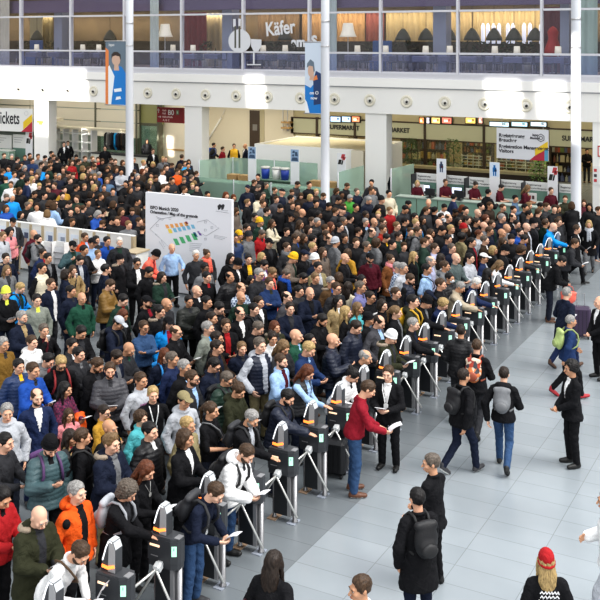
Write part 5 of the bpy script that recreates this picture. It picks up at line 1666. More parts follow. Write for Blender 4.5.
# ------------------------------------------------------------------ the gates
GU, GV = -7.285, 13.14
GREYF = mat('gate_silver', (.36, .36, .37), .4, .5)
LEDW = mat('led_white', (.9, .92, .95), .4, emit=(.92, .96, 1.0), es=.8)
LEDO = mat('led_orange', (.95, .30, .08), .4, emit=(1.0, .19, .03), es=2.0)
LEDS = mat('slot_glow', (.95, .75, .55), .4, emit=(1.0, .66, .42), es=.75)
LEDG = mat('gate_green', (.45, .75, .6), .4, emit=(.36, .85, .58), es=.65)
GBOX = mat('gate_housing', (.042, .045, .051), .42)
GBOX2 = mat('gate_housing_edge', (.055, .058, .064), .4)
def mk_gate():
    r = thing('turnstile_gate', 'x', 'turnstile', (0, 0, 0), 0, 'turnstile gates in one long row')
    # base: posts, dark panel, silver strips and floor plates
    for x, rr in ((-.36, .030), (0.0, .038)):
        b = MB(); b.lathe([(rr * 1.3, .012), (rr * 1.3, .03), (rr, .04), (rr, .74)], (x, 0, 0), 16); b.build('post', mat('post_steel', (.33, .33, .34), .38, .85), r, True)
    b = MB(); bx(b, -.335, -.10, -.06, .06, .10, .74, 0); b.build('panel', DARK, r)
    b = MB(); bx(b, -.10, -.045, -.065, .065, .10, .74); b.build('side_strip', GREYF, r)
    b = MB(); bx(b, -.44, -.29, -.10, .12, .001, .013, 0); b.build('floor_plate', mat('plate_tan', (.36, .25, .17), .4), r)
    b = MB(); bx(b, -.10, .04, -.10, .10, .001, .013); b.build('floor_plate', mat('plate_pale', (.33, .36, .42), .35), r)
    # housing, wedge shaped towards the exit end
    plan = [(-.41, -.115), (-.06, -.115), (.02, -.065), (.042, -.02), (.042, .05), (.0, .115), (-.41, .115)]
    prof = MB()
    prof.prism([(p[0], p[1]) for p in plan], .80, 1.08)
    prof.prism([(p[0] * .97 - .005, p[1] * .92) for p in plan], .725, .80)
    prof.prism([(p[0] * .97 - .005, p[1] * .92) for p in plan], 1.08, 1.115, 1)
    prof.build('housing', [GBOX, GBOX2], r)
    b = MB(); b.box((.0, -.01, 1.118), (.075, .11, .010), 0); b.build('top_plate', GREYF, r)
    R = Matrix.Rotation(math.atan2(.05, .08), 3, 'Z')
    b = MB(); b.box((-.018, -.0905, .965), (.064, .010, .125), 0, R); b.box((-.016, -.0965, .995), (.010, .006, .035), 1, R)
    b.build('green_display', [LEDG, mat('display_mark', (.08, .30, .2), .4)], r)
    b = MB(); bx(b, -.375, -.225, -.122, -.114, .980, 1.006); b.build('ticket_slot', LEDS, r)
    b = MB(); bx(b, -.36, -.25, -.119, -.114, .855, .867); b.build('name_plate', GREYF, r)
    # scanner tower: slanted monolith
    side = [(-.375, 1.10), (-.155, 1.10), (-.155, 1.385), (-.195, 1.475), (-.255, 1.485), (-.30, 1.40), (-.365, 1.19)]
    tw = MB()
    M = Matrix(((1, 0, 0, 0), (0, 0, 1, 0), (0, 1, 0, 0), (0, 0, 0, 1)))
    tw.prism([(p[0], p[1]) for p in side][::-1], -.062, .062, 0, M)
    t = tw.build('scanner_tower', [GBOX2], r)
    b = MB(); b.box((-.225, 0, 1.484), (.066, .122, .007), 0, Matrix.Rotation(.16, 3, 'Y')); b.box((-.173, 0, 1.43), (.006, .122, .085), 0, Matrix.Rotation(-.40, 3, 'Y')); b.build('cap', mat('tower_cap', (.50, .52, .54), .4), t)
    s2 = [(-.265, 1.12), (-.16, 1.12), (-.16, 1.38), (-.198, 1.465), (-.25, 1.468)]
    b = MB(); b.prism(s2[::-1], -.068, -.062, 0, M); b.build('side_plate', mat('tower_silver', (.42, .42, .43), .45, .2), t)
    b = MB()
    b.tube([(-.348, -.064, 1.235), (-.298, -.064, 1.39), (-.257, -.064, 1.474)], .0095, 4); b.tube([(-.257, -.064, 1.476), (-.205, -.064, 1.466)], .006, 4)
    b.build('light_strip', LEDW, t)
    b = MB(); b.box((-.305, -.067, 1.165), (.10, .010, .034), 0, Matrix.Rotation(.10, 3, 'Y')); b.box((-.215, -.071, 1.182), (.10, .010, .034), 0, Matrix.Rotation(-.34, 3, 'Y')); b.build('orange_light', LEDO, t)
    # tripod arms
    h = MB(); h.box((-.205, -.175, .765), (.10, .11, .11), 0, Matrix.Rotation(.5, 3, 'X'), .02); h.box((-.205, -.12, .78), (.07, .06, .07), 0)
    hub = h.build('tripod_hub', mat('hub_grey', (.52, .54, .55), .4), r)
    for d in ((-.02, -.52, -.03), (.40, -.08, -.52), (-.30, -.10, -.50)):
        b = MB(); p = Vector((-.205, -.20, .755)); q = p + Vector(d); b.tube([p, p + Vector(d) * .03 + Vector((0, -.02, 0)), q], .017, 8)
        b.build('arm', mat('arm_steel', (.62, .62, .60), .3, .6), hub, True)
    return r
GT = mk_gate()
bpy.context.view_layer.update()
note_kids(GT)
for k in range(23):
    g = GT if k == 0 else copy_tree(GT)
    g.location = (GU, GV + (k - 5) * 1.0, 0)
    g['label'] = 'dark turnstile gate with lit scanner tower, %s from the camera end of the row' % ORD[k]
# suitcases on the floor
def suitcase(u, v, rz, w, d, h, col, label, grip=True):
    r = thing('suitcase', label, 'suitcase', (u, v, 0), rz)
    b = MB(); bx(b, -w / 2, w / 2, -d / 2, d / 2, .06, h, 0, .05); b.build('shell', mat('case_shell', col, .5), r)
    b = MB()
    for k in range(4): bx(b, -w / 2 + w * (k + .8) / 5 - .012, -w / 2 + w * (k + .8) / 5 + .012, -d / 2 - .008, -d / 2, .12, h - .06)
    b.build('rib', mat('case_rib', tuple(c * .6 for c in col), .5), r)
    for sx in (-1, 1):
        for sy in (-1, 1):
            b = MB(); b.lathe([(.03, -.02), (.035, 0), (.03, .02)], (sx * (w / 2 - .06), sy * (d / 2 - .05), .035), 10, 0, Matrix.Rotation(PI / 2, 3, 'Y')); b.build('wheel', BLACK, r)
    if grip:
        b = MB(); b.tube([(-.09, d / 2 - .05, h - .02), (-.09, d / 2 - .05, h + .30), (.09, d / 2 - .05, h + .30), (.09, d / 2 - .05, h - .02)], .011, 6); b.build('handle', STEEL, r)
p = gp(338.5, 478, 0)
suitcase(p.x - .10, p.y + .05, .1, .42, .26, .62, (.02, .021, .024), 'black suitcase standing between the turnstiles behind the red jumper', False)
p = gp(581, 338, 0)
suitcase(p.x, p.y, .3, .46, .28, .78, (.055, .035, .075), 'dark purple suitcase pulled by the grey-haired man walking away')
# ------------------------------------------------------------------ who stands where (head centre in the photograph, then looks)
# x y angle pose head top:colour[:inner] legs hair:colour[+hair:colour] flags
CAT_NEAR = '''
39 517 48 front d parka:olv:cha ink none . gl,sc:cha,pa,elder,strapbag
2 497 62 front d jacket:red:blk blk short:hbk .
77 492 62 rest s open:org:blk blk short:hgy hoodlump,patch
78 552 66 lean d shirt:wht . short:hbr be,pa2,sash:brn
111 443 60 front s parka:nvy:gry kha quiff:hlb .
127 491 75 scan d coat:blk blk curlylong:hgb w,bp:ltg
146 470 68 front d sweater:blk blk long:hau w,pendant
214 492 70 stoop d sweater:nvy den short:hbr pa,bp:cha
245 453 62 stoop d puffer:wht den short:hbr be,bp:blk,pa,hoodlump
274 562 150 walk s coat:blk blk long:hdk w,bag:mrn
251 418 66 scan d jacket:blk ink short:hgy be,bp:cha
211 410 66 front s polo:blk ink pony:hbr w,pa,sash:gry
237 390 62 front d hoodie:olv ink bun:hbr w,pa
290 397 66 scan d puffer:nvy ink short:hbk be,bp:blk
281 361 55 phone s open:ltb:mrn ink short:hbr be
307 372 64 scan d shirt:ltb ink long:hau w,vest:cha
367 389 90 give d sweater:dkr den short:hbr pa,fit,big
388 373 -25 front s suit:blk:wht blk short:hbr ly
370 357 75 lean s coat:blk blk balding:hgy .
352 375 60 stoop d puffer:wht blk bun:hbk w
333 340 78 phone s puffer:nvy den none . ph
308 349 62 front d jacket:dbl:ltb ink short:hbl ph
310 340 60 rest s jacket:blk ink short:hbk .
391 337 62 front d parka:olv ink beanie:wht .
378 322 58 pocket d jacket:dkg ink balding:hdk .
356 327 62 rest d puffer:nvy ink short:hdk .
322 320 55 front d jacket:blk ink short:hbk be
370 319 70 rest s jacket:blk ink beanie:blk .
104 412 70 front s sweater:mus ink short:hdk gl,kid
82 437 110 rest s jacket:blk ink short:hbr bp:blk
71 437 60 rest s jacket:tan ink long:hdk w
50 446 42 phone d puffer:tea:blk blk beanie:blk be,ph,bp:pur
5 442 75 front s sweater:cha blk short:hbk pa
67 415 35 rest s sweater:pnk blk long:hbr w,kid
37 397 30 rest s suit:nav:wht nav balding:hbr be
7 412 25 rest s hoodie:ltg ink short:hgy .
67 389 66 front s shirt:pld blk long:hbk w,pa,carry:org
33 370 58 front s jacket:blu ink short:hbr .
19 366 45 rest s puffer:dbl:yel ink short:hbk .
61 363 30 rest d hoodie:blk ink short:hbl gl,bp:red
48 360 70 front d hoodie:gry ink short:hbk .
78 354 62 front s jacket:cha:gry ink short:hbk .
97 365 70 front d coat:blk ink short:hbr be
32 342 60 rest s hoodie:wht ink short:hbr .
3 344 55 rest s jacket:bmu ink short:hgy .
44 330 45 face s suit:blk:mrn blk short:hgb cup
73 345 60 front s jacket:cha ink short:hbk .
81 332 50 front d coat:blk ink short:hbk .
82 298 40 rest s jacket:grn:blk blk none . elder
22 317 55 front s coat:nvy:tan blk short:hgy be,elder
37 300 35 rest s jacket:sag:lim ink short:hbk .
20 288 70 front d jacket:bri ink short:hbl w,bp:nvy
6 293 35 front s jacket:blk:lim ink beanie:lim pa
51 284 66 rest s jacket:nvy ink short:hbr .
42 268 62 rest s vest:crm blk short:hbk .
71 291 66 rest s jacket:nvy ink short:hbk .
66 274 110 rest s jacket:nvy ink bob:hdk w
73 270 40 face s coat:cam ink long:hbr w,cup
7 270 40 rest s coat:gry ink long:hlb w
6 258 45 rest s parka:nvy ink short:hdk fur
48 258 60 rest s suit:blk:gry blk short:hbk .
43 253 60 rest s jacket:nav:red ink short:hdk .
38 239 68 front s hoodie:gry blk short:hbk be,bp:blk
34 234 62 rest s jacket:mrn ink none . .
10 232 55 phone s jacket:pnk ink curlylong:hbk w,ph
13 222 30 rest s jacket:cha ink cap:blk .
3 236 60 rest s jacket:ltg ink short:hlb .
73 246 40 strap s jacket:tea ink cap:blk be
80 260 50 rest d jacket:nvy ink short:hbk .
84 250 66 front s coat:blk ink short:hbk .
87 237 62 rest s jacket:orr ink short:hbr .
92 243 50 front s shirt:ltb ink cap:blk .
97 240 50 rest s jacket:cha ink short:hbk .
98 254 40 front s jacket:wht ink short:hlb w
105 241 45 rest s jacket:blu ink short:hbk .
119 242 20 rest s coat:cha:dgn blk short:hwh be,elder
120 259 66 hold s coat:blk ink beanie:blk fur,w
106 269 120 rest s jacket:nvy ink short:hbk .
137 263 30 front s open:blk:wht blk short:hbk gl
155 255 80 stoop d jacket:cor ink beanie:blk .
172 248 25 hold s shirt:ltb blk none . carry:nvy
149 272 60 rest d jacket:blk ink short:hbk .
162 277 55 front s parka:dgn ink bob:hdk w
147 302 62 rest s jacket:blk ink cap:blk be
164 304 60 rest s jacket:cha ink none . .
163 311 66 rest s parka:blk ink bun:hbk w,fur
167 323 30 rest s jacket:bri blk cap:blk+long:hdk w
176 332 66 front s jacket:blk ink balding:hbr gl
189 301 35 front s puffer:blg blk short:hbk pa
197 291 62 rest s jacket:blk:wht blk none . .
196 255 15 rest s sweater:cha blk short:hwh elder
110 285 75 front d puffer:bmu ink short:hbr .
123 300 62 rest d jacket:dgn:red ink short:hbk .
123 315 62 rest d coat:blk ink bob:hau w
118 323 72 phone d hoodie:nvy ink cap:ltg bp:blk,ph
144 327 40 cross s shirt:den ink short:hbr gl
128 349 66 front d jacket:cha:grn ink none . .
117 357 66 phone d jacket:nvy ink short:hdk ph
110 370 20 front s puffer:dkg ink short:hbr be,pa
141 380 52 rest s sweater:ltg:pur blk short:hbr chest
152 394 25 rest s sweater:blk blk short:hbl ly
142 418 62 rest s jacket:lte ink curly:hbr kid
150 431 62 rest s puffer:blk:wht blk short:hbk .
165 355 40 rest s jacket:nvy ink long:hau w,bp:bri
173 359 66 rest s sweater:nav ink short:hgb .
187 367 66 rest s jacket:blk ink short:hgy .
189 378 66 front s suit:cha:ltb ink short:hbr gl,be
184 400 45 rest s hoodie:ltg ink cap:kha .
187 425 62 rest s jacket:kha ink short:hbl .
186 438 66 front s coat:blk:wht blk bob:hbr w,pa,bag:dtl
110 428 62 rest s jacket:blk ink none . .
207 254 40 rest s parka:cha ink bun:hbr w,sc:cor
205 268 45 rest s jacket:gry ink short:hbk skd
207 277 50 rest s jacket:blk:red ink short:hbk .
231 258 40 rest s coat:blk ink long:hbk w,strapbag
238 264 66 front d coat:blk:wht ink beanie:blk .
248 259 25 rest s open:blk:yel ink short:hbk .
262 257 62 rest s coat:blk ink bob:hbl w
264 265 62 rest d jacket:pur ink short:hbk .
230 277 40 rest s puffer:blk ink balding:hbk .
259 274 50 front s jacket:cha ink short:hgy gl
252 280 40 front s parka:blk ink long:hbk w
272 273 70 rest d coat:cor ink short:hlb .
269 283 40 cross s jacket:dbl:olv ink short:hbr .
241 288 45 front s shirt:chk ink balding:hbr .
241 297 45 rest s sweater:dgn ink none . .
286 274 70 front d coat:blk ink short:hgb sc:blu
294 258 66 front d jacket:tau ink beanie:yel .
287 297 66 rest s coat:dkg ink balding:hdk .
290 308 22 front s coat:nvy:cha blk short:hdk .
258 302 50 rest s suit:blk:wht ink short:hdk .
255 309 60 strap s jacket:blk ink short:hbk bp:blk
240 313 45 rest s suit:blk:wht blk balding:hbk gl
210 302 55 rest s jacket:blk ink short:hbk .
216 308 60 front d jacket:blk ink short:hbk pa
212 318 62 rest s jacket:blk ink short:hdk .
209 328 66 rest s open:sag:bri ink short:hgy .
226 325 30 front s open:blk:red ink short:hbr .
258 328 66 front d coat:blk ink short:hgb .
275 327 45 rest s parka:olv ink bob:hau w
273 338 25 front s shirt:wht blk bun:hdk w,book
297 336 66 rest s jacket:grn:ltb ink none . .
283 347 40 front d jacket:cha ink long:hlb w
260 345 40 pocket s hoodie:ltg kha short:hgb vest:nvy
242 348 25 rest s jacket:nvy ink short:hlb w
217 347 66 front s jacket:dbr ink short:hdk .
214 365 66 rest d jacket:nvy ink short:hbk gl
228 379 66 rest d puffer:dgn ink short:hgb gl,bp:blk
216 338 70 rest s jacket:blk ink short:hdk .
308 293 25 phone s coat:nvy:blk blk none . ph
331 282 40 rest s parka:brn:blu ink short:hgy gl
340 288 40 rest s jacket:cha ink short:hbr gl
338 301 35 rest s open:tan:wht ink long:hbk w
346 312 80 rest s sweater:blk blk long:hbl w
358 308 60 rest s sweater:lte ink long:hlb w
367 297 55 rest s sweater:blk:wht ink short:hdk chest,gl
364 287 66 rest s jacket:pub ink short:hgb .
362 280 45 rest s coat:blk blk long:hbk w
370 258 15 rest s jacket:mrn ink cap:blk be
345 258 66 front s coat:blk ink none . .
335 242 120 rest s coat:gry ink beanie:ltg .
391 259 40 rest s coat:bta ink bun:hbr w,sc:pnk
399 267 66 rest s shirt:chk ink short:hgy .
382 305 45 rest s sweater:blk:wht blk bob:hdk w
396 293 50 rest s jacket:blk ink short:hbr .
396 312 70 rest s jacket:blk blk pony:hlb w
339 277 150 rest s jacket:dbr ink bob:hbr w
348 287 140 rest s coat:crm ink long:hdk w
314 278 35 rest s jacket:cha ink short:hlb .
305 278 55 rest d coat:blk ink short:hbk .
318 267 40 front s jacket:kha ink short:hbk .
315 259 60 rest s jacket:nvy ink beanie:wht .
304 255 62 rest s jacket:blk ink cap:nvy .
322 252 50 rest s jacket:tau ink long:hbr w
301 291 60 rest s jacket:cha ink short:hbk .
'''
CAT_MID = '''
248 189 25 front s suit:nvy:ltb ink cap:nvy .
259 178 20 front d coat:blk blk short:hbk ph
258 197 50 rest s coat:crm ink bob:hbk w
263 204 60 rest s jacket:gry ink short:hbr .
267 212 60 front s jacket:dgn ink short:hdk .
255 217 55 rest s jacket:cha ink short:hbk .
260 222 60 rest s jacket:dgn ink beanie:yel .
272 223 60 front s coat:crm ink long:hbr w
241 235 60 rest s jacket:mus ink beanie:yel .
247 236 62 rest s hoodie:gry ink beanie:cha .
262 234 62 rest d jacket:red ink short:hgb .
269 243 40 rest s coat:blk ink cap:blk .
235 238 40 rest s puffer:dbl ink short:hbk .
234 198 60 rest s coat:blk ink bob:hau w
235 211 60 rest s coat:tau ink long:hbr w
282 193 66 rest s jacket:nvy ink cap:blk .
290 199 40 rest s coat:blk ink short:hbk .
280 208 40 front s jacket:blk:yel ink short:hbk .
291 217 40 front s coat:blk ink cap:blk .
297 185 60 rest d jacket:cha ink short:hdk .
298 207 50 rest s jacket:dbr ink short:hbk .
296 238 70 rest s jacket:cha:blu ink short:hbr .
287 247 60 rest s coat:cha ink short:hbr gl,sc:gry
247 228 60 rest s jacket:dbr ink short:hdk .
310 198 10 rest s coat:nvy:wht ink bob:hbl w
310 186 30 rest d coat:blk ink short:hdk .
328 206 40 rest s jacket:blk ink short:hbk .
346 186 60 rest s jacket:blk ink short:hbr .
357 192 30 rest s sweater:nvy ink short:hgb .
349 198 40 rest s puffer:brg ink short:hgy .
372 183 20 rest s jacket:cha ink short:hbk .
371 191 20 rest s jacket:gry ink short:hbr .
368 200 40 rest s jacket:nvy ink short:hgy .
389 194 25 rest s shirt:crm ink short:hbk .
383 201 60 rest d coat:blk ink beanie:blk .
376 208 40 rest s coat:blk ink long:hbk w
342 195 60 rest s jacket:dbr ink short:hbk skd
343 212 66 rest d coat:blk ink cap:blk .
356 208 40 rest s jacket:blk ink short:hdk .
317 222 40 front s puffer:blk ink short:hgy elder
331 226 70 rest s coat:blk ink long:hau w
340 227 60 rest s jacket:blk ink short:hbk .
366 222 40 rest s suit:blk:ltb ink short:hgy .
345 238 25 front s coat:blk ink short:hdk .
372 232 60 rest s jacket:dgn ink balding:hdk .
383 229 55 rest s jacket:rst ink short:hbr .
367 246 60 rest s suit:cha:ltb ink short:hgb gl
379 243 110 rest s puffer:gry ink curlylong:hbr w
314 247 66 rest s coat:gry ink short:hbl .
348 253 140 rest s coat:mus ink bob:hbr w
330 239 50 rest s jacket:cha ink balding:hbr .
327 235 50 rest s jacket:blk ink short:hbr .
319 215 50 rest s jacket:cha ink short:hbk skd
311 221 50 rest s jacket:blk ink short:hbr .
302 213 50 rest s jacket:blk ink none . .
344 221 60 rest s jacket:cha ink short:hgb .
390 211 40 rest s jacket:red ink short:hlb .
375 222 40 rest s jacket:gry ink none . .
382 222 50 rest s jacket:blk ink short:hbr gl
397 226 50 rest s jacket:cha ink short:hlb .
366 215 40 rest s jacket:blk ink short:hdk skd
302 224 60 rest s coat:tau ink long:hbr w
304 238 60 rest s coat:blk ink long:hbr w
385 238 60 rest d jacket:blk:yel ink short:hbk .
398 236 60 rest s jacket:dgn ink short:hdk .
429 203 20 rest s jacket:blk blk none . skd,big
454 198 100 rest s jacket:nav ink short:hbk .
488 193 120 rest s jacket:blk ink short:hbk .
443 207 20 rest s jacket:wht ink short:hbk mk
404 209 40 rest s jacket:cha ink short:hbk .
407 204 60 rest s jacket:blk ink short:hbk .
416 217 40 rest s jacket:blk ink short:hbk .
422 220 40 rest s coat:blk ink long:hdk w
461 208 60 rest s coat:blk ink long:hau w
454 212 40 rest s jacket:blk ink short:hbk skd
467 211 30 rest s coat:dbr ink short:hbk .
482 207 60 rest s jacket:blk ink short:hbk .
489 206 40 rest s jacket:dbr ink short:hbr .
476 213 40 rest s jacket:blk ink none . .
416 223 40 rest s jacket:kha ink short:hbl bp:bri
439 223 40 rest s jacket:blk:wht ink none . .
449 218 40 rest s jacket:blk ink balding:hbr .
442 217 30 rest s jacket:cha ink short:hdk mk
458 221 40 rest s coat:blk ink long:hbk w
469 220 60 rest s jacket:dbr ink short:hdk .
477 222 66 rest s jacket:blk ink short:hdk .
486 219 40 rest s jacket:blk ink curly:hau .
482 226 60 rest s jacket:gry ink none . .
492 224 40 rest s jacket:nvy ink short:hbr .
451 229 40 front s jacket:blk:wht ink short:hbl .
418 231 66 rest s jacket:gry ink short:hbr bp:cha
431 233 66 rest s coat:blk ink bob:hbr w
464 228 60 rest s jacket:blk ink beanie:red .
462 237 110 rest s jacket:kha ink curly:hbk skd
448 239 60 rest s jacket:nvy ink short:hbk .
429 239 60 rest s jacket:cha ink balding:hbr .
435 248 66 rest s shirt:lav ink short:hbr .
452 248 40 rest s jacket:nvy ink short:hgb .
472 242 60 rest s jacket:blk ink short:hbk .
485 240 66 rest s jacket:dbr:wht ink short:hgb .
480 234 66 rest s shirt:ltg ink short:hau .
489 231 60 rest s jacket:nvy ink short:hbr .
414 256 66 rest s jacket:blk ink long:hbl w
431 261 66 rest s shirt:lav ink balding:hgy .
441 258 120 rest s shirt:wht ink long:hdk w
456 258 40 front s sweater:sgr:wht ink none . pa,elder
470 258 45 front s shirt:ltg ink short:hbk .
484 258 70 rest s jacket:nav ink cap:wht .
402 268 50 rest s shirt:ltg ink short:hgy .
427 269 66 rest s polo:ltb ink short:hbk strapbag
445 266 66 rest s hoodie:gry ink short:hbr .
450 278 45 front s puffer:blk ink short:hbk mk
410 279 62 rest d vest:nvy ink short:hbr be
439 284 66 rest s jacket:blk ink short:hbr .
466 287 66 scan d puffer:bei ink short:hgy elder
482 283 66 scan d coat:nav ink short:hwh elder
430 296 66 rest d jacket:blk ink cap:nvy .
413 301 66 rest s hoodie:olv ink short:hbk bp:yel
427 302 66 scan d coat:blk:gry ink beanie:blk .
445 304 66 scan d coat:nav ink curly:hbl w
413 324 66 scan s jacket:blk ink short:hgy .
488 273 120 rest s coat:blk ink long:hbk w
505 265 66 scan d shirt:wht ink long:hlb w
495 250 60 rest s coat:blk ink bob:hbl w
559 227 66 scan d jacket:bri ink none . .
520 232 40 rest s jacket:blu ink short:hbk be
507 250 70 rest d coat:blk ink beanie:blk .
503 242 60 rest s coat:blk ink long:hbr w
502 233 60 rest s jacket:cha ink none . .
527 239 66 rest d coat:blk ink short:hbk .
523 250 66 scan d coat:cha ink curlylong:hbr w
535 223 60 rest s coat:blk ink beanie:blk .
527 227 60 rest s jacket:dbr ink none . .
517 224 40 rest s jacket:nvy ink short:hbk .
507 228 50 rest s jacket:gry ink none . .
512 217 40 rest s suit:blk:wht ink balding:hdk .
503 218 40 rest s jacket:nvy ink short:hgy .
504 208 40 rest s jacket:blk ink short:hbr .
512 210 60 rest s coat:blk ink short:hdk .
515 199 66 rest s jacket:dnm ink short:hbk .
524 208 50 rest s coat:blk ink short:hbk .
529 206 60 rest s coat:blk ink long:hlb w
541 206 60 rest s jacket:blk ink short:hbk .
546 207 60 rest s jacket:cha ink short:hbr .
552 209 40 rest s coat:blk ink short:hdk .
558 209 40 rest s coat:blk ink long:hbr w
545 220 60 rest s jacket:blk ink short:hbk .
549 223 100 rest s jacket:dgn ink short:hbr .
556 222 40 rest s coat:cha ink short:hbr .
565 199 25 rest s jacket:olv ink short:hbr .
584 203 20 rest s coat:mrn ink long:hbr w
590 207 15 rest s coat:blk blk long:hbk w
599 211 40 rest s jacket:blk ink short:hbr .
'''
CAT_FLOOR = '''
461 331 160 walk s puffer:blk ink short:hdk hbag:brn
477 346 155 walkb s jacket:blk cha short:hbr bp:mul
464 376 125 walk s jacket:blk ink short:hdk bp:blk
504 374 160 walkb s hoodie:blk den short:hdk bp:gry
571 368 -78 clasp s suit:blk:wht blk curly:hbk .
431 463 -130 clasp l suit:blk:wht blk short:hgb .
417 498 -160 phone s coat:blk ink short:hbk bp:blk
546 561 178 rest s jacket:blk:wht blk beanie:red+long:hbl w,backtext
360 588 -70 rest s shirt:wht ink short:hbr .
599 302 -70 clasp s suit:blk:wht blk none . .
589 224 -20 walk s coat:blk lgr bob:hbl w,sc:ltg
577 229 70 walk s coat:blk:wht blk short:hbr pa
575 243 75 stoop s jacket:cha blk short:hbr pa
562 261 80 stoop d jacket:blk ink short:hbk hbag:cor
567 293 120 walk s coat:nvy nav short:hgy pa
571 321 95 walk s jacket:dbl blk short:hgy bp:lgr,redshoe,kid2
607 500 -100 walkb s puffer:wht ltg short:hbr .
'''
CAT_STAFF = '''
417 189 10 front s polo:mrn blk bob:hbl w
445 189 20 front s polo:mrn blk short:hbr .
474 196 30 front d polo:mrn blk short:hdk .
499 193 60 front d polo:mrn blk short:hbk .
551 191 15 rest s polo:mrn blk short:hbr .
519 188 70 stoop d polo:mrn blk bob:hbl w
525 190 60 front d polo:mrn blk long:hlb w
'''
CAT_REAR = '''
105 148 10 rest s jacket:blk blk short:hbk .
147 141 10 rest s coat:blk blk long:hbk w
153 151 30 rest s suit:blk:wht blk short:hbr .
68 143 20 rest s suit:blk:wht blk short:hbr .
64 144 20 rest s suit:blk:wht blk short:hbk .
214 145 80 walk s jacket:cha ink short:hdk bp:blu
223 149 70 rest s jacket:dkr ink short:hbr .
234 146 10 rest s vest:yel cha short:hbr .
245 146 -60 rest s suit:nvy:wht nvy none . .
394 173 -30 rest s jacket:blk ink bob:hbr w
587 151 0 front s jacket:blk cha short:hbk .
182 157 150 rest s jacket:nvy ink short:hbr .
163 159 20 rest s jacket:gry ink short:hbl .
'''
CAT_FAR = '''
4 156 blk hbr;12 157 blk hgy;17 160 cha hdk;25 158 nvy hbr;29 156 blk hdk;32 161 dbl hbr;38 157 gry hbr;44 158 tau hbk;51 154 blk hbk
53 157 cha hbr;57 160 blk hdk;49 163 blk hbr;76 157 dbr hbk;85 159 olv hbr;92 159 blk hlb;98 160 red hbr;78 162 dgn hdk;71 163 red hbr
65 167 blk hbk;2 172 blk hbr;9 169 bri hdk;17 167 blk hdk;14 175 ltg hbr;24 168 cha hgy;32 172 cha hbr;32 180 wht hbl;41 165 tau hdk
44 169 bri hbk;50 168 dgn hbr;59 177 nvy hgy;67 174 cha hdk;73 175 blk hbr;82 169 blk hlb;83 177 blk hbl;88 170 dbr hbr;91 177 blk hbr
95 177 cha hlb;99 175 blu hgy;6 180 grn hbr;11 185 wht hbr;27 182 nav hbk;39 186 blk hbl;49 189 blk hbk;55 186 mrn hbr;64 190 mus hbk
76 188 blk hdk;94 188 blk hbl;90 195 blk hdk;62 196 blk hbk;77 199 dgn hbr;5 197 cha hgb;12 198 bri hwh;27 206 blk hgb;37 207 wht hdk
48 204 dbr hbr;53 207 ltb hbr;47 214 wht hlb;52 219 wht hbk;6 209 blu hbr;20 215 cha hbk;71 212 blk hbk;78 209 blk hbr;96 214 blu hgy
102 161 blk hbr;115 162 dbr hbr;122 163 blk hbr;143 163 wht hbl;153 164 blk hbl;116 170 nvy hbr;107 169 blk hbr;121 172 ltg hbk;142 172 dbr hau
137 177 blk hgy;162 172 wht hbr;167 168 blk hdk;177 172 org hbr;180 167 olv hbr;185 164 sky hbr;188 166 blk hbk;137 187 cha hbr;107 181 dnm hlb
110 177 nvy hbr;148 187 blk hdk;163 188 tau hbr;168 187 blk hbr;184 190 wht hbr;197 188 blk hbk;122 200 blk hbk;137 202 dbr hbk;121 212 mrn hbr
132 211 nvy hbr;103 213 blk hdk;128 225 gry hlb;142 230 blk hdk;139 222 blk hbr;207 195 blk hbk;150 194 cha hbr;226 196 blk hau;100 197 blk hbr
113 192 cha hdk;130 190 blk hbr;145 205 blk hbk;112 205 blk hbr;126 184 blk hbk;132 176 nvy hdk;155 178 blk hbr;172 181 cha hdk;19 191 blk hbr
33 194 blk hdk;44 196 cha hbk;70 181 blk hbr;84 187 blk hlb;104 188 dbr hbr;22 176 dgn hdk;36 176 blk hbr;47 176 blk hbk;63 170 dbr hbr
92 182 blk hdk;88 203 cha hbk;66 204 blk hdk;83 209 nvy hbr;110 220 blk hbk;118 221 blk hbr;100 224 blk hbr
404 196 blk hbk;412 199 cha hbr;436 199 blk hdk;470 201 blk hbr;496 202 blk hbk;534 200 blk hbr;540 198 dgn hbk;572 206 blk hbr;398 200 dbr hbk
394 203 blk hgy;337 200 blk hbk;322 196 nvy hbr;316 204 blk hbk;335 212 cha hbr;350 219 blk hbk;358 232 blk hdk;324 229 blk hbr;308 230 cha hdk
312 240 nvy hbk;356 243 blk hbr;392 245 blk hbk;404 247 cha hbr;408 240 blk hbk;424 243 dgn hbr;440 230 blk hbk;456 241 cha hgy;498 236 blk hbr
510 238 blk hbk;516 246 blk hbr;494 241 cha hbk;538 213 blk hbr;528 215 cha hbk;410 232 blk hbr;404 222 blk hbk;426 211 cha hbr;434 211 blk hbk
'''
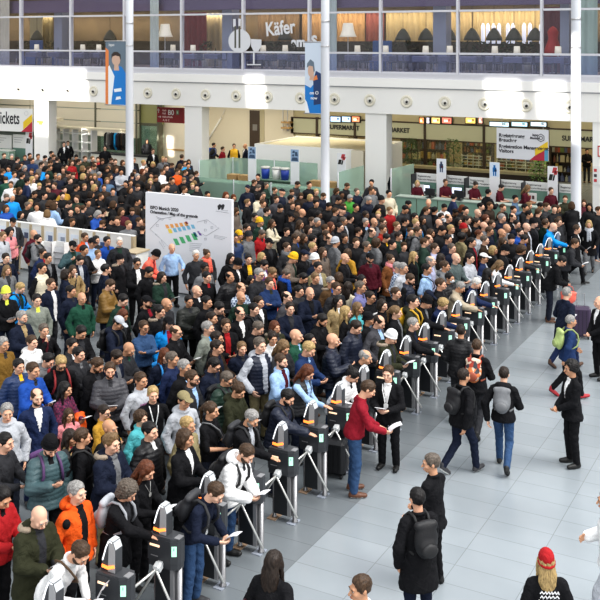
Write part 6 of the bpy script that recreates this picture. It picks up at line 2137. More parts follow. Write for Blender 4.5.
# ------------------------------------------------------------------ colours and words
PAL = {
 'blk': ('black', (.011, .011, .013)), 'cha': ('charcoal', (.036, .037, .042)), 'dkg': ('dark grey', (.07, .07, .08)), 'gry': ('grey', (.17, .175, .185)), 'ltg': ('light grey', (.46, .48, .52)), 'blg': ('black-green', (.022, .025, .022)),
 'wht': ('white', (.80, .80, .80)), 'nvy': ('navy', (.014, .019, .038)), 'nav': ('dark blue', (.020, .032, .085)), 'dbl': ('deep blue', (.020, .042, .115)), 'blu': ('royal blue', (.022, .085, .36)), 'bri': ('bright blue', (.015, .30, .74)),
 'ltb': ('light blue', (.34, .50, .74)), 'den': ('denim blue', (.042, .085, .175)), 'dnm': ('dusty blue', (.10, .17, .27)), 'tea': ('teal', (.060, .108, .120)), 'lte': ('turquoise', (.10, .42, .46)), 'grn': ('green', (.022, .085, .055)),
 'dgn': ('dark green', (.018, .042, .030)), 'brg': ('bright green', (.07, .30, .05)), 'olv': ('olive green', (.034, .036, .020)), 'kha': ('khaki', (.27, .23, .13)), 'sag': ('sage grey', (.23, .25, .22)), 'sgr': ('slate green', (.10, .13, .13)),
 'tan': ('tan', (.38, .28, .15)), 'cam': ('camel', (.34, .24, .12)), 'bei': ('beige', (.40, .34, .25)), 'crm': ('cream', (.66, .60, .46)), 'brn': ('brown', (.10, .058, .028)), 'dbr': ('dark brown', (.040, .026, .018)), 'tau': ('taupe', (.16, .13, .11)), 'bta': ('rust brown', (.22, .09, .035)),
 'bmu': ('mustard brown', (.20, .115, .028)), 'mus': ('mustard yellow', (.46, .26, .04)), 'yel': ('yellow', (.80, .48, .03)), 'lim': ('neon yellow', (.70, .76, .10)), 'org': ('orange', (.74, .115, .018)), 'orr': ('orange red', (.60, .09, .03)), 'cor': ('coral', (.86, .17, .12)),
 'red': ('red', (.36, .020, .024)), 'dkr': ('dark red', (.26, .016, .030)), 'mrn': ('maroon', (.085, .012, .022)), 'rst': ('rust red', (.30, .03, .02)), 'pnk': ('pink', (.72, .28, .30)), 'pur': ('purple', (.12, .05, .17)), 'pub': ('violet blue', (.18, .18, .36)), 'lav': ('lavender', (.44, .45, .62)),
 'pld': ('plum plaid', (.12, .016, .06)), 'chk': ('blue checked', (.30, .40, .58)), 'sky': ('sky blue', (.05, .38, .70)), 'mul': ('red patterned', (.40, .09, .04)), 'dtl': ('dark teal', (.02, .055, .075)), 'lgr': ('light green', (.42, .52, .20)),
 'ink': ('dark', (.020, .024, .038)), 'lgr2': ('grey', (.3, .3, .3)),
 'hbk': ('black-haired', (.012, .010, .010)), 'hdk': ('dark-haired', (.028, .018, .013)), 'hbr': ('brown-haired', (.070, .040, .022)), 'hlb': ('light-brown-haired', (.20, .125, .062)), 'hbl': ('blond', (.44, .31, .14)), 'hau': ('auburn-haired', (.13, .042, .018)), 'hgy': ('grey-haired', (.30, .29, .28)), 'hgb': ('grey-brown-haired', (.13, .105, .085)), 'hwh': ('white-haired', (.68, .66, .62)),
}
GARM = {'jacket': 'jacket', 'puffer': 'puffer jacket', 'coat': 'coat', 'parka': 'parka', 'suit': 'suit', 'sweater': 'jumper', 'hoodie': 'hoodie', 'shirt': 'shirt', 'open': 'open jacket', 'vest': 'padded vest', 'polo': 'short-sleeved top'}
SKINS = [(.64, .36, .24), (.68, .40, .28), (.58, .32, .20), (.70, .43, .31), (.52, .28, .17)]
def cmat(base, key):
    c = PAL[key][1] if isinstance(key, str) else key
    if base == 'cloth': return cloth_mat(c)
    if base == 'puff': return cloth_mat(c, True)
    if base == 'hair': return hair_mat(c)
    if base == 'skin':
        return mat('skin', c, .50, spec=.35, noise=.04, nscale=10)
    return mat(base, c, .5)

def check_mat(name, a, b_, c, sc):
    if name in _M: return _M[name]
    m, nt, bs = _new(name)
    tc = nt.nodes.new('ShaderNodeTexCoord')
    ck = nt.nodes.new('ShaderNodeTexChecker'); ck.inputs['Scale'].default_value = sc
    ck.inputs['Color1'].default_value = (*a, 1); ck.inputs['Color2'].default_value = (*b_, 1)
    nt.links.new(tc.outputs['Object'], ck.inputs['Vector'])
    nt.links.new(ck.outputs['Color'], bs.inputs['Base Color'])
    bs.inputs['Roughness'].default_value = .8
    _M[name] = m
    return m
def voronoi_mat(name, cols, sc):
    if name in _M: return _M[name]
    m, nt, bs = _new(name)
    tc = nt.nodes.new('ShaderNodeTexCoord')
    vn = nt.nodes.new('ShaderNodeTexVoronoi'); vn.inputs['Scale'].default_value = sc
    nt.links.new(tc.outputs['Object'], vn.inputs['Vector'])
    sx = nt.nodes.new('ShaderNodeSeparateColor'); nt.links.new(vn.outputs['Color'], sx.inputs[0])
    rp = nt.nodes.new('ShaderNodeValToRGB'); rp.color_ramp.interpolation = 'CONSTANT'
    el = rp.color_ramp.elements
    el[0].color = (*cols[0], 1); el[1].color = (*cols[-1], 1); el[1].position = .85
    for i, c in enumerate(cols[1:-1]):
        e = el.new((i + 1) * .85 / (len(cols) - 1)); e.color = (*c, 1)
    nt.links.new(sx.outputs[0], rp.inputs[0])
    nt.links.new(rp.outputs[0], bs.inputs['Base Color'])
    _M[name] = m
    return m

# ------------------------------------------------------------------ reading the catalogue
class Pn: pass
def parse(txt, zone):
    out = []
    for ln in txt.strip().splitlines():
        f = ln.split()
        p = Pn()
        p.zone = zone
        p.px, p.py, p.ang = float(f[0]), float(f[1]), float(f[2])
        p.pose, p.hv = f[3], f[4]
        t = f[5].split(':')
        p.style, p.col = t[0], t[1]
        p.inner = t[2] if len(t) > 2 else None
        p.legs = f[6] if f[6] != '.' else 'ink'
        p.hair = [] if f[7] == 'none' else [h.split(':') for h in f[7].split('+')]
        p.fl = {}
        for w in ([] if f[8] == '.' else f[8].split(',')):
            k, _, v = w.partition(':')
            p.fl[k] = v or True
        out.append(p)
    return out
PEOPLE = parse(CAT_NEAR, 'queue') + parse(CAT_MID, 'queue') + parse(CAT_FLOOR, 'floor') + parse(CAT_STAFF, 'staff') + parse(CAT_REAR, 'rear')
FAR = []
for ln in CAT_FAR.replace('\n', ';').split(';'):
    f = ln.split()
    if len(f) == 4 and not (float(f[0]) > 392 and float(f[1]) < 204):
        FAR.append([float(f[0]), float(f[1]), f[2], f[3]])

rng = random.Random(11)
for i, p in enumerate(PEOPLE):
    p.s = 1.012 + rng.uniform(-.025, .025)
    if 'w' in p.fl: p.s -= .055
    if 'kid' in p.fl: p.s *= .86
    if 'big' in p.fl: p.s *= 1.06
    if 'kid2' in p.fl: p.s *= .97
    p.ang += rng.uniform(-5, 5) if p.zone == 'queue' else 0
    p.skin = (.16, .085, .05) if 'skd' in p.fl else SKINS[rng.randrange(len(SKINS))]
    p.rz = TH + math.radians(p.ang)
    if p.pose == 'front' and p.zone == 'queue' and not ({'pa', 'ph', 'book', 'carry'} & set(p.fl)) and rng.random() < .5: p.fl['pa'] = True
    P_ = get_pose(p.pose, p.hv)
    p.hc = P_.Hd((0, .0, 1.64))
    p.jx = p.jy = 0.0
    if p.style == 'jacket' and not p.inner and p.zone == 'queue' and rng.random() < .42:
        p.style, p.inner = 'open', rng.choice(['gry', 'wht', 'ltg', 'nvy', 'ltb', 'cha', 'dkr', 'dgn', 'ltg'])

def place(p):
    zh = p.hc[2] * p.s
    g = gp(p.px + p.jx, p.py + p.jy, zh)
    ox, oy = p.hc[0] * p.s, p.hc[1] * p.s
    c, s_ = math.cos(p.rz), math.sin(p.rz)
    p.x, p.y = g.x - (c * ox - s_ * oy), g.y - (s_ * ox + c * oy)
    if p.zone == 'staff':
        q = vp(p.px, p.py, 37.15); p.x, p.y = q.x, 37.15
    p.Y = depth(p.x, p.y)

for p in PEOPLE: place(p)
# keep bodies apart along each sight line by letting heights differ a little
GATES = [(GU - .2, GV + k - 5.0) for k in range(23)]
for it in range(160):
    mv = 0
    for i in range(len(PEOPLE)):
        a = PEOPLE[i]
        for j in range(i + 1, len(PEOPLE)):
            b = PEOPLE[j]
            dx, dy = a.x - b.x, a.y - b.y
            d = math.hypot(dx, dy)
            need = .54
            if d < need and (a.zone == b.zone or True):
                mv += 1
                n, f = (a, b) if a.Y < b.Y else (b, a)
                e = (need - d) * .35
                for q, sg in ((n, 1), (f, -1)):
                    ds = sg * e * (CAMH - 1.64) / q.Y / 1.64
                    lo, hi = (.93, 1.085) if 'w' not in q.fl else (.88, 1.03)
                    if 'kid' in q.fl: lo, hi = .70, .95
                    q.s = min(hi, max(lo, q.s + ds))
                sx = 1 if (a.px >= b.px) else -1
                if abs(a.px + a.jx - b.px - b.jx) < 12:
                    a.jx = max(-3.5, min(3.5, a.jx + sx * .25)); b.jx = max(-3.5, min(3.5, b.jx - sx * .25))
        for (gu, gv) in GATES:
            if a.x > -9 and a.x < -6.2 and a.zone == 'queue':
                ex, ey = (a.x - gu), (a.y - gv)
                if abs(ex) < .52 and abs(ey) < .36:
                    # step back into the lane before the gate
                    a.jx -= .4 if ex < .3 else 0
                    a.jx = max(-6, a.jx)
    for p in PEOPLE: place(p)
    if not mv: break

PEOPLE.sort(key=lambda p: p.Y)
keep, rest_ = [], []
for p in PEOPLE:
    if p.zone in ('floor', 'staff', 'rear') or len([q for q in keep if q.zone == 'queue']) < 275:
        keep.append(p)
    else:
        rest_.append(p)

# ------------------------------------------------------------------ building one person
def linkobj(name, me, parent, mats, M=None):
    o = bpy.data.objects.new(name, me)
    COL.objects.link(o)
    o.parent = parent
    for i, m in enumerate(mats):
        o.material_slots[i].link = 'OBJECT'
        o.material_slots[i].material = m
    if M is not None:
        o.matrix_local = M
    return o
EYEW, IRIS = mat('eye_white', (.42, .39, .37), .4), mat('iris_dark', (.03, .022, .018), .2)
SOLE = {'w': mat('sole_white', (.70, .70, .68), .6), 'd': mat('sole_dark', (.02, .02, .02), .6)}
ITEMS = []
def top_item(name, me, mats, M, label_head, owner, cat, group=None):
    o = bpy.data.objects.new(name, me)
    COL.objects.link(o)
    if mats:
        for i, m in enumerate(mats):
            o.material_slots[i].link = 'OBJECT'; o.material_slots[i].material = m
    o.matrix_world = M
    o['category'] = cat
    if group: o['group'] = group
    ITEMS.append((o, label_head, owner))
    return o
_itm = {}
def paper_mesh():
    if 'paper' not in _itm:
        b = MB(); n = 5
        for q in (0, 1):
            vs = []
            for i in range(n + 1):
                t = i / n
                vs += [(-.075, -.21 * t, .020 * math.sin(t * PI) + q * .003), (.075, -.21 * t, .020 * math.sin(t * PI + .3) + q * .003)]
            f = [(2 * i, 2 * i + 1, 2 * i + 3, 2 * i + 2) for i in range(n)]
            b.raw(vs, f if q else [x[::-1] for x in f], 0)
        _itm['paper'] = b.mesh('paper_sheet', [None])
        b = MB(); b.box((0, -.02, 0), (.072, .15, .009), 0, None, .003); b.box((0, -.02, .0055), (.064, .136, .002), 1); _itm['phone'] = b.mesh('phone', [None, None])
        b = MB(); b.lathe([(.028, 0), (.036, .10), (.038, .102), (.034, .095), (0, .09)], n=14); _itm['cup'] = b.mesh('cup', [None], True)
        b = MB(); bx(b, -.10, .10, -.27, .0, 0, .022); bx(b, -.09, .09, -.26, -.01, .022, .024, 1); _itm['book'] = b.mesh('folder', [None, None])
        g = Grid((-.24, -.22, -.30), (.24, .22, .30), .02)
        g.el((0, 0, 0), (.15, .085, .225), None, .03); g.el((0, .06, -.07), (.115, .055, .115), None, .015); g.rc((-.1, 0, .17), (.1, 0, .17), .05, None, .03)
        v, q = g.nets(); _itm['pack'] = np_mesh('pack_body', v, q, None, 1)
        g = Grid((-.2, -.1, -.2), (.2, .12, .2), .02); g.el((0, 0, 0), (.105, .035, .085), None, .02); v, q = g.nets(); _itm['pocket'] = np_mesh('pack_pocket', v, q, None, 1)
        for s_ in (-1, 1):
            b = MB(); b.tube([(s_ * .08, .150, 1.40), (s_ * .088, .085, 1.475), (s_ * .098, -.02, 1.485), (s_ * .112, -.125, 1.40), (s_ * .122, -.162, 1.28), (s_ * .150, -.120, 1.15), (s_ * .165, .02, 1.08), (s_ * .12, .13, 1.06)], .019, 6)
            _itm['strap%d' % s_] = b.mesh('strap', [None], True)
        g = Grid((-.26, -.16, -.34), (.26, .16, .24), .02); g.el((0, 0, -.06), (.19, .075, .175), None, .03); g.rc((-.15, 0, .04), (.15, 0, .04), .05, None, .03); v, q = g.nets(); _itm['bag'] = np_mesh('bag_body', v, q, None, 1)
        b = MB(); b.tube([(-.14, 0, .05), (-.10, 0, .20), (0, 0, .25), (.10, 0, .20), (.14, 0, .05)], .011, 6); _itm['bagh'] = b.mesh('bag_handle', [None], True)
        b = MB(); b.tube([(.19, .0, .98), (.12, -.155, 1.20), (0.0, -.155, 1.35), (-.10, -.06, 1.47), (-.11, .06, 1.47), (-.02, .15, 1.32), (.14, .13, 1.10), (.20, .03, .98)], .013, 6); _itm['cross'] = b.mesh('strap', [None], True)
        g = Grid((-.3, -.3, -.65), (.3, .3, .25), .025); g.el((0, 0, .0), (.13, .10, .10), None, .03); g.el((0, .0, -.25), (.13, .075, .30), None, .04); g.el((.05, -.02, -.15), (.09, .09, .25), None, .03)
        g.ripple(lambda x, y, z: .012 * np.sin(x * 40 + 8 * np.sin(z * 9)) * np.sin(y * 30 + 1)); v, q = g.nets(); _itm['drape'] = np_mesh('draped_jacket', v, q, None, 1)
    return _itm['paper']
paper_mesh()

def np2m(A): return Matrix([list(map(float, r)) for r in A])
def frame(pt, xd, yd):
    xd = Vector(xd).normalized(); yd = Vector(yd); yd = (yd - xd * yd.dot(xd)).normalized(); zd = xd.cross(yd)
    return Matrix(((xd.x, yd.x, zd.x, pt[0]), (xd.y, yd.y, zd.y, pt[1]), (xd.z, yd.z, zd.z, pt[2]), (0, 0, 0, 1)))

def build_person(p, idx):
    Y = p.Y
    hb = .0095 if Y < 19 else (.013 if Y < 26 else .018)
    ht = .013 if Y < 19 else (.018 if Y < 26 else .024)
    hh = .0085 if Y < 19 else (.011 if Y < 26 else .015)
    lp = p.pose
    P_ = get_pose(p.pose, p.hv)
    root = thing('person', 'x', 'person', (p.x, p.y, 0), p.rz)
    sx = p.s * ((1.08 if p.zone == 'queue' else 1.02) if 'big' not in p.fl else 1.10)
    root.scale = (sx, sx, p.s)
    hk = p.hair[-1][1] if p.hair else 'hgy'
    if p.hair and p.hair[0][0] in ('beanie', 'cap') and len(p.hair) == 1: hk = 'hdk'
    sk = cmat('skin', p.skin)
    lip = mat('lips', tuple(a * b for a, b in zip(p.skin, (.85, .55, .55))), .45)
    browc = PAL[hk][1] if hk in PAL else (.05, .03, .02)
    linkobj('body', T('body', p.pose, p.hv, hb), root, [sk, lip, EYEW, IRIS, mat('brow', tuple(c * .8 for c in browc), .7)])
    # upper garment
    base = 'puff' if p.style in ('puffer', 'vest') else 'cloth'
    mc = cmat(base, p.col)
    if p.col == 'pld': mc = check_mat('plaid_cloth', (.16, .02, .07), (.05, .012, .04), 0, 26)
    if p.col == 'chk': mc = check_mat('checked_cloth', (.45, .52, .62), (.07, .10, .17), 0, 22)
    inn = p.inner or {'suit': 'wht', 'open': 'cha', 'coat': 'cha', 'parka': 'cha', 'jacket': 'cha', 'puffer': 'cha', 'vest': 'cha'}.get(p.style, p.col)
    gname = {'jacket': 'jacket', 'puffer': 'puffer_jacket', 'coat': 'coat', 'parka': 'parka', 'suit': 'suit_jacket', 'sweater': 'jumper', 'hoodie': 'hoodie', 'shirt': 'shirt', 'open': 'jacket', 'vest': 'vest', 'polo': 'short_sleeved_top'}[p.style]
    if p.style == 'vest':
        linkobj('jumper', T('top', p.pose, 'sweater', ht), root, [cmat('cloth', 'blk'), cmat('cloth', 'blk')])
        linkobj('vest', T('top', p.pose, 'gilet', ht), root, [mc, mc])
    else:
        linkobj(gname, T('top', p.pose, p.style, ht), root, [mc, cmat('cloth', inn)])
    if p.fl.get('vest'):
        linkobj('vest', T('top', p.pose, 'gilet', ht), root, [cmat('puff', p.fl['vest']), cmat('cloth', inn)])
    lk = {'ink': rng.choice(['ink', 'ink', 'blk', 'nvy', 'cha', 'den' if rng.random() < .4 else 'ink'])}.get(p.legs, p.legs)
    if lk == 'lgr' : lk = 'gry'
    linkobj('trousers', T('legs', p.pose, ht), root, [cmat('cloth', lk)])
    shc = (.40, .03, .04) if 'redshoe' in p.fl else rng.choice([(.02, .02, .02), (.02, .02, .02), (.10, .05, .03), (.12, .055, .03), (.05, .05, .055)])
    if 'fit' in p.fl: shc = (.13, .055, .03)
    sole = SOLE['w'] if ('fit' in p.fl or rng.random() < .35) and p.style != 'suit' else SOLE['d']
    if p.style == 'suit': shc = (.012, .012, .012)
    for q in (-1, 1):
        linkobj('shoe', T('shoe', p.pose, q, .014 if Y < 26 else .02), root, [cmat('shoe_leather', shc), sole])
    HM = P_.headmat()
    UM = P_.upmat()
    for kind, ck in p.hair:
        nm = {'beanie': 'beanie', 'cap': 'cap'}.get(kind, 'hair')
        m = cmat('cloth', ck) if kind in ('beanie', 'cap') else cmat('hair', ck)
        linkobj(nm, T('hair', kind, hh), root, [m], HM)
    if len(p.hair) == 1 and p.hair[0][0] in ('beanie', 'cap') and 'w' not in p.fl:
        linkobj('hair', T('hair', 'balding', hh), root, [cmat('hair', 'hdk')], HM)
    if 'be' in p.fl:
        linkobj('beard', T('hair', 'beard', hh), root, [cmat('hair', hk if hk[0] == 'h' else 'hdk')], HM)
    if 'mk' in p.fl:
        linkobj('face_mask', T('hair', 'mask', hh), root, [mat('mask_white', (.72, .76, .80), .7)], HM)
    if 'gl' in p.fl:
        linkobj('glasses', T('glasses'), root, [BLACK], HM)
    if 'sc' in p.fl:
        linkobj('scarf', T('scarf', .011 if Y < 22 else .018), root, [cmat('cloth', p.fl['sc'])], UM)
    if 'fur' in p.fl or p.style == 'parka':
        linkobj('fur_trim', T('fur', .012 if Y < 22 else .02), root, [mat('fur_tan', (.32, .26, .20), .9)], UM)
    if 'hoodlump' in p.fl:
        g = 'hoodlump'
        if g not in _itm:
            gr = Grid((-.24, -.1, 1.30), (.24, .32, 1.66), .014); gr.el((0, .11, 1.48), (.135, .085, .085), None, .02); gr.rc((-.11, .02, 1.50), (.11, .02, 1.50), .035, None, .03); gr.el((0, .02, 1.58), (.085, .09, .12), None, .01, sub=True); v, q = gr.nets(); _itm[g] = np_mesh('hood', v, q, None, 1)
        linkobj('hood', _itm[g], root, [mc], UM)
    if 'ly' in p.fl:
        if 'ly' not in _itm:
            b = MB(); b.tube([(-.07, -.07, 1.47), (-.055, -.135, 1.38), (-.012, -.155, 1.17)], .009, 5); b.tube([(.07, -.07, 1.47), (.055, -.135, 1.38), (.012, -.155, 1.17)], .009, 5); b.box((0, -.158, 1.12), (.07, .008, .10)); _itm['ly'] = b.mesh('lanyard', [None])
        linkobj('lanyard', _itm['ly'], root, [mat('lanyard_white', (.78, .78, .78), .6)], UM)
    if 'patch' in p.fl:
        pv, pq = uvball((-.205, -.045, 1.345), (.050, .052, .062)); pm = np_mesh('shoulder_patch', pv, pq, None, 1); linkobj('shoulder_patch', pm, root, [cmat('cloth', 'blk')], UM)
    if 'pendant' in p.fl:
        b = MB(); b.lathe([(.0, .004), (.03, .003), (.03, 0)], (0, -.135, 1.30), 12, 0, Matrix.Rotation(PI / 2, 3, 'X')); b.tube([(-.06, -.09, 1.45), (0, -.134, 1.32), (.06, -.09, 1.45)], .004, 4)
        o = b.build('pendant', mat('pendant_silver', (.6, .6, .58), .3, .6), root); o.matrix_local = UM
    if 'chest' in p.fl:
        b = MB()
        if p.col == 'ltg':
            for k in range(6): b.tube([(-.10 + .035 * k + .013 * math.cos(2 * PI * j / 8), -.133 + .004 * abs(k - 2.5), 1.27 + .02 * math.sin(2 * PI * j / 8)) for j in range(9)], .006, 4)
            m_ = mat('chest_purple', (.22, .03, .16), .7)
        else:
            for z in (1.16, 1.22, 1.28): bx(b, -.10, .10, -.150, -.128, z, z + .028)
            m_ = mat('chest_white', (.7, .7, .7), .7)
        o = b.build('chest_print', m_, root); o.matrix_local = UM
    if 'backtext' in p.fl:
        b = MB()
        for r_ in range(4):
            x = -.115
            while x < .10:
                w = random.uniform(.022, .042); z0 = 1.335 - r_ * .050
                b.tube([(x, .150, z0), (x + w * .5, .152, z0 + .034), (x + w, .150, z0 + .006)], .0075, 4); b.tube([(x + w * .2, .151, z0 + .02), (x + w * .8, .151, z0 + .022)], .006, 4)
                x += w + .008
        o = b.build('back_print', mat('back_white', (.78, .78, .80), .7), root); o.matrix_local = UM
    if 'sash' in p.fl or 'strapbag' in p.fl:
        linkobj('shoulder_strap', _itm['cross'], root, [mat('strap_leather', PAL[p.fl['sash']][1] if isinstance(p.fl.get('sash'), str) else (.03, .03, .035), .6)], UM)
    bpy_w = Matrix.Translation((p.x, p.y, 0)) @ Matrix.Rotation(p.rz, 4, 'Z') @ Matrix.Diagonal((sx, sx, p.s, 1))
    if 'bp' in p.fl:
        c = p.fl['bp']
        m_ = voronoi_mat('patterned_pack', [(.45, .06, .03), (.65, .20, .06), (.05, .05, .06), (.70, .55, .42), (.30, .04, .03)], 14) if c == 'mul' else mat('pack_cloth', PAL[c][1], .6, noise=.15, nscale=10, bump=.3, bscale=40)
        o = top_item('backpack', _itm['pack'], [m_], bpy_w @ UM @ Matrix.Translation((0, .205, 1.245)), '%s backpack worn by the' % PAL[c][0], p, 'backpack', 'worn backpacks')
        k = linkobj('pocket', _itm['pocket'], o, [mat('pack_pocket', tuple(x * .8 + .01 for x in PAL[c][1]), .6)], Matrix.Translation((0, .105, -.09)))
        for s_ in (-1, 1):
            linkobj('strap', _itm['strap%d' % s_], o, [mat('pack_strap', tuple(x * .7 + .01 for x in PAL[c][1]), .7)], Matrix.Translation((0, -.205, -1.245)))
    if 'bag' in p.fl:
        c = p.fl['bag']
        M = bpy_w @ Matrix.Translation((.30, .06, .93)) @ Matrix.Rotation(PI / 2 - .2, 4, 'Z')
        o = top_item('shoulder_bag', _itm['bag'], [mat('bag_leather', PAL[c][1], .5)], M, '%s shoulder bag carried by the' % PAL[c][0], p, 'bag', 'carried bags')
        linkobj('handle', _itm['bagh'], o, [mat('bag_handle', tuple(x * .7 + .005 for x in PAL[c][1]), .5)])
    if 'hbag' in p.fl:
        c = p.fl['hbag']; w = P_.wr[-1] + (P_.wr[-1] - P_.elb[-1]) * .25
        M = bpy_w @ Matrix.Translation((w[0] - .02, w[1], w[2] - .25)) @ Matrix.Rotation(PI / 2, 4, 'Z')
        o = top_item('hand_bag', _itm['bag'], [mat('bag_leather', PAL[c][1], .5)], M, '%s bag in the hand of the' % PAL[c][0], p, 'bag', 'carried bags')
        linkobj('handle', _itm['bagh'], o, [mat('bag_handle', tuple(x * .7 + .005 for x in PAL[c][1]), .5)])
    PAPER = mat('paper_white', (.78, .78, .80), .7)
    q = 1 if p.pose in ('scan', 'front', 'stoop', 'lean', 'hold', 'walk') else -1
    if p.pose == 'front': q = -1
    if p.pose in ('phone', 'walkb'): q = -1
    g_ = P_.grip(q)
    if 'pa' in p.fl or 'pa2' in p.fl:
        d, n, t = P_.handframe(q)
        M = bpy_w @ frame(g_ + n * .0, (1, 0, 0), (0, .8, -.45 if p.pose != 'walk' else -.9)) @ Matrix.Rotation(.2 * (rng.random() - .5), 4, 'Z')
        top_item('paper_sheet', _itm['paper'], [PAPER], M, 'white paper held by the', p, 'paper', 'papers held by visitors')
        if 'pa2' in p.fl:
            M2 = bpy_w @ frame(g_ + V3(.13, -.06, .05), (1, .3, .2), (0, .5, -.8))
            top_item('paper_sheet', _itm['paper'], [PAPER], M2, 'second paper fanned out by the', p, 'paper', 'papers held by visitors')
    if 'ph' in p.fl:
        M = bpy_w @ frame(P_.grip(-1) + V3(0, -.02, .02), (1, 0, 0), (0, -.7, .7))
        top_item('phone', _itm['phone'], [BLACK, mat('phone_glass', (.10, .12, .16), .15)], M, 'black phone held by the', p, 'phone', 'phones held by visitors')
    if 'cup' in p.fl:
        M = bpy_w @ Matrix.Translation(P_.grip(-1) + V3(.02, -.03, -.04))
        top_item('paper_cup', _itm['cup'], [mat('cup_white', (.80, .80, .78), .6)], M, 'white cup at the mouth of the', p, 'cup', 'cups held by visitors')
    if 'book' in p.fl:
        M = bpy_w @ frame((P_.grip(-1) + P_.grip(1)) / 2 + V3(0, .02, .02), (1, 0, 0), (0, .7, -.7))
        top_item('folder', _itm['book'], [mat('folder_blue', (.03, .12, .32), .5), PAPER], M, 'blue folder held open by the', p, 'folder')
    if 'carry' in p.fl:
        c = p.fl['carry']; w = (P_.wr[1] + P_.elb[1]) / 2
        M = bpy_w @ Matrix.Translation((w[0], w[1], w[2] - .02)) @ Matrix.Rotation(.3, 4, 'Z')
        top_item('draped_jacket', _itm['drape'], [cmat('puff', c)], M, '%s jacket draped over an arm of the' % PAL[c][0], p, 'jacket')
    return root

# ------------------------------------------------------------------ words for each person
HATS = ('beanie', 'cap')
def who(p, acc=9):
    g = GARM[p.style]
    hd = None
    pre = 'person'
    tail = ''
    if not p.hair: pre = 'bald person'
    else:
        kind, ck = p.hair[0]
        if kind in HATS:
            tail = ' and %s %s' % (PAL[ck][0], kind)
        elif kind == 'balding': pre = 'balding %s person' % PAL[ck][0]
        elif kind in ('long', 'pony', 'bob', 'bun', 'curly', 'curlylong'):
            hc = PAL[ck][0].replace('-haired', '').replace('dark', 'dark brown') + ' hair'
            pre = 'person with %s' % {'long': 'long ' + hc, 'pony': hc + ' in a ponytail', 'bob': 'bobbed ' + hc, 'bun': hc + ' in a bun', 'curly': 'curly ' + hc, 'curlylong': 'long curly ' + hc}[kind]
        else: pre = '%s person' % PAL[ck][0]
    out = '%s in %s%s%s' % (pre, ('open %s jacket' % PAL[p.col][0]) if p.style == 'open' else PAL[p.col][0] + ' ' + g, '', tail)
    ex = []
    if p.style in ('suit', 'open') and p.inner: ex.append('%s shirt' % PAL[p.inner][0])
    if 'be' in p.fl: ex.append('beard')
    if 'gl' in p.fl: ex.append('glasses')
    if 'mk' in p.fl: ex.append('face mask')
    if 'sc' in p.fl: ex.append('%s scarf' % PAL[p.fl['sc']][0])
    if 'bp' in p.fl: ex.append('%s backpack' % PAL[p.fl['bp']][0])
    if 'ly' in p.fl: ex.append('white lanyard')
    if 'cup' in p.fl: ex.append('cup')
    if 'ph' in p.fl: ex.append('phone')
    ex = ex[:acc]
    if ex: out += ', with ' + ' and '.join(ex[:2])
    if p.pose == 'cross' and acc > 0: out += ', arms crossed'
    return out
DARKS = ('blk', 'cha', 'nvy', 'dkg', 'blg', 'dbr', 'gry')
for p in keep:
    p.ix, p.iy = p.px, p.py
from collections import Counter
cg_ = Counter((PAL[p.col][0], GARM[p.style]) for p in keep)
ch_ = Counter((PAL[p.hair[0][1]][0], p.hair[0][0]) for p in keep if p.hair and p.hair[0][0] in HATS)
LAND = []
for p in keep:
    if p.col not in DARKS and cg_[(PAL[p.col][0], GARM[p.style])] == 1:
        LAND.append(('the ' + (('open %s jacket' % PAL[p.col][0]) if p.style == 'open' else '%s %s' % (PAL[p.col][0], GARM[p.style])), p.px, p.py + 8, p))
    elif p.hair and p.hair[0][0] in HATS and p.hair[0][1] not in DARKS and ch_[(PAL[p.hair[0][1]][0], p.hair[0][0])] == 1:
        LAND.append(('the %s %s' % (PAL[p.hair[0][1]][0], p.hair[0][0]), p.px, p.py, p))
LAND += [('the map board', 188, 245, None), ('the middle mast', 325, 195, None)]
for k in range(0, 23):
    gx, gy = proj(GU - .25, GV + k - 5, 1.45)
    if 0 < gx < 600 and gy < 590: LAND.append(('the %s gate' % ORD[k], gx, gy, None))
def rel(p, L):
    dx, dy = p.px - L[1], p.py + 8 - L[2]
    if abs(dx) >= abs(dy): return ('left of' if dx < 0 else 'right of'), math.hypot(dx, dy)
    return ('behind' if dy < 0 else 'in front of'), math.hypot(dx, dy)
def nwords(s): return len(s.replace(',', ' ').split())
descs = {id(p): who(p) for p in keep}
cnt = Counter(descs.values())
used = set()
PLACE = {'queue': '', 'floor': ' on the open floor', 'staff': ' behind the registration counter', 'rear': ' at the back'}
for p in keep:
    d = descs[id(p)]
    lab = None
    if cnt[d] == 1 and (p.col not in DARKS or nwords(d) >= 8):
        lab = d + (PLACE[p.zone] if nwords(d + PLACE[p.zone]) <= 16 else '')
    else:
        d = who(p, 1) if nwords(who(p)) > 8 else d
        same = [q for q in keep if q is not p and who(q, 0) == who(p, 0)]
        for L in sorted([L for L in LAND if L[3] is not p], key=lambda L: rel(p, L)[1]):
            r_, dist = rel(p, L)
            closer = [q for q in same if q is not L[3] and rel(q, L)[0] == r_ and rel(q, L)[1] <= dist]
            if not closer:
                cand = '%s, nearest one %s %s' % (d, r_, L[0])
                if nwords(cand) > 16: cand = '%s, nearest %s %s' % (who(p, 0), r_, L[0])
                if nwords(cand) <= 16 and cand not in used:
                    lab = cand
                    break
    p.label = lab or d
    used.add(p.label)
for i, p in enumerate(keep):
    r = build_person(p, i)
    r['label'] = p.label
    r['group'] = {'queue': 'visitors queuing for the gates', 'floor': 'people on the floor beyond the gates', 'staff': 'staff at the registration counter', 'rear': 'people at the back of the hall'}[p.zone]
    p.obj = r
def owner_rel(p):
    same = [q for q in keep if q is not p and (q.col, q.style) == (p.col, p.style)]
    for L in sorted([L for L in LAND if L[3] is not p], key=lambda L: rel(p, L)[1]):
        r_, dist = rel(p, L)
        if not [q for q in same if q is not L[3] and rel(q, L)[0] == r_ and rel(q, L)[1] <= dist]:
            return '%s %s' % (r_, L[0])
    return None
seen = Counter()
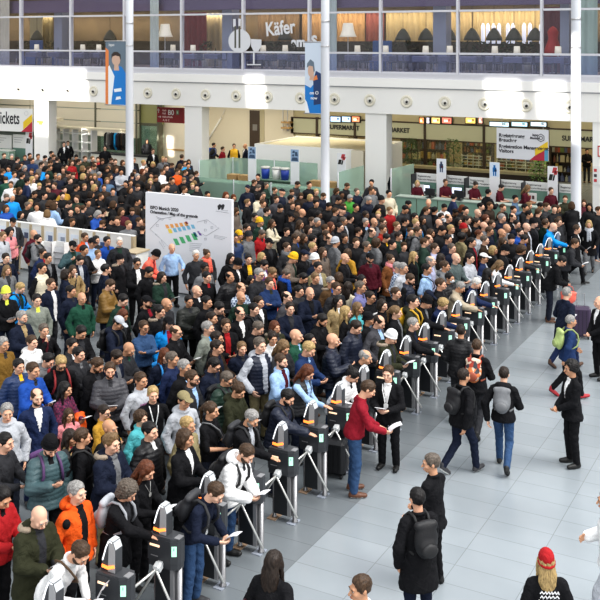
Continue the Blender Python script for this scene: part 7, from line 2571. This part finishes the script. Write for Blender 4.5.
for o, head, p in ITEMS:
    gar = ('open %s jacket' % PAL[p.col][0]) if p.style == 'open' else '%s %s' % (PAL[p.col][0], GARM[p.style])
    lab = '%s %s%s' % (head, who(p, 0), PLACE[p.zone] if p.zone != 'queue' else '')
    if sum(1 for q in keep if who(q, 0) == who(p, 0) and q.zone == p.zone) > 1:
        r_ = owner_rel(p)
        lab = '%s person in %s nearest %s' % (head, gar, r_) if r_ else '%s %s' % (head, p.label)
    for h0, h1 in ((' held by the', ' with'), (' worn by the', ' on'), (' carried by the', ' of'), (' draped over an arm of the', ' with')):
        if nwords(lab) > 16: lab = lab.replace(h0, h1)
    if nwords(lab) > 16: lab = '%s person in %s%s' % (head, gar, PLACE[p.zone] if p.zone != 'queue' else '')
    seen[lab] += 1
    o['label'] = lab

# ------------------------------------------------------------------ the far part of the crowd, as one mass
def arr(me):
    n = len(me.vertices); co = np.empty(n * 3, np.float32); me.vertices.foreach_get('co', co)
    q = np.empty(len(me.loops), np.int32); me.loops.foreach_get('vertex_index', q)
    lt = np.array([p.loop_total for p in me.polygons]); 
    return co.reshape(-1, 3), q, lt
CR = {}
def ctemp(pose, hv, style, hair):
    key = (pose, hv, style, hair)
    if key not in CR:
        P_ = get_pose(pose, hv)
        parts = []
        hbody = ('cb', pose, hv)
        if hbody not in CR: CR[hbody] = arr(T('body', pose, hv, .026))
        if ('ct', pose, style) not in CR: CR[('ct', pose, style)] = arr(T('top', pose, style, .034))
        if ('cl', pose) not in CR: CR[('cl', pose)] = arr(T('legs', pose, .034))
        parts = [('skin',) + CR[hbody], ('top',) + CR[('ct', pose, style)], ('legs',) + CR[('cl', pose)]]
        if hair:
            if ('ch', hair) not in CR: CR[('ch', hair)] = arr(T('hair', hair, .022))
            co, q, lt = CR[('ch', hair)]
            M = np.array(P_.headmat())
            parts.append(('hair', co @ M[:3, :3].T + M[:3, 3], q, lt))
        CR[key] = parts
    return CR[key]
MASS = []
taken = [(p.x, p.y) for p in keep]
def ok(x, y, d):
    return all((x - a) ** 2 + (y - b) ** 2 > d * d for a, b in taken)
AVOID = [(m[0], m[1], .64) for m in MASTS] + [(o.location.x, o.location.y, .75) for o in bpy.data.objects if o.name.startswith('high_table')]
BLOCK = lambda x, y: (vM - .45 < y < vM + .75 and x < pR + .5) or any((x - a) ** 2 + (y - b) ** 2 < r * r for a, b, r in AVOID)
for p in rest_:
    for ds in (0, .03, -.03, .06, -.06, .09, -.09, .12, -.12):
        s0 = p.s
        p.s = s0 + ds
        place(p)
        if ok(p.x, p.y, .50 if abs(ds) < .1 else .44) and not BLOCK(p.x, p.y): break
        p.s = s0
    else:
        continue
    taken.append((p.x, p.y))
    MASS.append((p.x, p.y, p.s, p.rz, PAL[p.col][1], PAL[p.hair[0][1]][1] if p.hair else None, (p.hair[0][0] if p.hair and p.hair[0][0] in ('beanie', 'cap', 'long', 'bob') else 'short') if p.hair else None, p.skin, p.style if p.style in ('coat', 'puffer') else 'jacket'))
for (px, py, c, h) in FAR:
    best = None
    for s in (1.0, .96, 1.04, .92, 1.07, .89):
        g = gp(px, py, 1.64 * s)
        if ok(g.x, g.y, .46) and not BLOCK(g.x, g.y):
            best = (g.x, g.y, s); break
    if best is None: continue
    x, y, s = best
    taken.append((x, y))
    hk = rng.choice(['short', 'short', 'short', 'quiff', 'bob']) if h not in ('hbl', 'hau', 'hlb') else rng.choice(['long', 'bob', 'short'])
    MASS.append((x, y, s, TH + math.radians(rng.uniform(5, 95) if rng.random() < .85 else rng.uniform(100, 220)), PAL[c][1], PAL[h][1], hk, SKINS[rng.randrange(5)], rng.choice(['jacket', 'jacket', 'coat', 'puffer'])))
fillc = ['blk', 'blk', 'blk', 'cha', 'cha', 'nvy', 'nvy', 'dbr', 'gry', 'dgn', 'tau', 'dkg']
tries = 0
while tries < 9000:
    tries += 1
    x, y = rng.uniform(-42, -3.5), rng.uniform(23.9, 40.0)
    ixp, iyp = proj(x, y, 1.6)
    if not (-12 < ixp < 560): continue
    if ixp > 196 and y > 35.2: continue
    if x > -8.3 and (y < 31.5 or x > -8.3 + (y - 31.5) * 1.2): continue
    if 196 < ixp < 247 and iyp < 197: continue
    if ixp > 395 and iyp < 203: continue
    if ixp < 196 and (y > 38.6 or iyp < 158): continue
    if ixp > 246 and y > 34.4: continue
    if not ok(x, y, .74) or BLOCK(x, y): continue
    taken.append((x, y))
    c = rng.choice(fillc)
    h = rng.choice(['hdk', 'hdk', 'hbr', 'hbr', 'hbr', 'hlb', 'hbl', 'hgb'])
    MASS.append((x, y, rng.uniform(.90, .97), TH + math.radians(rng.uniform(0, 80)), PAL[c][1], PAL[h][1], rng.choice(['short', 'short', 'short', 'bob', 'quiff']), SKINS[rng.randrange(5)], rng.choice(['jacket', 'coat', 'puffer'])))
VS_, QS_, LT_, CS_ = [], [], [], []
off = 0
for (x, y, s, rz, tc_, hc_, hk, sk_, st) in MASS:
    pose = rng.choice(['rest', 'rest', 'front', 'pocket', 'phone'])
    hv = rng.choice(['s', 's', 'd', 'l', 'r'])
    c, sn = math.cos(rz) * s, math.sin(rz) * s
    c, sn = c * 1.09, sn * 1.09
    R = np.array([[c, -sn, 0], [sn, c, 0], [0, 0, s * 1.01]], np.float32)
    sk_ = tuple(min(.8, k * 1.12) for k in sk_)
    lc = PAL[rng.choice(['ink', 'blk', 'nvy', 'cha'])][1]
    for part, co, q, lt in ctemp(pose, hv, st, hk):
        VS_.append(co @ R.T + np.array([x, y, 0], np.float32))
        QS_.append(q + off); LT_.append(lt)
        off += len(co)
        col = {'skin': sk_, 'top': tc_, 'legs': lc, 'hair': hc_}[part]
        CS_.append(np.tile(np.array([*col, 1], np.float32), (len(co), 1)))
me = bpy.data.meshes.new('crowd')
V = np.concatenate(VS_); Q = np.concatenate(QS_).astype(np.int32); LT = np.concatenate(LT_)
me.vertices.add(len(V)); me.vertices.foreach_set('co', V.astype(np.float32).ravel())
me.loops.add(len(Q)); me.loops.foreach_set('vertex_index', Q)
me.polygons.add(len(LT)); me.polygons.foreach_set('loop_start', np.concatenate([[0], np.cumsum(LT)[:-1]]).astype(np.int32))
me.polygons.foreach_set('use_smooth', np.ones(len(LT), bool))
me.update(calc_edges=True)
at_ = me.attributes.new('cloth_colour', 'FLOAT_COLOR', 'POINT'); at_.data.foreach_set('color', np.concatenate(CS_).ravel())
m, nt, bs = _new('crowd_cloth')
a = nt.nodes.new('ShaderNodeAttribute'); a.attribute_name = 'cloth_colour'
nt.links.new(a.outputs['Color'], bs.inputs['Base Color']); bs.inputs['Roughness'].default_value = .75; bs.inputs['Specular IOR Level'].default_value = .25
me.materials.append(m)
o = bpy.data.objects.new('crowd', me); COL.objects.link(o)
tag(o, 'dense far crowd of dark-clad visitors filling the back of the hall', 'crowd', None, 'stuff')
print('PEOPLE', len(PEOPLE), 'keep', len(keep), 'mass', len(MASS), 'verts', len(V), 'dup item labels', [k for k, v in seen.items() if v > 1], 'dup', [k for k, v in Counter(p.label for p in keep).items() if v > 1][:5], 'minrem', mv)

# ------------------------------------------------------------------ light, air and camera
w = bpy.data.worlds.new('hall_daylight'); SC.world = w; w.use_nodes = True
bg = w.node_tree.nodes['Background']; bg.inputs[0].default_value = (.94, .97, 1.0, 1); bg.inputs[1].default_value = .80
def cam_dir(x, y, z):
    u_, v_ = c2h(x, y); return Vector((u_, v_, z)).normalized()
def sun(name, d, e, ang, col=(1, 1, 1)):
    l = bpy.data.lights.new(name, 'SUN'); l.energy = e; l.angle = ang; l.color = col
    o = bpy.data.objects.new(name, l); COL.objects.link(o); o.rotation_euler = d.to_track_quat('-Z', 'Y').to_euler(); return o
sun('daylight', cam_dir(-.60, .20, -.80), 2.5, .6, (1, .96, .91))
sun('front_fill', cam_dir(.12, .90, -.42), .75, 1.0, (1, .98, .96))  # added soft sun from the camera side, brightens fronts and faces
def area(name, loc, d, sx, sy, e, col, spread=PI):
    l = bpy.data.lights.new(name, 'AREA'); l.shape = 'RECTANGLE'; l.size = sx; l.size_y = sy; l.energy = e; l.color = col; l.spread = spread
    o = bpy.data.objects.new(name, l); COL.objects.link(o); o.location = loc
    z = -Vector(d).normalized(); x = Vector((1, 0, 0)); x = (x - z * x.dot(z)).normalized(); y = z.cross(x)
    o.rotation_euler = Matrix((x, y, z)).transposed().to_euler(); return o
area('restaurant_light', ((U0 + U1) / 2, WC - .6, 8.8), (0, .35, -1), U1 - U0 - 4, .3, 560, (1, .83, .60))
area('restaurant_ceiling_light', ((U0 + U1) / 2, VF + 3, 9.5), (0, 0, -1), U1 - U0 - 2, 3, 330, (1, .93, .86))
area('floor_fill', (-1.5, 13, 11), (0, 0, -1), 5, 12, 360, (.93, .97, 1), 2.2)  # added overhead lamp, brightens the open floor towards the right
area('shop_light', ((ux(300, 52) + U1) / 2, 52, 3.95), (0, 0, -1), 20, 4, 650, (1, .88, .62))
area('band_fill', ((ux(300, 46) + U1) / 2, 45.5, 3.95), (0, .6, -.8), 18, 1.0, 260, (1, .92, .72))  # added lamp under the soffit, brightens the supermarket band
area('recess_light', (ux(250, 45), 45, 3.95), (0, 0, -1), 10, 4, 260, (1, .92, .74))
area('panel_light', (ux(80, 43), 43.2, 3.95), (0, .7, -.7), 16, 1.0, 210, (1, .95, .86))
area('cloakroom_light', (ux(115, 47), 47.5, 3.9), (0, 0, -1), 10, 2, 130, (1, .97, .88))
def beam(px, py, v, wd, ht, e, dirv=(.16, .90, -.38), dist=9):
    p = vp(px, py, v); d = Vector(dirv).normalized()
    area('sun_patch', p - d * dist, d, wd, ht, e * wd * ht, (1, .96, .88), math.radians(3))
beam(40, 84, VF, 6.6, 1.5, 9)
beam(256, 92, VF, 1.0, 1.45, 6)
beam(504, 98, VF, 1.45, 1.4, 6)
beam(552, 100, VF, 1.15, 1.4, 6)
beam(44, 118, VF + .1, 1.5, 1.7, 7)
beam(168, 146, VL + .6, .8, 1.15, 9, (.12, .97, -.20), 3.6)
beam(576, 90, MASTS[2][1], .5, 3.5, 8)

cam = bpy.data.cameras.new('camera'); co_ = bpy.data.objects.new('camera', cam); COL.objects.link(co_)
co_.location = (0, 0, CAMH); co_.rotation_euler = (PI / 2, 0, TH)
cam.sensor_fit = 'HORIZONTAL'; cam.sensor_width = 36; cam.lens = 36 * FPX / 600
cam.shift_x = 0; cam.shift_y = (HOR - 300) / 600
cam.clip_end = 300
SC.camera = co_
SC.view_settings.view_transform = 'Standard'
SC.view_settings.look = 'Medium High Contrast'
SC.view_settings.exposure = 0.12
SC.cycles.use_denoising = True
SC.cycles.max_bounces = 8
SC.cycles.transparent_max_bounces = 12
